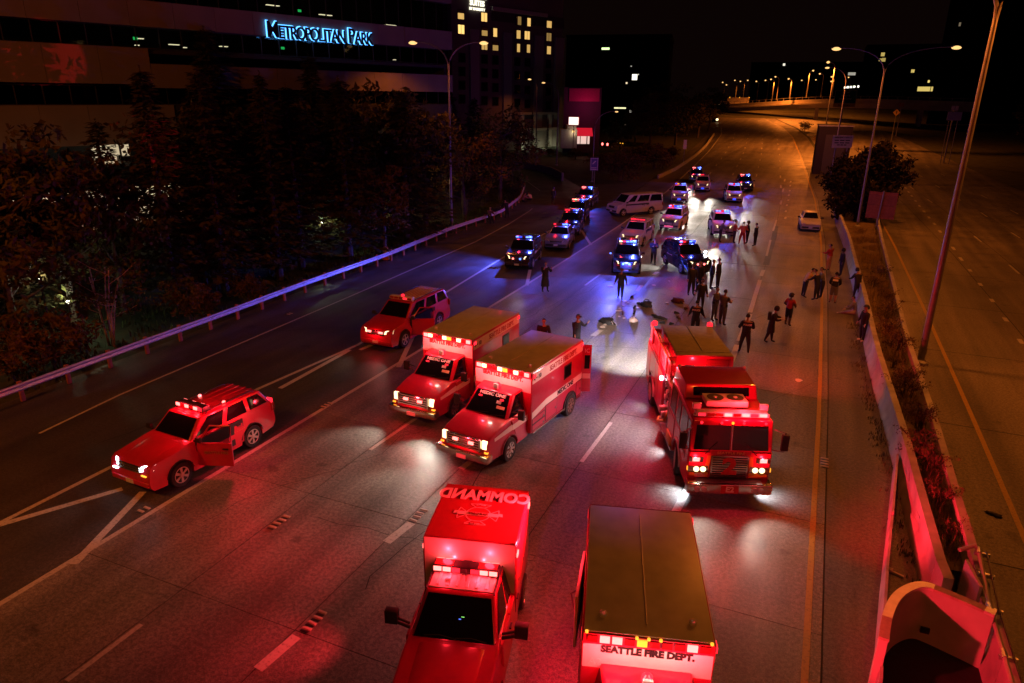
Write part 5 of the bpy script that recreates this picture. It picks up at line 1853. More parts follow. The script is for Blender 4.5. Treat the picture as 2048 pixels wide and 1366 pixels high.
    # rear doors
    for s in (1, -1):
        if open_rear and s > 0:
            o = MB().b2(-.34, 0, -.04, .04, .6, 2.5).build('rear_door', M_red, t, loc=(-2.02, s * (BW - .02), 0), rz=rad(-58), bevel=.01)
            for k in (-1, 1):
                MB().b2(-.28, -.08, k * .045 - .003, k * .045 + .003, 1.55, 2.1).build('pane', M_glass, o, smooth=0)
                text('IC', .22, M_inkw, o, (-.17, k * .05, 2.28), (-k, 0, 0), (0, 0, 1))
                MB().b2(-.32, -.02, k * .044 - .003, k * .044 + .003, 1.15, 1.35).build('door_band', M_band, o, smooth=0)
        else:
            MB().b2(-2.03, -2.0, s * .02, s * 1.04, .6, 2.5).build('rear_door', M_red, t, bevel=.01)
    MB().b2(-2.35, -2.0, -1.0, 1.0, .38, .5).build('step', M_alu, t, smooth=0)
    # cab
    xf, r = 3.2, .41
    out = [(4.30, .42), (4.38, .6), (4.36, 1.0), (4.28, 1.16), (4.1, 1.22), (3.5, 1.34), (3.12, 1.40), (2.0, 1.40), (2.0, .40), (xf - .5, .40)] + arch(xf, r, .5)[1:-1] + [(xf + .5, .42)]
    cb_ = MB()
    n = len(out)
    def yw(x, z):
        return (1.0 - .10 * max(0, (x - 3.3) / 1.0) ** 2) * (1 - .09 * max(0, (z - .95) / .45))
    for s in (-1, 1):
        cb_.v += [(x, s * yw(x, z), z) for x, z in out]
    cb_.f = [tuple(range(n)), tuple(reversed(range(n, 2 * n)))] + [(i, i + n, (i + 1) % n + n, (i + 1) % n) for i in range(n)]
    cb_.m = [0] * len(cb_.f)
    cb_.build('cab', M_red, t, bevel=.06, seg=3, fn=lambda e: min(v.co.z for v in e.verts) > .9 and abs(e.verts[0].co.y - e.verts[1].co.y) < .3)
    MB().b2(2.1, 4.1, -.7, .7, .35, 1.0).build('engine_bay', M_trim, t, smooth=0)
    lo = [(3.18, -.84, 1.36), (3.18, .84, 1.36), (2.0, .92, 1.36), (2.0, -.92, 1.36)]
    hi = [(2.52, -.70, 2.04), (2.52, .70, 2.04), (2.0, .78, 2.10), (2.0, -.78, 2.10)]
    MB().hexa(lo, hi).build('cab_top', M_red, t, bevel=.05, seg=3)
    q = [bil(lo[0], lo[1], hi[1], hi[0], u, v) for u, v in ((.04, .08), (.96, .08), (.94, .94), (.06, .94))]
    MB().slab(q, .012, off=.004).build('windscreen', M_glass, t, smooth=0)
    c = bil(lo[0], lo[1], hi[1], hi[0], .5, .84)
    up = (bil(lo[0], lo[1], hi[1], hi[0], .5, 1) - bil(lo[0], lo[1], hi[1], hi[0], .5, 0))
    nrm = Vector((0, 1, 0)).cross(up).normalized()
    text('MEDIC ONE', .15, M_inkw, t, c + nrm * .022, (0, 1, 0), up, fat=.006, squeeze=1.25)
    if papers:
        for u, v, w_, m in ((.80, .42, .1, mat('paper_note', (.65, .5, .3), .8)), (.72, .60, .06, M_inkw)):
            q = [bil(lo[0], lo[1], hi[1], hi[0], u + a_, v + b_) + nrm * .018 for a_, b_ in ((-w_, -.05), (w_, -.05), (w_, .06), (-w_, .06))]
            MB().slab(q, .002).build('windscreen_note', m, t, smooth=0)
    for k in (-.45, .25):
        q0 = bil(lo[0], lo[1], hi[1], hi[0], .5 + k * .5, .09) + nrm * .03
        MB().tube([q0, q0 + Vector((-.04, .5, .07))], .008, 4).build('wiper', M_trim, t)
    for s in (1, -1):
        A, B_, C_, D_ = ((lo[1], lo[2], hi[2], hi[1]) if s > 0 else (lo[0], lo[3], hi[3], hi[0]))
        q = [bil(A, B_, C_, D_, u, v) for u, v in ((.12, .06), (.9, .06), (.9, .9), (.3, .9))]
        if s < 0:
            q = [q[1], q[0], q[3], q[2]]
        MB().slab(q, .012, off=.004).build('window', M_glass, t, smooth=0)
        d = MB()
        d.hexa([(2.08, s * .93, .5), (2.68, s * .93, .5), (2.68, s * 1.006, .5), (2.08, s * 1.006, .5)], [(2.08, s * .88, 1.33), (3.0, s * .88, 1.33), (3.0, s * .972, 1.33), (2.08, s * .972, 1.33)])
        o = d.build('door', M_red, t, bevel=.012, seg=1)
        MB().b2(2.16, 2.3, s * .985, s * 1.02, 1.14, 1.18).build('handle', M_trim, o, smooth=0)
        MB().slab([(2.02, s * 1.016, 1.0), (3.0, s * 1.008, 1.02), (3.0, s * .99, 1.2), (2.02, s * .998, 1.2)], .004).build('cab_band', M_band, t, smooth=0)
        MB().slab([(3.0, s * 1.0, 1.04), (4.0, s * .93, 1.02), (4.0, s * .92, 1.12), (3.0, s * .97, 1.22)], .006, off=-.003).build('cab_band', M_band, t, smooth=0)
        mi = MB()
        mi.box((2.92, s * 1.27, 1.60), (.10, .22, .34))
        mi.tube([(2.92, s * .92, 1.45), (2.92, s * 1.2, 1.52)], .025, 5)
        mi.tube([(2.92, s * .9, 1.62), (2.92, s * 1.2, 1.66)], .02, 5)
        mi.build('mirror', M_trim, t, bevel=.02)
        wheel(t, xf, s * .90, r, .28, M_chrome, 8)
        pts = [(x, s * (yw(xf, r) + .012), z) for x, z in arch(xf, r, .51, 172, 6, 10)]
        MB().tube(pts, .025, 5).build('arch_trim', M_red_dark, t)
        hl = MB().box((4.33, s * .76, 1.0), (.1, .18, .28))
        hl.build('headlight', M_glow_w, t, bevel=.02)
        MB().box((4.36, s * .84, .76), (.08, .12, .05)).build('indicator', M_glow_a, t, smooth=0)
        MB().box((2.75, s * .42, 1.865), (.05, .12, .04)).build('clearance_lamp', M_glow_r2, t, smooth=0)
        spot(t, (4.5, s * .74, .95), (1, s * .25, -.32), WHITE, 300, 75, .9, .08)
    g0 = MB().b2(4.33, 4.40, -.62, .62, .74, 1.16).build('grille', M_trim, t, bevel=.02)
    for k in range(5):
        MB().b2(4.39, 4.42, -.61, .61, .77 + k * .085, .81 + k * .085).build('grille_bar', M_chrome, g0, smooth=0)
    for y in (-.62, .62):
        MB().b2(4.39, 4.425, y - .035, y + .035, .73, 1.17).build('grille_bar', M_chrome, g0, smooth=0)
    for y in (-.3, .3):
        MB().b2(4.42, 4.46, y - .09, y + .09, .95, 1.03).build('warning_lamp', M_glow_r, t, smooth=0)
    MB().b2(4.22, 4.56, -1.0, 1.0, .45, .68).build('bumper', M_chrome, t, bevel=.04)
    MB().b2(4.562, 4.572, -.18, .18, .44, .58).build('number_plate', M_plate, t, smooth=0)
    MB().lathe([(.1, 0), (.1, .1), (.04, .16)], n=12).build('beacon', M_glow_r2, t, loc=(2.3, 0, 2.09))
    MB().b2(2.42, 2.48, -.09, .09, 2.08, 2.26).build('crest_plate', M_band, t, bevel=.02)
    point(t, (2.42, .75, BT - .10), RED, 80 * glow, .05)
    point(t, (2.42, -.75, BT - .10), RED, 80 * glow, .05)
    point(t, (4.75, 0, 1.0), RED, 40 * glow, .05)
    point(t, (2.5, .35, BT - .12), WHITE, 9 * glow, .08)
    point(t, (2.5, -.35, BT - .12), WHITE, 9 * glow, .08)
    return t

def bx_loc(x, y):
    return (x, y, 0)
am1 = ambulance('red ambulance lettered MEDIC ONE with streaky golden roof, the rear one of the pair', bx_loc(-12.2, 24.15), -93, unit='M10', glow=.8, open_rear=False)
_f = Vector((*[fc.o[i] + fc.u[i] * fc.sz(92, 120)[0] for i in (0, 1)], fc.sz(92, 120)[1]))
_d = am1.matrix_basis.inverted() @ _f
spot(am1, (1.4, -1.25, 2.72), _d - Vector((1.4, -1.25, 2.72)), RED, 16000, 8, .25, .03)
am2 = ambulance('red ambulance lettered MEDIC ONE, front one of the pair, its rear door open', bx_loc(-8.80, 22.10), -97, glow=1.0)
point(am1, (-2.45, 0, 2.62), RED, 130, .06)
point(am2, (-2.45, 0, 2.62), RED, 60, .06)
am3 = ambulance('red aid truck at the bottom edge, mostly its plain golden roof in view', bx_loc(-2.16, 11.62), -74, unit='A2', open_rear=False,
                cells=[M_lens_r, M_glow_r, M_lens_r, M_lens_r, M_lens_r, M_glow_a, M_lens_r, M_glow_r, M_glow_r, M_lens_r], papers=False)
# its open side locker on the vehicle's right
o = MB().b2(-.03, .03, -1.5, 0, .9, 2.15).build("open_locker_door", M_band, am3, loc=(-1.06, -1.17, 0), rz=rad(86), bevel=.01)
for z in (.9, 1.4, 1.9):
    MB().b2(-.06, -.03, -.9, -.3, z - .05, z + .05).build('tool_clip', M_chrome, o, smooth=0)
MB().tube([(-.05, -.2, 1.3), (-.2, -.5, 1.4), (-.1, -.8, 1.25)], .02, 5).build('door_strap', M_trim, o)
for y in (-.95, .95):
    MB().b2(-2.06, -2.03, y - .1, y + .1, 2.55, 2.64).build('rear_lamp', M_glow_w, am3, smooth=0)
for y in (-.2, 0, .2):
    MB().ball((2.04, y, 2.73), .035, 6).build('marker_lamp', M_glow_a, am3)
for y in (-1.05, 1.05):
    MB().ball((2.0, y, 2.73), .035, 6).build('marker_lamp', M_glow_a, am3)
point(am3, (-.6, -1.7, 2.4), RED, 90, .06)
spot(am3, (1.6, 1.2, 2.66), (-3.4, 6, -1.8), RED, 2400, 46, .7, .06)
spot(am3, (-1.86, 1.2, 2.7), (-4.6, 6.83, -1.75), RED, 9000, 34, .9, .06)
spot(am3, (-1.86, -1.24, 2.92), (.30, -1, -.16), RED, 6500, 85, .9, .05)
point(am3, (2.5, -.45, 2.60), RED, 30, .05)
point(am3, (2.5, .95, 2.60), RED, 18, .05)

# ---------------------------------------------------------------- command pickup with a box body
cm = thing('command_truck', 'red command pickup truck with a lit light bar and COMMAND painted on its box roof', 'pickup truck', (-5.98, 12.05, 0), rad(-75))
TOP = 2.62
bx_ = MB().b2(-1.07, 1.05, -.99, .99, .55, TOP)
bx_.build('box', M_red, cm, bevel=.02)
MB().b2(-1.05, 1.03, -.97, .97, TOP + .001, TOP + .012).build('roof', mat('command_roof_red', (.34, .012, .02), .5, var=.08), cm, smooth=0)
MB().b2(1.05, 1.056, -.97, .97, 1.4, TOP - .02).build('front_band', M_band, cm, smooth=0)
M_pinkink = mat('pink_white_lettering', (.80, .62, .6), .5, var=.05)
text('COMMAND', .56, M_pinkink, cm, (-.64, 0, TOP + .018), (0, -1, 0), (-1, 0, 0), squeeze=.72, fat=.02)
# crest: outlined cross with a ring and a ribbon
cr = MB()
def ringline(mb, pts, w, z):
    n = len(pts)
    for i in range(n):
        a_, c_ = Vector(pts[i]), Vector(pts[(i + 1) % n])
        d = (c_ - a_).normalized()
        nn = Vector((-d.y, d.x, 0)) * w
        mb.add([a_ - nn + Vector((0, 0, z)), a_ + nn + Vector((0, 0, z)), c_ + nn + Vector((0, 0, z)), c_ - nn + Vector((0, 0, z))], [(0, 1, 2, 3)])
ZR = TOP + .016
ringline(cr, [(.1 + .27 * cos(t * pi / 12), .27 * sin(t * pi / 12), 0) for t in range(24)], .009, ZR)
for k in range(4):
    A = k * pi / 2
    def pp_(r_, th_):
        return (.1 + r_ * cos(A + th_) * .95, r_ * sin(A + th_) * 1.08, 0)
    ringline(cr, [pp_(.28, -.3), pp_(.46, -.5), pp_(.43, 0), pp_(.46, .5), pp_(.28, .3)], .008, ZR)
cr.build('crest', M_pinkink, cm, smooth=0)
MB().b2(.04, .16, -.46, .46, TOP + .014, TOP + .022).build('ribbon', M_pinkink, cm, smooth=0)
MB().slab([(.02, -.46, TOP + .018), (.12, -.46, TOP + .018), (.14, -.56, TOP + .018), (.03, -.54, TOP + .018)], .004).build('ribbon_end', M_pinkink, cm, smooth=0)
MB().slab([(.02, .46, TOP + .018), (.12, .46, TOP + .018), (.14, .56, TOP + .018), (.03, .54, TOP + .018)], .004).build('ribbon_end', M_pinkink, cm, smooth=0)
text('FIRE DEPT', .1, M_red_dark, cm, (.1, 0, TOP + .026), (0, -1, 0), (-1, 0, 0), fat=.003)
text('SEATTLE', .055, M_pinkink, cm, (-.26, 0, TOP + .018), (0, -1, 0), (-1, 0, 0))
text('CITY OF', .055, M_pinkink, cm, (.47, 0, TOP + .018), (0, -1, 0), (-1, 0, 0))
for s in (1, -1):
    e = s * .994
    for x0_, x1_ in ((-1.02, -.36), (-.33, .33), (.36, 1.0)):
        MB().b2(x0_ - .02, x1_ + .02, e - .012, e + .004, .88, TOP - .08).build('door_seam', M_trim, cm, smooth=0)
        o = MB().b2(x0_, x1_, e - .01, e + .01, .9, TOP - .1).build('locker_door', M_red, cm, bevel=.012, seg=1)
        MB().lathe([(.045, 0), (.045, .02)], axis='y', n=10).build('handle', M_chrome, o, loc=((x0_ + x1_) / 2, e + s * .012 - .01, 1.5))
    MB().b2(.85, 1.0, e, e + s * .03, TOP - .35, TOP - .25).build('side_lamp', M_glow_r, cm, smooth=0)
    MB().b2(-1.0, -.85, e, e + s * .03, TOP - .35, TOP - .25).build('side_lamp', M_glow_r, cm, smooth=0)
    wheel(cm, -.25, s * .88, .42, .3, M_chrome, 8)
    wheel(cm, 3.13, s * .88, .42, .28, M_chrome, 8)
_before = set(cm.children)
# cab
out = [(4.55, .5), (4.62, .7), (4.6, 1.05), (4.5, 1.22), (4.3, 1.27), (3.4, 1.36), (2.95, 1.40), (1.1, 1.40), (1.1, .48), (3.05, .48)] + arch(3.55, .42, .5)[1:-1] + [(4.05, .5)]
cb_ = MB()
n = len(out)
def yw2(x, z):
    return (1.0 - .09 * max(0, (x - 3.4) / 1.2) ** 2) * (1 - .09 * max(0, (z - 1.0) / .4))
for s in (-1, 1):
    cb_.v += [(x, s * yw2(x, z), z) for x, z in out]
cb_.f = [tuple(range(n)), tuple(reversed(range(n, 2 * n)))] + [(i, i + n, (i + 1) % n + n, (i + 1) % n) for i in range(n)]
cb_.m = [0] * len(cb_.f)
cb_.build('cab', M_red, cm, bevel=.07, seg=3, fn=lambda e: min(v.co.z for v in e.verts) > .9 and abs(e.verts[0].co.y - e.verts[1].co.y) < .3)
MB().b2(1.2, 4.3, -.7, .7, .4, 1.1).build('engine_bay', M_trim, cm, smooth=0)
lo = [(3.02, -.86, 1.36), (3.02, .86, 1.36), (1.08, .90, 1.36), (1.08, -.90, 1.36)]
hi = [(2.36, -.70, 2.02), (2.36, .70, 2.02), (1.22, .72, 2.04), (1.22, -.72, 2.04)]
MB().hexa(lo, hi).build('cab_top', M_red, cm, bevel=.07, seg=3)
MB().b2(1.3, 2.3, -.66, .66, 2.02, 2.045).build('roof', M_white, cm, bevel=.015)
for k in range(6):
    y = -.5 + .2 * k
    MB().b2(1.35, 2.25, y - .035, y + .035, 2.048, 2.066).build('roof_rib', M_white, cm, bevel=.008, seg=1)
q = [bil(lo[0], lo[1], hi[1], hi[0], u, v) for u, v in ((.03, .03), (.97, .03), (.95, .93), (.05, .93))]
MB().slab(q, .012, off=.004).build('windscreen', M_glass, cm, smooth=0)
nrm = (Vector(q[1]) - Vector(q[0])).cross(Vector(q[3]) - Vector(q[0])).normalized()
for u0, u1 in ((.15, .52), (.52, .88)):
    a_, c_ = bil(lo[0], lo[1], hi[1], hi[0], u0, .08) + nrm * .03, bil(lo[0], lo[1], hi[1], hi[0], u1, .06) + nrm * .03
    MB().tube([a_, a_.lerp(c_, .5) + Vector((-.02, 0, .04)), c_], .011, 4).build('wiper', M_trim, cm)
MB().slab([bil(lo[0], lo[1], hi[1], hi[0], u, v) + nrm * .018 for u, v in ((.56, .5), (.60, .5), (.60, .515), (.56, .515))], .002).build('dash_display', emit('green_display', (.3, 1, .2), 1), cm, smooth=0)
MB().slab([bil(lo[0], lo[1], hi[1], hi[0], u, v) + nrm * .018 for u, v in ((.53, .45), (.56, .45), (.56, .47), (.53, .47))], .002).build('dash_display', emit('blue_display', (.1, .2, 1), 1.2), cm, smooth=0)
MB().slab([(2.98, -.84, 1.40), (2.98, .84, 1.40), (3.08, .80, 1.37), (3.08, -.80, 1.37)], .012).build('cowl_panel', M_trim, cm, smooth=0)
hp = MB()
hp.hexa([(4.45, -.62, 1.25), (4.45, .62, 1.25), (3.12, .66, 1.38), (3.12, -.66, 1.38)], [(4.3, -.5, 1.31), (4.3, .5, 1.31), (3.15, .52, 1.43), (3.15, -.52, 1.43)])
hp.build('bonnet', M_red, cm, bevel=.025)
for s in (1, -1):
    A, B_, C_, D_ = ((lo[1], lo[2], hi[2], hi[1]) if s > 0 else (lo[0], lo[3], hi[3], hi[0]))
    for u0, u1 in ((.05, .52), (.58, .93)):
        q = [bil(A, B_, C_, D_, u, v) for u, v in ((u0 + .02, .08), (u1, .08), (u1, .88), (u0 + (.16 if u0 < .1 else .0), .88))]
        if s < 0:
            q = [q[1], q[0], q[3], q[2]]
        MB().slab(q, .012, off=.004).build('window', M_glass, cm, smooth=0)
    for x0_, x1_ in ((2.05, 2.95), (1.14, 2.02)):
        d = MB()
        d.hexa([(x0_, s * .93, .55), (x1_, s * .93, .55), (x1_, s * 1.008, .55), (x0_, s * 1.008, .55)], [(x0_, s * .86, 1.34), (x1_, s * .86, 1.34), (x1_, s * .972, 1.34), (x0_, s * .972, 1.34)])
        o = d.build('door', M_red, cm, bevel=.012, seg=1)
        MB().b2(x0_ + .08, x0_ + .24, s * .985, s * 1.03, 1.18, 1.22).build('handle', M_trim, o, smooth=0)
    mi = MB()
    mi.box((2.78, s * 1.30, 1.62), (.16, .26, .30))
    mi.tube([(2.82, s * .92, 1.42), (2.80, s * 1.2, 1.5)], .04, 6)
    mi.tube([(2.82, s * .92, 1.52), (2.80, s * 1.2, 1.6)], .03, 6)
    mi.build('mirror', M_trim, cm, bevel=.05)
    MB().tube([(2.38, s * .69, 2.05), (1.25, s * .71, 2.06)], .02, 6).build('roof_trim', M_trim, cm)
lb_ = light_bar(cm, 1.75, 2.06, 1.42, [M_glow_r, M_glow_r, M_glow_r2, M_trim, M_glow_r2, M_glow_r, M_glow_r], d=.30, h=.14)
for y in (-.46, .46):
    MB().b2(-.1, .1, y - .2, y + .2, .172, .18).build('bar_lid', M_lens_r, lb_, smooth=0)
MB().ball((2.1, -.32, 2.07), .06, 8).build('roof_antenna', M_white, cm)
MB().tube([(2.05, .05, 2.04), (2.05, .05, 2.35)], .008, 5).build('antenna', M_trim, cm)
for y in (-.45, .45):
    point(cm, (2.02, y, 2.36), RED, 22, .14)
    point(cm, (1.48, y, 2.36), RED, 50, .14)
    point(cm, (2.02, y * .7, 2.17), RED, 9, .04)
    point(cm, (1.48, y * .7, 2.17), RED, 9, .04)
point(cm, (.9, 1.35, 2.3), RED, 120, .05)
point(cm, (-.1, -1.3, 2.35), RED, 90, .05)
spot(cm, (2.0, .85, 2.2), (.12, 1, -.8), RED, 500, 75, 1, .05)
spot(cm, (2.0, -.85, 2.2), (.1, -1, -.62), RED, 1100, 42, 1, .05)
spot(cm, (2.0, -.85, 2.2), (-.5, -1, -.42), RED, 800, 40, 1, .05)
spot(cm, (-.9, 1.05, 2.3), (-.35, 1, -.5), RED, 900, 70, 1, .05)
spot(cm, (-.9, -1.05, 2.3), (-.2, -1, -.42), RED, 700, 60, 1, .05)
for o in cm.children:
    if o not in _before and o.location.x > -.5:
        o.location.x -= .42

# ---------------------------------------------------------------- fire engine (origin on the ground below the front bumper)
_a = rad(-68.5)
fe = thing('fire_engine', 'red fire engine numbered 2 with a ladder on its side and its headlights on', 'fire engine', (-1.22, 18.95, 0), _a)
M_badge = mat('engine_number_red', (.36, .012, .014), .4)
def fb(x0, x1, y0, y1, z0, z1, name, m, bevel=0.0, parent=None, seg=2):
    return MB().b2(x0, x1, y0, y1, z0, z1).build(name, m, parent or fe, bevel=bevel, seg=seg, smooth=35 if bevel else 0)
# bumper
bp_ = fb(-.42, 0, -1.24, 1.24, .42, .74, 'bumper', M_chrome, .05)
fb(.001, .008, -.26, .26, .45, .71, 'number_panel', M_badge)
text('E2', .25, M_inkw, fe, (.012, 0, .58), (0, 1, 0), (0, 0, 1), fat=.008)
for y in (-.95, -.75, .72, .9):
    o = MB().lathe([(.085, 0), (.085, .05), (.05, .06)], axis='x', n=12).build('bumper_lamp', M_alu, fe, loc=(0, y, .58))
fb(-.42, -.04, -.95, .95, .743, .76, 'bumper_deck', M_trim)
# cab: lower shell with wheel arch, upper frame, screen, roofs
R_, xw, r = .62, -1.90, .53
out = [(-.42, .50), (-.36, .78), (-.34, 1.60), (-3.62, 1.60), (-3.62, .50), (xw - R_, .50)] + arch(xw, r, R_)[1:-1] + [(xw + R_, .50)]
cb_ = MB()
n = len(out)
for s in (-1, 1):
    cb_.v += [(x, s * 1.22, z) for x, z in out]
cb_.f = [tuple(range(n)), tuple(reversed(range(n, 2 * n)))] + [(i, i + n, (i + 1) % n + n, (i + 1) % n) for i in range(n)]
cb_.m = [0] * len(cb_.f)
cb_.build('cab', M_red, fe, bevel=.10, seg=4, fn=lambda e: max(v.co.x for v in e.verts) > -.43 and abs(e.verts[0].co.z - e.verts[1].co.z) > .2)
fb(-3.4, -.5, -.7, .7, .4, 1.0, 'engine_bay', M_trim)
lo = [(-.36, -1.20, 1.60), (-.36, 1.20, 1.60), (-3.62, 1.21, 1.60), (-3.62, -1.21, 1.60)]
hi = [(-.50, -1.16, 2.58), (-.50, 1.16, 2.58), (-3.62, 1.17, 2.62), (-3.62, -1.17, 2.62)]
MB().hexa(lo, hi).build('cab_top', M_red, fe, bevel=.06, seg=3)
MB().hexa([(-1.95, -1.12, 2.60), (-1.95, 1.12, 2.60), (-3.60, 1.14, 2.62), (-3.60, -1.14, 2.62)], [(-2.12, -1.08, 3.02), (-2.12, 1.08, 3.02), (-3.60, 1.10, 3.06), (-3.60, -1.10, 3.06)]).build('raised_roof', M_red, fe, bevel=.05, seg=3)
MB().slab([(-1.985, -.85, 2.70), (-1.985, .85, 2.70), (-2.085, .85, 2.94), (-2.085, -.85, 2.94)], .01, off=.004).build('roof_window', M_glass, fe, smooth=0)
for s in (1, -1):
    q = [bil(lo[0], lo[1], hi[1], hi[0], u, v) for u, v in (((.515, .08), (.95, .08), (.94, .84), (.515, .84)) if s > 0 else ((.05, .08), (.485, .08), (.485, .84), (.06, .84)))]
    MB().slab(q, .012, off=.004).build('windscreen', M_glass, fe, smooth=0)
    q0 = bil(lo[0], lo[1], hi[1], hi[0], .5 + s * .25, .05) + Vector((.03, 0, 0))
    MB().tube([q0 + Vector((.02, s * .15, -.1)), q0 + Vector((-.03, -s * .2, .28))], .013, 4).build('wiper', M_trim, fe)
    A, B_, C_, D_ = ((lo[1], lo[2], hi[2], hi[1]) if s > 0 else (lo[0], lo[3], hi[3], hi[0]))
    for u0, u1 in ((.02, .13), (.16, .42), (.48, .62), (.70, .95)):
        q = [bil(A, B_, C_, D_, u, v) for u, v in ((u0, .06), (u1, .06), (u1, .86), (u0, .86))]
        if s < 0:
            q = [q[1], q[0], q[3], q[2]]
        MB().slab(q, .012, off=.004).build('window', M_glass, fe, smooth=0)
    for x0, x1 in ((-1.75, -.80), (-3.5, -2.55)):
        fb(x0 - .02, x1 + .02, s * 1.18, s * 1.226, (1.08 if x0 > -2 else .60), 1.58, 'door_seam', M_trim)
        d = fb(x0, x1, s * 1.20, s * 1.238, (1.1 if x0 > -2 else .62), 1.56, 'door', M_red, .012, seg=1)
        fb(x0 + .06, x0 + .24, s * 1.238, s * 1.27, 1.42, 1.47, 'handle', M_chrome, parent=d)
    fb(-3.5, -.5, s * 1.22, s * 1.226, .92, 1.08, 'cab_band', M_gold) if False else None
    MB().tube([(-3.55, s * 1.25, 1.2), (-3.55, s * 1.25, 2.3)], .02, 6).build('grab_rail', M_chrome, fe)
    MB().tube([(-.85, s * 1.25, 1.3), (-.85, s * 1.25, 2.0)], .018, 6).build('grab_rail', M_chrome, fe)
    # mirrors on bent arms
    m = MB()
    m.tube([(-.42, s * 1.18, 2.35), (-.2, s * 1.45, 2.35), (-.2, s * 1.45, 1.75), (-.42, s * 1.2, 1.7)], .02, 6)
    m.box((-.2, s * 1.46, 2.05), (.10, .20, .5))
    m.build('mirror', M_trim, fe, bevel=.02)
    # front lamps: warning above, head lamps below in bezels, amber turn lamps
    fb(-.35, -.325, s * .98 - .2, s * .98 + .2, 1.28, 1.46, 'lamp_bezel', M_chrome, .02)
    fb(-.325, -.312, s * .98 - .10, s * .98 + .10, 1.31, 1.43, 'warning_lamp', M_glow_r)
    fb(-.35, -.325, s * .90 - .30, s * .90 + .30, .95, 1.16, 'lamp_bezel', M_chrome, .02)
    for dy, m in ((-.1, M_glow_w), (.12, M_glow_w)):
        MB().lathe([(.085, 0), (.085, .02), (.06, .03)], axis='x', n=14).build('headlight', m if s * dy < 0 or s > 0 else m, fe, loc=(-.325, s * .86 + dy * .9, 1.055))
    fb(-.40, -.33, s * 1.16 - .06, s * 1.16 + .07, 1.0, 1.12, 'indicator', M_glow_a, .01)
    MB().slab([(-.338, s * .60, .86), (-.338, s * .74, .86), (-.338, s * .66, 1.5), (-.338, s * .56, 1.5)], .004, off=.002 if s > 0 else -.008).build('front_chevron', M_yellow, fe, smooth=0)
    MB().slab([(-.338, s * .60, .80), (-.338, s * 1.14, .84), (-.338, s * 1.14, .92), (-.338, s * .70, .94)], .004, off=.002 if s > 0 else -.008).build('front_chevron', M_yellow, fe, smooth=0)
    pts = [(x, s * 1.235, z) for x, z in arch(xw, r, R_ + .01, 176, 4, 12)]
    MB().tube(pts, .04, 6).build('arch_trim', M_alu, fe)
    wheel(fe, xw, s * 1.08, r, .34, M_alloy, 10, rad(-9))
    wheel(fe, -7.25, s * 1.06, r, .38, M_alloy, 10)
    # step with a yellow grip below the crew door
    fb(-3.62, -2.6, s * 1.0, s * 1.28, .42, .50, 'step', M_alu)
    fb(-3.4, -2.72, s * 1.12, s * 1.29, .52, .86, 'step_guard', M_yellow if s < 0 else M_alu, .03)
    for x in (-.62, -3.3):
        MB().lathe([(.05, 0), (.06, .07), (.03, .1)], n=8).build('roof_lamp', M_band, fe, loc=(x - .1, s * 1.05, 2.60 if x > -2 else 3.06))
# windscreen post and marker lamps
MB().tube([bil(lo[0], lo[1], hi[1], hi[0], .5, .02) + Vector((.02, 0, 0)), bil(lo[0], lo[1], hi[1], hi[0], .5, .9) + Vector((.02, 0, 0))], .025, 6).build('centre_post', M_chrome, fe)
for y in (-.9, -.32, 0, .32, .95):
    MB().ball((-.47, y, 2.50), .045, 8).build('marker_lamp', M_glow_a if abs(y) < .1 else M_glow_r2, fe)
# grille with its number, name board above
g0 = fb(-.33, -.30, -.55, .55, .80, 1.52, 'grille', M_chrome, .02)
for k in range(9):
    fb(-.302, -.292, -.5, .5, .84 + k * .075, .872 + k * .075, 'grille_bar', M_trim, parent=g0)
text('2', .72, M_badge, fe, (-.286, 0, 1.16), (0, 1, 0), (0, 0, 1), fat=.03, squeeze=1.2)
fb(-.345, -.30, -.58, .58, 1.55, 1.68, 'name_board', M_red_dark, .01)
text('SEATTLE FIRE', .105, M_gold, fe, (-.296, 0, 1.615), (0, 1, 0), (0, 0, 1), squeeze=1.3)
fb(-.36, -.33, -.55, .55, .74, .80, 'grille_lip', M_trim)
fb(-.345, -.33, -.98, -.68, .80, .92, 'number_plate', M_plate)
# light bar, horns, cooling unit with two fans
lbar = light_bar(fe, -.74, 2.60, 2.1, [M_glow_r2, M_lens_r, M_lens_r, M_glow_r, M_lens_r, M_glow_r, M_glow_r2, M_glow_r], d=.30, h=.13, top=mat('pale_light_bar', (.5, .47, .42), .5))
ac = fb(-1.86, -1.22, -.62, .62, 2.66, 2.84, 'cooling_unit', M_roofw, .03)
for y in (-.3, .3):
    MB().lathe([(.24, 0), (.25, .012), (.22, .014)], n=20).build('fan_guard', M_trim, ac, loc=(-1.54, y, 2.842))
    MB().lathe([(.07, .014), (.06, .03)], n=10).build('fan_hub', M_alu, ac, loc=(-1.54, y, 2.842))
for s in (1, -1):
    o = fb(-.98, -.9, s * .98 - .13, s * .98 + .13, 2.70, 2.92, 'flood_lamp', M_alu, .02)
    fb(-.9, -.892, s * .98 - .10, s * .98 + .10, 2.73, 2.89, 'lens', M_plate, parent=o)
    MB().tube([(-.94, s * .98, 2.6), (-.94, s * .98, 2.72)], .02, 6).build('lamp_foot', M_alu, fe)
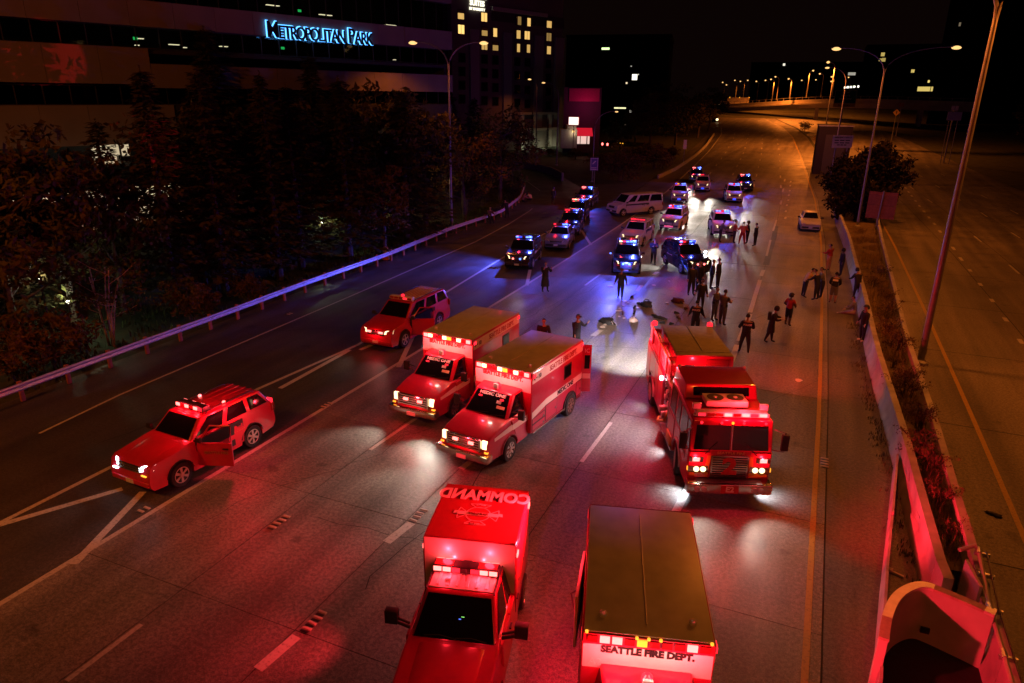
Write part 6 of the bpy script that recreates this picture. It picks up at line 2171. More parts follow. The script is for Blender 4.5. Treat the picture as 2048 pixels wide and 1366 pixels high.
# pump compartment
fb(-4.92, -3.66, -1.12, 1.12, .5, 2.15, 'pump_house', M_alu)
for s in (1, -1):
    pp = fb(-4.85, -3.72, s * 1.12, s * 1.17, .6, 2.1, 'pump_panel', M_chrome)
    for i, (x, z) in enumerate([(-4.6, 1.8), (-4.3, 1.8), (-4.0, 1.8), (-4.6, 1.5), (-4.3, 1.5), (-4.0, 1.5)]):
        MB().lathe([(.085, 0), (.085, .03), (.06, .035)], axis='y', n=12).build('gauge', M_inkw if i % 2 else M_trim, pp, loc=(x, s * 1.17 - (0 if s > 0 else .035), z))
    for x, z in ((-4.55, 1.05), (-4.05, 1.05), (-4.3, .75)):
        MB().lathe([(.12, 0), (.12, .14), (.14, .15), (.14, .2)], axis='y', n=12).build('hose_outlet', M_alu, pp, loc=(x, s * 1.17 - (0 if s > 0 else .2), z))
    MB().tube([(-4.75, s * 1.3, .62), (-4.3, s * 1.42, .7), (-3.8, s * 1.3, .95), (-3.78, s * 1.2, 1.3)], .05, 7).build('hose', M_yellow if s < 0 else M_trim, pp)
    fb(-4.9, -3.66, s * .95, s * 1.3, .40, .48, 'pump_step', M_alu)
# rear body, lockers, hose bed
fb(-8.72, -4.95, -1.20, 1.20, 1.12, 2.22, 'rear_body', M_red, .03)
for x0, x1 in ((-6.58, -4.95), (-8.72, -7.92)):
    fb(x0, x1, -1.20, 1.20, .55, 1.119, 'rear_body', M_red, .02)
fb(-8.3, -5.0, -.75, .75, .5, 1.1, 'chassis', M_trim)
for s in (1, -1):
    for x0, x1, z0, z1 in ((-5.9, -5.0, .62, 2.1), (-6.56, -5.95, .62, 2.1), (-7.85, -6.62, 1.22, 2.1), (-8.66, -7.92, .62, 2.1)):
        fb(x0 - .02, x1 + .02, s * 1.15, s * 1.206, z0 - .02, z1 + .02, 'door_seam', M_trim)
        d = fb(x0, x1, s * 1.20, s * 1.222, z0, z1, 'locker_door', M_red, .012, seg=1)
        fb((x0 + x1) / 2 - .1, (x0 + x1) / 2 + .1, s * 1.222, s * 1.245, z0 + .12, z0 + .16, 'handle', M_chrome, parent=d)
    pts = [(x, s * 1.225, z) for x, z in arch(-7.25, r, .62, 176, 4, 12)]
    MB().tube(pts, .035, 6).build('arch_trim', M_alu, fe)
    MB().lathe([(.06, 0), (.09, .05), (.09, .09), (.03, .11)], axis='y', n=10).build('scene_lamp', M_glow_c, fe, loc=(-5.0, s * 1.23 - (0 if s > 0 else .11), 2.02))
MB().hexa([(-8.35, -.82, 2.2), (-4.98, -.82, 2.2), (-4.98, 1.18, 2.2), (-8.35, 1.18, 2.2)], [(-8.35, -.82, 2.88), (-4.98, -.82, 2.88), (-4.98, 1.16, 2.88), (-8.35, 1.16, 2.88)]).build('hose_bed', M_red, fe, bevel=.03)
fb(-8.33, -5.0, -.80, 1.14, 2.884, 2.905, 'hose_cover', M_tarp, .008)
fb(-8.3, -5.4, .15, .19, 2.906, 2.93, 'cover_seam', M_alu)
fb(-5.38, -5.34, -.78, 1.12, 2.906, 2.922, 'cover_seam', M_alu)
fb(-4.97, -4.93, -.5, -.2, 2.45, 2.56, 'vent', M_trim)
for y0, y1 in ((.2, 1.0),):
    fb(-4.97, -4.94, y0, y1, 2.32, 2.78, 'front_panel', M_red_dark, .02)
fb(-4.9, -3.64, -.9, 1.1, 2.2, 2.30, 'deck_tray', M_roofw, .02)
dk = MB()
dk.tube([(-4.2, .1, 2.3), (-4.2, .1, 2.62), (-4.1, .2, 2.74), (-3.8, .55, 2.72), (-3.55, .8, 2.7)], .045, 8)
dk.build('deck_gun', M_trim, fe)
for y in (-.8, 1.0):
    MB().lathe([(.12, 0), (.12, .04)], n=12).build('deck_lamp', M_roofw, fe, loc=(-3.85, y, 2.31))
# ladder carried on edge along the vehicle's right side
ld = MB()
ya = -1.12
for z in (2.22, 2.78):
    ld.b2(-8.75, -4.35, ya - .03, ya + .03, z - .04, z + .04)
lo_ = ld.build('ladder', M_band, fe, smooth=0)
for k in range(15):
    MB().tube([(-8.6 + k * .295, ya, 2.26), (-8.6 + k * .295, ya, 2.74)], .02, 6).build('rung', M_band, lo_)
ld2 = MB()
for z in (2.30, 2.70):
    ld2.b2(-8.3, -4.6, -.98, -.93, z - .03, z + .03)
lo2 = ld2.build('ladder', M_band, fe, smooth=0)
for k in range(11):
    MB().tube([(-8.2 + k * .33, -.955, 2.33), (-8.2 + k * .33, -.955, 2.68)], .017, 5).build('rung', M_band, lo2)
for x in (-8.0, -6.4, -4.9):
    fb(x - .04, x + .04, -1.19, -.85, 2.2, 2.86, 'ladder_bracket', M_red_dark)
fb(-8.76, -4.3, -1.17, -1.155, 2.84, 2.9, 'ladder_guard', M_yellow)
for x, y in ((-8.5, -1.05), (-8.45, 1.1)):
    MB().lathe([(.11, 0), (.11, .14), (.05, .18)], n=10).build('beacon', M_glow_r2, fe, loc=(x, y, 2.86))
fb(-9.1, -8.72, -1.15, 1.15, .45, .53, 'tail_board', M_alu)
# light of the lamps, with red fill added beside the ladder
for y in (-.1, .45, .95):
    point(fe, (-.40, y, 2.84), RED, 60, .05)
point(fe, (-.95, .4, 3.05), RED, 90, .05)
point(fe, (-5.2, -1.6, 2.62), RED, 260, .05)
spot(fe, (-5.1, -1.36, 2.1), (.35, -1, -.02), (1, .75, .7), 420, 60, .9, .06)
point(fe, (-8.3, -1.6, 2.6), RED, 150, .05)
point(fe, (-4.3, -.2, 2.7), RED, 80, .05)
spot(fe, (-8.3, 1.24, 2.75), (-.5, 1, -.32), RED, 1800, 70, .8, .06)
for s in (1, -1):
    point(fe, (-.18, s * .98, 1.37), RED, 20, .05)
    spot(fe, (-.28, s * .85, 1.05), (1, s * .1, -.42), WHITE, 160, 70, .8, .08)
    spot(fe, (-.75, s * 1.12, .40), (.3, s * 1.0, -1.5), COOL, 95, 110, .9, .05)
    spot(fe, (-3.3, s * 1.28, .38), (0, s * 1.0, -.8), COOL, 55, 110, .9, .05)
    spot(fe, (-6.9, s * 1.3, .5), (0, s * 1.0, -.6), COOL, 40, 120, .9, .05)
spot(fe, (-5.0, -1.35, 2.0), (0, -1, -1.3), COOL, 700, 95, .9, .06)
spot(fe, (-8.8, -1.05, 2.85), (-4, -.5, -2.85), (1, .93, .86), 5200, 66, 1, .06)  # flood added to make the white pool on the road behind

# ---------------------------------------------------------------- police cars, van, parked saloon
RB = [M_glow_r, M_glow_r2, M_lens_r, M_glow_b2, M_glow_b]           # right to left of the vehicle
BB_ = [M_glow_r2, M_lens_r, M_glow_b2, M_glow_b, M_glow_b]
def bar_light(t, x, y, z, col, pw):
    point(t, (x, y, z), col, pw, .06)

BEAM = 10
S1 = dict(L=5.0, Wd=1.98, H=1.78, wb=2.87, fo=.96, r=.39, nose=1.06, cowl=1.20, belt=1.23, rf=.36, rw=.74)
def police(label, px, py, ang, paint, fwd=1.55, left=.86, bar=RB, beam=150, blue=0, red=0, name='police_car', group=None, bp=1.0, **kw):
    d = dict(S1)
    d.update(kw)
    t = car(name, label, 'police car', plan(px, py, ang, fwd, left), ang, paint, bar=bar, group=group, **d)
    x0, hw, nose, zh, rf, xf, xr, belt = t['dims']
    if beam:
        head_beams(t, d['L'], .72, nose - .12, beam * BEAM, WHITE, 21, .022)
    if blue:
        point(t, (rf - .3, .45, zh + .28), BLUE, blue * 3, .06)
    if red:
        point(t, (rf - .3, -.45, zh + .28), RED, red * 1.2, .06)
    return t

pA = police('black and white police car with red and blue grille lamps, nearest on the ramp', 1063, 537, -79, M_black, doors_paint=M_patrol, beam=24, blue=75, red=20, lights='white',
            grille_lamps=[(-.25, M_glow_r), (.25, M_glow_b)], bar=[M_glow_b, M_glow_b2, M_lens_r, M_glow_b, M_glow_b], push=True)
MB().b2(2.2, 2.26, -.9, .9, .3, .36).build('skid_plate', M_trim, pA, smooth=0)
spot(pA, (.1, -.72, 1.95), (.3, -1, -.5), BLUE, 3600, 95, .8, .05)
spot(pA, (.2, -.70, 1.95), (1, -.55, -.28), BLUE, 3000, 75, .8, .05)
pB = police('dark grey police saloon with unlit headlights, second on the ramp', 1136, 498, -78, M_grey, doors_paint=M_patrol, beam=0, blue=60, red=10, lights='off', L=5.05, H=1.5, r=.35, nose=.88, cowl=1.02, belt=1.04, boot=1.08, ws=.85, rf=.1, rr=-1.25, rg=-1.75, rw=.66, wb=2.95,
            windows=((.03, .42), (.47, .80), (.83, .95)), bar=[M_glow_r2, M_lens_r, M_lens_r, M_glow_b, M_glow_b])
pC = police('dark police car with a red glow on its right roof edge, third on the ramp', 1157, 470, -78, M_black, doors_paint=M_patrol, beam=0, blue=45, red=40, lights='off', bar=[M_glow_r2, M_glow_r2, M_lens_r, M_glow_b2, M_glow_b])
pD = police('police car with one yellow headlight showing, fourth on the ramp', 1168, 444, -80, M_black, doors_paint=M_patrol, beam=25, blue=25, red=40, bar=[M_glow_r, M_glow_w, M_glow_r, M_glow_b2, M_glow_b])
pE = police('rearmost police car on the ramp with brilliant blue and red roof lamps', 1183, 414, -84, M_black, doors_paint=M_patrol, beam=25, blue=160, red=160, bar=[M_glow_r, M_glow_r, M_trim, M_glow_b, M_glow_b])
pF = police('white patrol car with a red light bar, behind the blue lit police car', 1285, 493, -90, M_patrol, beam=30, red=22, bar=[M_glow_r2, M_glow_r2, M_glow_r2, M_glow_r2, M_glow_r2])
pG = police('dark police car glowing blue with two blue grille lamps, facing the debris', 1277, 549, -76, M_black, fwd=1.75, beam=36, blue=330, red=10, lights='white', grille_lamps=[(-.22, M_glow_b), (.22, M_glow_b)], push=True,
            bar=[M_glow_w, M_glow_r2, M_glow_b, M_glow_b, M_glow_b])
point(pG, (2.8, 0, .95), BLUE, 420, .06)
spot(pG, (.9, -.5, 1.95), (1, -.55, -.10), BLUE, 3500, 80, .9, .05)
MB().ball((.85, -1.12, 1.2), .07, 8).build('spot_lamp', M_glow_b, pG)
spot(pG, (.9, .8, 1.9), (1, .35, -.12), WHITE, 420, 40, .6, .06)
pH = police('white patrol car with a pink lit bumper, between the van and the black police car', 1360, 460, -90, M_patrol, beam=150, blue=60, red=60, push=True, bar=[M_glow_b, M_glow_r2, M_glow_b2, M_glow_b, M_glow_b])
pI = police('white patrol car behind the group of people standing by its bumper', 1464, 472, -77, M_patrol, fwd=1.6, beam=180, blue=70, red=50, push=True, bar=[M_glow_b, M_glow_b, M_glow_r2, M_glow_b, M_glow_b])
pJ = police('white patrol car with a glowing blue number plate, just right of the white van', 1373, 405, -80, M_patrol, fwd=1.55, beam=220, blue=40, red=20, bar=[M_glow_b2, M_glow_a, M_lens_r, M_glow_b, M_glow_b])
pK = police('white patrol car with bright headlights below the far red lamp', 1418, 383, -80, M_patrol, fwd=1.55, beam=260, red=20, bar=[M_glow_w, M_glow_r2, M_glow_r2, M_lens_r, M_lens_r])
pL_ = police('white patrol car farthest right among the back row of white ones', 1482, 405, -79, M_patrol, fwd=1.55, beam=300, blue=60, red=30, bar=[M_glow_b, M_glow_b, M_glow_r2, M_glow_b, M_glow_b])
pM = police('rear left police car with blue and red roof lamps, half hidden by a white one', 1404, 366, -80, M_black, beam=120, blue=110, red=110, fwd=1.5, bar=[M_glow_r, M_glow_r, M_trim, M_glow_b, M_glow_b])
pN = police('rear right police car with blue and red roof lamps, half hidden by a white one', 1503, 383, -79, M_black, beam=120, blue=110, red=110, fwd=1.5, bar=[M_glow_r, M_glow_r, M_trim, M_glow_b, M_glow_b])
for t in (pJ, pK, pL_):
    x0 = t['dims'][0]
    MB().b2(x0 + .05, x0 + .06, -.17, .17, .38, .54).build('number_plate', M_glow_b2, t, smooth=0)  # plates given a blue glow for the light they catch
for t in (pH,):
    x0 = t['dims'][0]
    MB().b2(x0 + .13, x0 + .14, -.4, .4, .36, .5).build('number_plate', emit('pink_glow_plate', (1, .12, .3), .7), t, smooth=0)  # glowing strip stands in for pink light on the bumper
pS = police('black police car slewed across the lane with a bright spot lamp on its bonnet edge', 1363, 547, -57, M_black, fwd=1.55, left=-.86, beam=50, blue=25, red=60, bar=[M_glow_b, M_glow_r2, M_lens_r, M_glow_b, M_glow_b2],
            lettering=('POLICE', .30, mat('pink_lit_lettering', (.6, .35, .33), .5), -.6, .82), grille_lamps=[(-.2, M_glow_r), (.25, M_glow_r)], push=True)
MB().ball((.85, 1.05, 1.30), .10, 10).build('spot_lamp', M_glow_c, pS)
spot(pS, (.95, 1.08, 1.36), (1, -.15, -.35), COOL, 60, 60, .5, .05)
spot(pS, (-.2, -1.12, 1.6), (-.15, -1, -.95), (1, 1, .93), 460, 52, .25, .04)

va = car('passenger_van', 'white passenger van turned across the lanes with dark side windows', 'van', plan(1307, 428, -128, -1.75, .92), -128, mat('van_white_paint', (.34, .32, .34), .5, var=.06, spec=.3), L=5.9, Wd=2.02, H=2.1, wb=3.5, fo=.80, r=.37, nose=1.12, cowl=1.32, belt=1.25,
         ws=1.95, rf=1.25, rr=-2.86, rg=-2.93, rw=.80, lights='off', clr=.34, windows=((.03, .24), (.30, .60), (.64, .97)))

sd = car('saloon_car', 'pale amber lit saloon car parked facing us beside the yellow line', 'car', plan(1600, 459, -86, 1.35, -.80), -86, M_silver, L=4.75, Wd=1.82, H=1.46, wb=2.75, fo=.95, r=.33, nose=.80, cowl=.98, belt=1.0, boot=1.04, ws=.75, rf=.05, rr=-1.2, rg=-1.7, rw=.60,
         lights='off', clr=.2, windows=((.03, .42), (.47, .80), (.83, .95)))
# distant car on the side street, tail lamps lit
p = at_depth(1226, 287, 135)
tc = car('parked_car', 'dark car with red tail lamps on the side street by the red awning', 'car', (p.x, p.y, p.z - .9), 65, M_black, L=4.6, Wd=1.8, H=1.45, wb=2.7, fo=.9, r=.33, nose=.8, cowl=.98, belt=1.0, boot=1.04, ws=.75, rf=.05, rr=-1.2, rg=-1.7, rw=.60, lights='off',
         windows=((.03, .42), (.47, .80), (.83, .95)))
for y in (-.65, .65):
    MB().ball((-2.34, y, .85), .26, 8, sx=.4).build('tail_lamp_lit', M_glow_r, tc)
for y in (-.5, .1):
    MB().ball((2.3, y, .8), .16, 8, sx=.5).build('headlight_lit', M_glow_a, tc)
p = at_depth(1431, 232, 225)
fc_ = car('parked_car', 'far car with one headlight glowing at the left edge of the far road', 'car', (p.x, p.y, zt(p.x, p.y)), -80, M_black, L=4.6, Wd=1.8, H=1.45, wb=2.7, fo=.9, r=.33, nose=.8, cowl=.98, belt=1.0, boot=1.04, ws=.75, rf=.05, rr=-1.2, rg=-1.7, rw=.60, lights='off',
          windows=((.03, .42), (.47, .80), (.83, .95)))
MB().ball((2.36, .55, .75), .4, 8, sx=.4).build('headlight_lit', M_glow_w, fc_)

# ================================================================ people
M_navy = mat('navy_uniform', (.014, .016, .030), .8, var=.2)
M_navyt = mat('dark_trousers', (.018, .018, .026), .8, var=.2)
M_blk = mat('black_cloth', (.012, .011, .012), .85, var=.2)
M_shoe = mat('black_shoes', (.01, .01, .01), .5)
M_trgrey = mat('trooper_shirt', (.12, .12, .15), .8, var=.1)
M_trblue = mat('trooper_trousers', (.09, .10, .15), .8, var=.1)
M_hair = mat('dark_hair', (.012, .009, .007), .7)
M_orange = mat('orange_vest', (.62, .13, .04), .7)
M_yshirt = mat('yellow_shirt', (.55, .38, .10), .8)
M_redc = mat('red_cloth', (.35, .02, .02), .8)
M_pinkp = mat('pale_trousers', (.45, .22, .18), .8)
M_greyc = mat('grey_cloth', (.12, .12, .13), .8)
M_skin2 = mat('dark_skin', (.10, .055, .035), .55)
M_whitec = mat('white_cloth', (.6, .58, .56), .8)
M_belt = mat('duty_belt', (.008, .008, .008), .5)

def limb(p, yaw_side, pitch, abd):
    """unit vector for a limb hanging down, swung forward by pitch and outward by abd"""
    return Vector((sin(rad(pitch)), yaw_side * sin(rad(abd)), -cos(rad(pitch)) * cos(rad(abd)))).normalized()

def person(label, px, py, face, shirt=M_navy, legs=M_navyt, shoes=M_shoe, skin=M_skin, h=1.76, lean=0, aL=(5, 8, 10), aR=(5, 8, 10), lL=(2, 4, 2), lR=(-2, 4, 2),
           hair='short', sleeves=True, shorts=False, back=None, belt=False, coat=None, hood=False, sit=0.0, vest=None, group=None, twist=0, inL=0, inR=0, loc=None, bulk=1.0, pack=None):
    k = h / 1.76
    J = {}
    def rot(v):
        return Matrix.Rotation(rad(lean), 3, 'Y') @ v
    pel = Vector((0, 0, 0))
    J['pelvis'] = pel
    J['spine'] = pel + rot(Vector((0, 0, .20)))
    J['chest'] = pel + rot(Vector((.01, 0, .40)))
    J['neck'] = pel + rot(Vector((0, 0, .56)))
    J['head'] = J['neck'] + rot(Vector((.03, 0, .12)))
    E = [('pelvis', 'spine'), ('spine', 'chest'), ('chest', 'neck'), ('neck', 'head')]
    for s, nm, a, inn in ((1, 'L', aL, inL), (-1, 'R', aR, inR)):
        sh = J['chest'] + rot(Vector((0, s * .205, .09)))
        u = limb(None, s, a[0] + lean * .0, a[1])
        el = sh + u * .29
        f = Vector((sin(rad(a[0] + a[2])), s * sin(rad(a[1] - inn)), -cos(rad(a[0] + a[2])))).normalized()
        wr = el + f * .25
        J['sh' + nm], J['el' + nm], J['wr' + nm] = sh, el, wr
        J['fd' + nm] = f
        E += [('chest', 'sh' + nm), ('sh' + nm, 'el' + nm), ('el' + nm, 'wr' + nm)]
    for s, nm, a in ((1, 'L', lL), (-1, 'R', lR)):
        hp_ = pel + Vector((0, s * .095, -.05))
        kn = hp_ + limb(None, s, a[0], a[1]) * .43
        an = kn + limb(None, s, a[0] - a[2], a[1] * .4) * .42
        J['hp' + nm], J['kn' + nm], J['an' + nm] = hp_, kn, an
        J['to' + nm] = an + Vector((.17, s * .03, -.045))
        E += [('pelvis', 'hp' + nm), ('hp' + nm, 'kn' + nm), ('kn' + nm, 'an' + nm), ('an' + nm, 'to' + nm)]
    low = min(J['toL'].z, J['toR'].z, J['anL'].z - .05, J['anR'].z - .05) - .03
    lift = -low if not sit else sit
    names = [n for n in J if not n.startswith('fd')]
    Rr = dict(pelvis=(.15, .115), spine=(.135, .10), chest=(.16, .115), neck=(.058, .058), head=(.055, .055))
    for nm in 'LR':
        Rr.update({'sh' + nm: (.078, .078), 'el' + nm: (.052, .052), 'wr' + nm: (.034, .034), 'hp' + nm: (.10, .10), 'kn' + nm: (.066, .066), 'an' + nm: (.045, .045), 'to' + nm: (.038, .038)})
    me = bpy.data.meshes.new('person')
    idx = {n: i for i, n in enumerate(names)}
    me.from_pydata([tuple(J[n]) for n in names], [(idx[a], idx[b]) for a, b in E], [])
    o = bpy.data.objects.new('tmp_body', me)
    COL.objects.link(o)
    sk = o.modifiers.new('skin', 'SKIN')
    for n in names:
        v = me.skin_vertices[0].data[idx[n]]
        q = Rr[n]
        cloth = bulk * 1.38 if n[:2] not in ('ne', 'he', 'wr', 'an') else 1
        v.radius = (q[0] * cloth, q[1] * cloth)
        v.use_root = n == 'pelvis'
    sb = o.modifiers.new('sub', 'SUBSURF')
    sb.levels = 1
    dg = bpy.context.evaluated_depsgraph_get()
    bm_ = bpy.data.meshes.new_from_object(o.evaluated_get(dg))
    bpy.data.objects.remove(o)
    bpy.data.meshes.remove(me)
    b = bmesh.new()
    b.from_mesh(bm_)
    # clothing by nearest bone
    def near(p):
        best, bn = 9, None
        for a_, c_ in E:
            A, B_ = J[a_], J[c_]
            d = B_ - A
            t = max(0, min(1, (p - A).dot(d) / max(d.length_squared, 1e-6)))
            r = (p - A - d * t).length
            if r < best:
                best, bn, bt = r, (a_, c_), t
        return bn, bt
    for f in b.faces:
        f.smooth = True
        (a_, c_), t = near(f.calc_center_median())
        mi = 1
        if c_ in ('neck',) and t > .55 or c_ == 'head':
            mi = 0
        elif a_.startswith('el'):
            mi = 1 if sleeves and t < .9 else 0
        elif a_.startswith('sh') and not sleeves and t > .55:
            mi = 0
        elif c_.startswith('hp') or a_.startswith('hp') or (a_ == 'pelvis' and c_ == 'spine' and t < .12):
            mi = 2
        elif a_.startswith('kn'):
            mi = 0 if shorts else 2
        elif a_.startswith('an'):
            mi = 3
        f.material_index = mi
    # head with nose, ears, eyes, then hands with five fingers each, all in the same mesh
    x = MB()
    hc = J['head'] + rot(Vector((.015, 0, .10)))
    o0 = len(x.v)
    x.ball((0, 0, 0), .105, 14, 0, sx=.92, sy=.76, sz=1.16)
    for i in range(o0, len(x.v)):
        p = Vector(x.v[i])
        if p.x > 0 and p.z < -.02:
            p.x *= 1 - .25 * min(1, (-p.z) / .1)
            p.y *= 1 - .25 * min(1, (-p.z) / .1)
        x.v[i] = tuple(hc + rot(p))
    def hp3(a_, b_, c_):
        return hc + rot(Vector((a_, b_, c_)))
    x.add([hp3(.09, -.014, -.025), hp3(.09, .014, -.025), hp3(.121, 0, -.03), hp3(.094, 0, .015)], [(0, 1, 2), (0, 2, 3), (1, 3, 2)], 0)
    for s in (1, -1):
        x.box(hp3(.0, s * .082, -.005), (.035, .014, .055), 0)
        x.box(hp3(.091, s * .032, .012), (.012, .022, .011), 4)
    x.box(hp3(.084, 0, -.06), (.012, .04, .009), 4)
    for s, nm in ((1, 'L'), (-1, 'R')):
        w, f = J['wr' + nm], J['fd' + nm]
        side = f.cross(Vector((1, 0, 0)) if abs(f.x) < .8 else Vector((0, 0, 1))).normalized()
        nrm = f.cross(side)
        pm = [w - f * .02 + side * .028 * a_ + nrm * .013 * b_ for a_, b_ in ((-1, -1), (1, -1), (1, 1), (-1, 1))]
        ph = [w + f * .085 + side * .04 * a_ + nrm * .013 * b_ for a_, b_ in ((-1, -1), (1, -1), (1, 1), (-1, 1))]
        x.hexa(pm, ph, 0)
        for q, ln in zip((-.03, -.01, .01, .03), (.062, .078, .072, .055)):
            b0 = w + f * .08 + side * q
            x.tube([b0, b0 + f * ln * .6 + nrm * .008, b0 + f * ln * .9 + nrm * .03], [.010, .009, .006], 5, 0)
        b0 = w + f * .02 + side * .032
        x.tube([b0, b0 + f * .035 + side * .03, b0 + f * .065 + side * .03 + nrm * .01], [.012, .010, .007], 5, 0)
    xb = x.bm()
    for f in xb.faces:
        f.smooth = True
    tm = bpy.data.meshes.new('t')
    xb.to_mesh(tm)
    xb.free()
    b.from_mesh(tm)
    bpy.data.meshes.remove(tm)
    bmesh.ops.transform(b, matrix=Matrix.Translation((0, 0, lift)) , verts=b.verts)
    bmesh.ops.transform(b, matrix=Matrix.Diagonal((k, k, k, 1)), verts=b.verts)
    bm_.materials.clear()
    for m in (skin, shirt, legs, shoes, M_hair):
        bm_.materials.append(m)
    bm_.clear_geometry()
    b.to_mesh(bm_)
    b.free()
    bm_.name = 'person'
    root = put('person', bm_, None, loc if loc is not None else G(px, py), rad(face))
    tag(root, label, 'person', group)
    def loc_(v):
        return (Vector(v) + Vector((0, 0, lift))) * k
    def child(mb, name, m, **kw):
        mb.v = [tuple(loc_(p)) for p in mb.v]
        return mb.build(name, m, root, **kw)
    def shell(r, zmin, back_x=.4, m=None, name='hair', sc=(1, .86, 1.14)):
        mb = MB()
        t = MB().ball((0, 0, 0), r, 14, sx=sc[0], sy=sc[1], sz=sc[2])
        keep = [i for i, p in enumerate(t.v) if p[2] > zmin or (p[0] < back_x * r - .06 and p[2] > zmin - .09)]
        mp = {i: j for j, i in enumerate(keep)}
        mb.v = [tuple(hc + rot(Vector(t.v[i]) + Vector((-.008, 0, .008)))) for i in keep]
        mb.f = [tuple(mp[i] for i in f) for f in t.f if all(i in mp for i in f)]
        mb.m = [0] * len(mb.f)
        return child(mb, name, m or M_hair)
    if hair == 'short':
        shell(.113, .03)
    elif hair == 'afro':
        shell(.155, -.02, sc=(.98, 1, 1))
    elif hair == 'cap':
        shell(.116, .035, m=M_blk, name='cap')
        cp = MB()
        cp.hexa([hp3(.07, -.07, .045), hp3(.19, -.05, .03), hp3(.19, .05, .03), hp3(.07, .07, .045)], [hp3(.07, -.07, .06), hp3(.19, -.05, .04), hp3(.19, .05, .04), hp3(.07, .07, .06)])
        child(cp, 'cap_peak', M_blk)
    elif hair == 'hood':
        shell(.135, -.03, 1.4, m=shirt, name='hood')
    elif hair == 'helmet':
        shell(.125, .0, m=M_whitec, name='helmet')
    if belt:
        mb = MB().tube([J['pelvis'] + Vector((0, 0, .055)), J['pelvis'] + Vector((0, 0, .115))], [.158, .155], 16)
        mb.v = [(x_ * .82, y_ * 1.06, z_) for x_, y_, z_ in mb.v]
        for a_ in (70, 110, -80, -110, 180):
            mb.box((.135 * cos(rad(a_)), .17 * sin(rad(a_)), .07), (.07, .06, .13))
        child(mb, 'duty_belt', M_belt)
    if vest:
        mb = MB().tube([J['spine'] + rot(Vector((0, 0, -.1))), J['chest'] + rot(Vector((0, 0, -.05))), J['chest'] + rot(Vector((0, 0, .12)))], [.165, .19, .14], 16)
        mid = J['chest']
        mb.v = [(mid.x + (x_ - mid.x) * .82, y_ * 1.08, z_) for x_, y_, z_ in mb.v]
        child(mb, 'vest', vest)
    if coat:
        ln, rad_ = coat
        mb = MB().tube([J['spine'] + Vector((0, 0, .05)), J['pelvis'], J['pelvis'] - Vector((0, 0, ln * .5)), J['pelvis'] - Vector((0, 0, ln))], [.16, .19, rad_ * .92, rad_], 16)
        mb.v = [(x_ * .8, y_ * 1.02, z_) for x_, y_, z_ in mb.v]
        child(mb, 'coat_skirt', shirt)
    if pack:
        mb = MB().box(tuple(J['chest'] + rot(Vector((-.2, 0, -.04)))), (.16, .28, .38), ty=.85)
        child(mb, 'backpack', pack, bevel=.03)
    if back:
        c = loc_(J['chest'] + rot(Vector((-.215 if vest else -.175, 0, .04))))
        up = rot(Vector((0, 0, 1)))
        MB().box((0, 0, 0), (.012, .26 * bulk, .11)).build('back_patch', M_inkw, root, loc=c) if back == 'patch' else text(back, .115, M_inkw, root, c, (0, -1, 0), up, fat=.006)
    return root

def at_height(px, py, z):
    d = ray(px, py)
    t = (z - CAM_H) / d.z
    p = Vector((0, 0, CAM_H)) + d * t
    return Vector((p.x, p.y, zt(p.x, p.y)))

FOLD = dict(aL=(25, 8, 85), aR=(25, 8, 85), inL=70, inR=70)
random.seed(17)
person('person in a long dark trench coat with hands raised to the face', 1090, 583, -45, M_blk, M_blk, aL=(45, 14, 110), aR=(45, 14, 110), inL=20, inR=20, coat=(.62, .27), hair='short', lL=(3, 5, 2), lR=(-3, 5, 2))
person('police officer with a cap walking towards us in front of the blue lit police car', 1240, 597, -80, M_navy, M_navyt, hair='cap', belt=True, vest=M_navy, lL=(10, 2, 2), lR=(-10, 2, 8), aL=(0, 16, 20), aR=(5, 16, 25))
person('police officer walking beside the slewed black police car with hands held at the chest', 1306, 528, -75, M_navy, M_navyt, hair='cap', belt=True, vest=M_navy, aL=(35, 10, 85), aR=(35, 10, 85), inL=40, inR=40, lL=(8, 2, 2), lR=(-8, 2, 8))
person('officer in a dark shirt, head and shoulders showing above the ambulance roof', 1097, 700, -70, M_blk, M_navyt, loc=at_height(1088, 645, 1.68), aL=(20, 14, 40), aR=(20, 14, 40), inL=40, inR=40)
person('officer in a cap holding up one hand behind the front ambulance', 1153, 700, -20, M_navy, M_navyt, loc=at_height(1155, 636, 1.70), hair='cap', belt=True, vest=M_navy, aL=(50, 12, 95), aR=(5, 12, 20))
person('person in dark clothes leaning by the white patrol car bumper, left of its group', 1439, 484, 20, M_greyc, M_navyt, lean=14, aL=(20, 10, 30), aR=(20, 10, 30))
person('person in an orange top standing beside the orange vest in front of the patrol car', 1467, 486, 10, M_redc, M_navyt, aL=(20, 12, 60), aR=(10, 10, 30), vest=mat('dull_orange_vest', (.4, .10, .05), .8))
person('person in a bright orange vest with legs apart, seen from behind by the patrol car', 1483, 489, 100, M_orange, M_redc, vest=M_orange, aL=(20, 25, 50), aR=(20, 25, 50), lL=(4, 10, 0), lR=(0, 10, 0), bulk=1.05)
person('person with a large rounded head of dark hair right of the orange vest', 1493, 487, 200, M_blk, M_blk, hair='afro', skin=M_skin2)
person('lone person in a dark jacket standing in profile, rightmost of the patrol car group', 1509, 492, 170, M_blk, M_blk, hair='short', coat=(.18, .2))
person('officer in black at the corner of the slewed police car, left of the suits', 1381, 590, -60, M_navy, M_navyt, belt=True, vest=M_navy, hair='cap', h=1.86, bulk=1.08)
person('officer in dark uniform standing shoulder to shoulder behind the tall officer', 1396, 583, -110, M_navy, M_navyt, belt=True, hair='short', vest=M_navy, h=1.82)
person('person in a dark suit, left of the two suits, arms at the sides', 1421, 578, 10, M_blk, M_blk, coat=(.14, .19), hair='short')
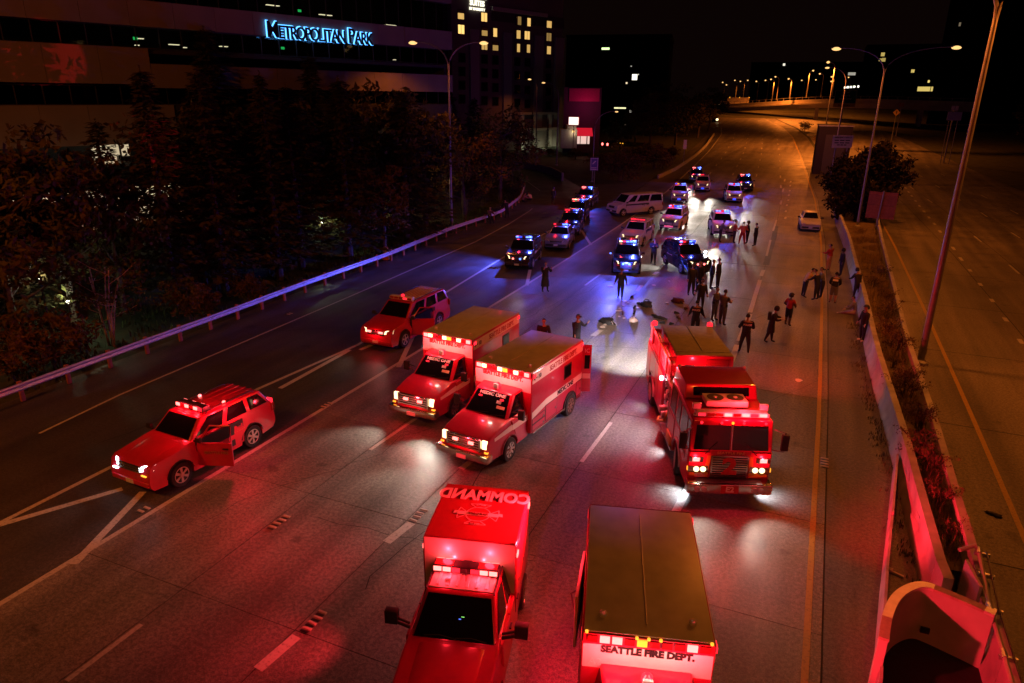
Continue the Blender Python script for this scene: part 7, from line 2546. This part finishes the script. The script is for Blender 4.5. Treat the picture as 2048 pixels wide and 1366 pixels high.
person('person in a dark suit facing left, right of the two suits', 1434, 576, 175, M_blk, M_blk, coat=(.14, .19), hair='short', h=1.82)
person('officer in a cap with a red lit face, stooping, hand at the hip', 1399, 621, -70, M_navy, M_navyt, hair='cap', belt=True, vest=M_navy, lean=6, aR=(10, 20, 60), aL=(5, 10, 30))
person('trooper in a blue uniform left of the grey shirted trooper', 1427, 641, -20, mat('blue_shirt', (.05, .05, .10), .8), M_trblue, belt=True, **FOLD)
person('trooper in a grey shirt and pale blue trousers seen from behind with elbows out', 1443, 650, 62, M_trgrey, M_trblue, belt=True, hair='short', aL=(25, 22, 80), aR=(25, 22, 80), inL=50, inR=50, sleeves=False, h=1.82)
person('officer in a jacket lettered POLICE partly hidden behind the fire engine', 1388, 672, 92, M_navy, M_navyt, back='POLICE', vest=M_navy, hair='short', aL=(10, 20, 30), aR=(10, 20, 30), bulk=1.08)
person('police officer with legs apart and a white lettered back, standing right of the fire engine', 1487, 706, 100, M_navy, M_navyt, back='POLICE', vest=M_navy, belt=True, hair='short', lL=(4, 9, 0), lR=(-4, 9, 0), aL=(10, 24, 70), aR=(10, 24, 70), inL=50, inR=50, h=1.82)
person('person in a black hooded coat, one elbow out, left of the red shirted youth', 1538, 685, 0, M_blk, M_blk, hair='hood', lean=8, aL=(20, 35, 60), aR=(30, 15, 80), inR=30, coat=(.42, .24), pack=M_blk, lL=(8, 3, 3), lR=(-12, 3, 6), h=1.78)
person('youth in a red shirt and black shorts with white socks, hands on hips', 1574, 651, 60, M_redc, M_blk, shorts=True, hair='afro', skin=M_skin2, sleeves=False, aL=(0, 28, 60), aR=(0, 28, 60), inL=60, inR=60, h=1.66)
person('person in a yellow shirt and dark trousers bending towards the dark pair', 1607, 594, 20, M_yshirt, M_navyt, lean=22, aL=(45, 15, 30), aR=(40, 15, 25), hair='short', sleeves=True, lL=(-4, 6, 2), lR=(-2, 6, 2))
person('person in dark clothes stooping, left of the dark pair beside the yellow shirt', 1631, 600, 150, M_navy, M_navyt, lean=16, aL=(40, 12, 40), aR=(40, 12, 40), hair='short')
person('person in dark clothes, right of the dark pair beside the yellow shirt', 1641, 595, 190, M_greyc, M_navyt, lean=10, aL=(30, 12, 40), aR=(20, 12, 30))
person('person in a black jacket with a white back patch and bare calves', 1664, 606, 85, M_blk, M_greyc, back='patch', hair='short', shorts=True, bulk=1.1, aL=(10, 16, 40), aR=(10, 16, 40), inL=40, inR=40)
person('person in a red shirt and pale pink trousers standing on the shoulder', 1655, 541, 150, M_redc, M_pinkp, aL=(30, 10, 70), aR=(10, 10, 30), hair='short')
person('person in black standing by the barrier, right of the red shirt', 1680, 551, 200, M_blk, M_navyt, skin=M_skin2, hair='hood')
person('person in black hunched against the barrier above the seated one', 1711, 597, 120, M_blk, M_blk, hair='hood', lean=20, aL=(30, 10, 40), aR=(30, 10, 40))
person('person sitting on the ground with outstretched pale legs against the barrier', 1709, 629, 170, M_greyc, mat('pale_jeans', (.3, .27, .25), .8), lean=12, sit=.17, lL=(84, 6, 8), lR=(80, 8, 20), aL=(30, 10, 40), aR=(30, 10, 40), hair='short', shoes=M_whitec)
person('person with big curly hair in a black printed top, standing at the barrier foot', 1722, 682, 215, M_blk, M_blk, hair='afro', skin=M_skin, aL=(10, 8, 15), aR=(10, 8, 15), h=1.74, shoes=M_whitec)
person('dark standing person alone on the upper ramp', 1106, 409, 80, mat('blue_coat', (.02, .025, .06), .8), M_navyt, coat=(.3, .24), hair='hood')
person('person in a white top sitting at the curve of the ramp, right one of two', 1062, 401, 160, M_whitec, M_blk, sit=.2, lean=30, lL=(80, 8, 60), lR=(80, 8, 60), aL=(60, 10, 30), aR=(60, 10, 30))
person('person in a pink top sitting at the curve of the ramp, left one of two', 1045, 404, 40, mat('pink_cloth', (.45, .2, .2), .8), M_blk, sit=.2, lean=20, lL=(80, 8, 70), lR=(80, 8, 70), aL=(60, 10, 20), aR=(60, 10, 20))
person('person in black leaning on the far end of the guard rail', 1014, 436, 150, M_blk, M_blk, lean=25, aL=(40, 10, 20), aR=(40, 10, 20))
person('person in brown sitting on the guard rail left of the one in black', 979, 446, -30, mat('brown_cloth', (.12, .06, .04), .8), M_navyt, sit=.66, lean=8, lL=(60, 8, 55), lR=(60, 8, 55), aL=(30, 10, 40), aR=(30, 10, 40))

# ================================================================ things lying on the road
def lump(name, label, cat, px, py, size, m, seed, rz=0, flat=.5, group=None, m2=None):
    random.seed(seed)
    t = thing(name, label, cat, G(px, py), rz, group)
    b = bmesh.new()
    bmesh.ops.create_icosphere(b, subdivisions=3, radius=1)
    ph = [random.uniform(0, 6) for _ in range(6)]
    for v in b.verts:
        p = v.co
        f = 1 + .22 * sin(4 * p.x + ph[0]) * cos(5 * p.y + ph[1]) + .14 * sin(9 * p.y + ph[2] + 6 * p.z) + .10 * sin(13 * p.x + ph[3])
        v.co = Vector((p.x * f * size[0], p.y * f * size[1], max(-.3, p.z) * f * size[2] + size[2] * .3))
    for f in b.faces:
        f.smooth = True
    me = bpy.data.meshes.new(name)
    b.to_mesh(me)
    b.free()
    me.materials.append(m)
    put('cloth' if cat == 'clothes' else 'body', me, t)
    return t

M_bag = mat('black_bag_cloth', (.015, .015, .017), .75, var=.4)
t = lump('rucksack', 'black rucksack heap with white trimmings lying left of the debris field', 'bag', 1215, 646, (.42, .26, .22), M_bag, 1, rad(-10))
for k in range(4):
    MB().tube([(.1 + .08 * k, -.05, .2), (.2 + .12 * k, -.1 - .04 * k, .16), (.3 + .1 * k, -.16, .02)], .015, 5).build('strap', M_inkw if k % 2 else M_bag, t)
t = lump('duffel_bag', 'black box shaped bag lying in the middle of the debris', 'bag', 1293, 613, (.34, .22, .25), M_bag, 2, rad(-15))
MB().tube([(-.2, 0, .3), (-.1, 0, .42), (.1, 0, .42), (.2, 0, .3)], .02, 6).build('handle', M_bag, t)
t = lump('clothing_heap', 'dark reddish heap of clothing lying right of the black box shaped bag', 'clothes', 1355, 605, (.34, .24, .22), mat('maroon_cloth', (.08, .015, .03), .8), 3)
MB().tube([(.2, -.1, .12), (.3, -.2, .05), (.36, -.22, .02)], .05, 6).build('sleeve', M_bag, t)
t = lump('jacket', 'black jacket spread on the road behind the fire engine', 'clothes', 1320, 637, (.40, .16, .10), M_bag, 4, rad(-22))
MB().tube([(-.3, .05, .08), (-.55, .12, .05), (-.66, .16, .02)], [.07, .06, .04], 6).build('sleeve', M_bag, t)
t = lump('plastic_bag', 'pinkish white crumpled bag left of the fire engine', 'bag', 1266, 643, (.22, .18, .16), mat('crumpled_white_plastic', (.72, .60, .60), .5), 5)
MB().tube([(0, 0, .16), (.04, .02, .26), (.1, .05, .3)], .03, 5).build('knot', M_inkw, t)
shoe_px = [(1264, 595, 'small dark shoe standing alone above the debris field'), (1277, 608, 'tiny black shoe left of the black box shaped bag'), (1353, 627, 'dark shoe below the reddish clothing heap'), (1357, 637, 'black shoe lying right of the spread jacket'), (1269, 616, 'dark shoe on the lane joint beside a white scrap'),
           (1324, 647, 'dull pink shoe below the spread jacket'), (1343, 649, 'small black shoe close above the fire engine roof'), (1371, 618, 'brown shoe beside the officers'), (1245, 628, 'black shoe beside the scattered papers'), (1268, 627, 'grey shoe above the crumpled bag')]
random.seed(4)
for px, py, lab in shoe_px:
    t = thing('shoe', lab, 'shoe', G(px, py), random.uniform(0, 6))
    m = M_bag if random.random() < .7 else mat('brown_leather', (.10, .05, .03), .6)
    MB().prism([(-.14, .02), (.14, .02), (.15, .05), (.09, .08), (.0, .11), (-.05, .14), (-.13, .14), (-.15, .06)], -.045, .045).build('upper', m, t, bevel=.015)
    MB().b2(-.15, .155, -.05, .05, 0, .022).build('sole', M_rubber, t)
for k, (px, py) in enumerate([(1256, 606), (1247, 611), (1240, 617), (1237, 622), (1250, 603), (1248, 637), (1205, 655), (1210, 650), (1283, 573), (1238, 634), (1333, 606), (1366, 606), (1221, 573), (1597, 762), (1274, 616), (1308, 571), (1380, 555), (1338, 563)]):
    t = MB()
    n = random.randint(5, 7)
    w = random.uniform(.12, .26)
    pts = [(w * random.uniform(.6, 1) * cos(2 * pi * i / n), w * random.uniform(.5, 1) * .7 * sin(2 * pi * i / n), random.uniform(.0, .05)) for i in range(n)]
    t.v = pts + [(x, y, z + .006) for x, y, z in pts]
    t.f = [tuple(reversed(range(n))), tuple(range(n, 2 * n))] + [(i, (i + 1) % n, n + (i + 1) % n, n + i) for i in range(n)]
    t.m = [0] * len(t.f)
    o = t.build('paper_scrap', M_inkw, None, loc=G(px, py, .008), rz=random.uniform(0, 6), smooth=0)
    tag(o, 'white paper scrap scattered on the road', 'litter', 'paper scraps on the road')
t = thing('green_bottle', 'small bright green bottle at the foot of the pale barrier', 'bottle', G(1735, 697))
MB().lathe([(.07, 0), (.075, .15), (.06, .2), (.025, .26), (.025, .32)], n=10).build('body', emit('green_bottle', (.2, .9, .1), .15), t)  # faint green glow put into the bottle itself
MB().lathe([(.03, .32), (.03, .35)], n=8).build('cap', M_inkw, t)
t = thing('bracket_scrap', 'small broken pale bracket lying on the ground above the rounded wall', 'scrap', G(1790, 1148), rad(-25))
MB().b2(-.2, .2, -.03, .03, 0, .05).build('bar', M_wallc, t)
MB().b2(-.2, -.08, -.06, .06, .05, .09).build('lug', M_wallc, t)
t = lump('rubble', 'black scrap of torn tyre lying on the empty carriageway near its edge line', 'scrap', 1988, 1030, (.22, .1, .05), M_rubber, 9, rad(-20))
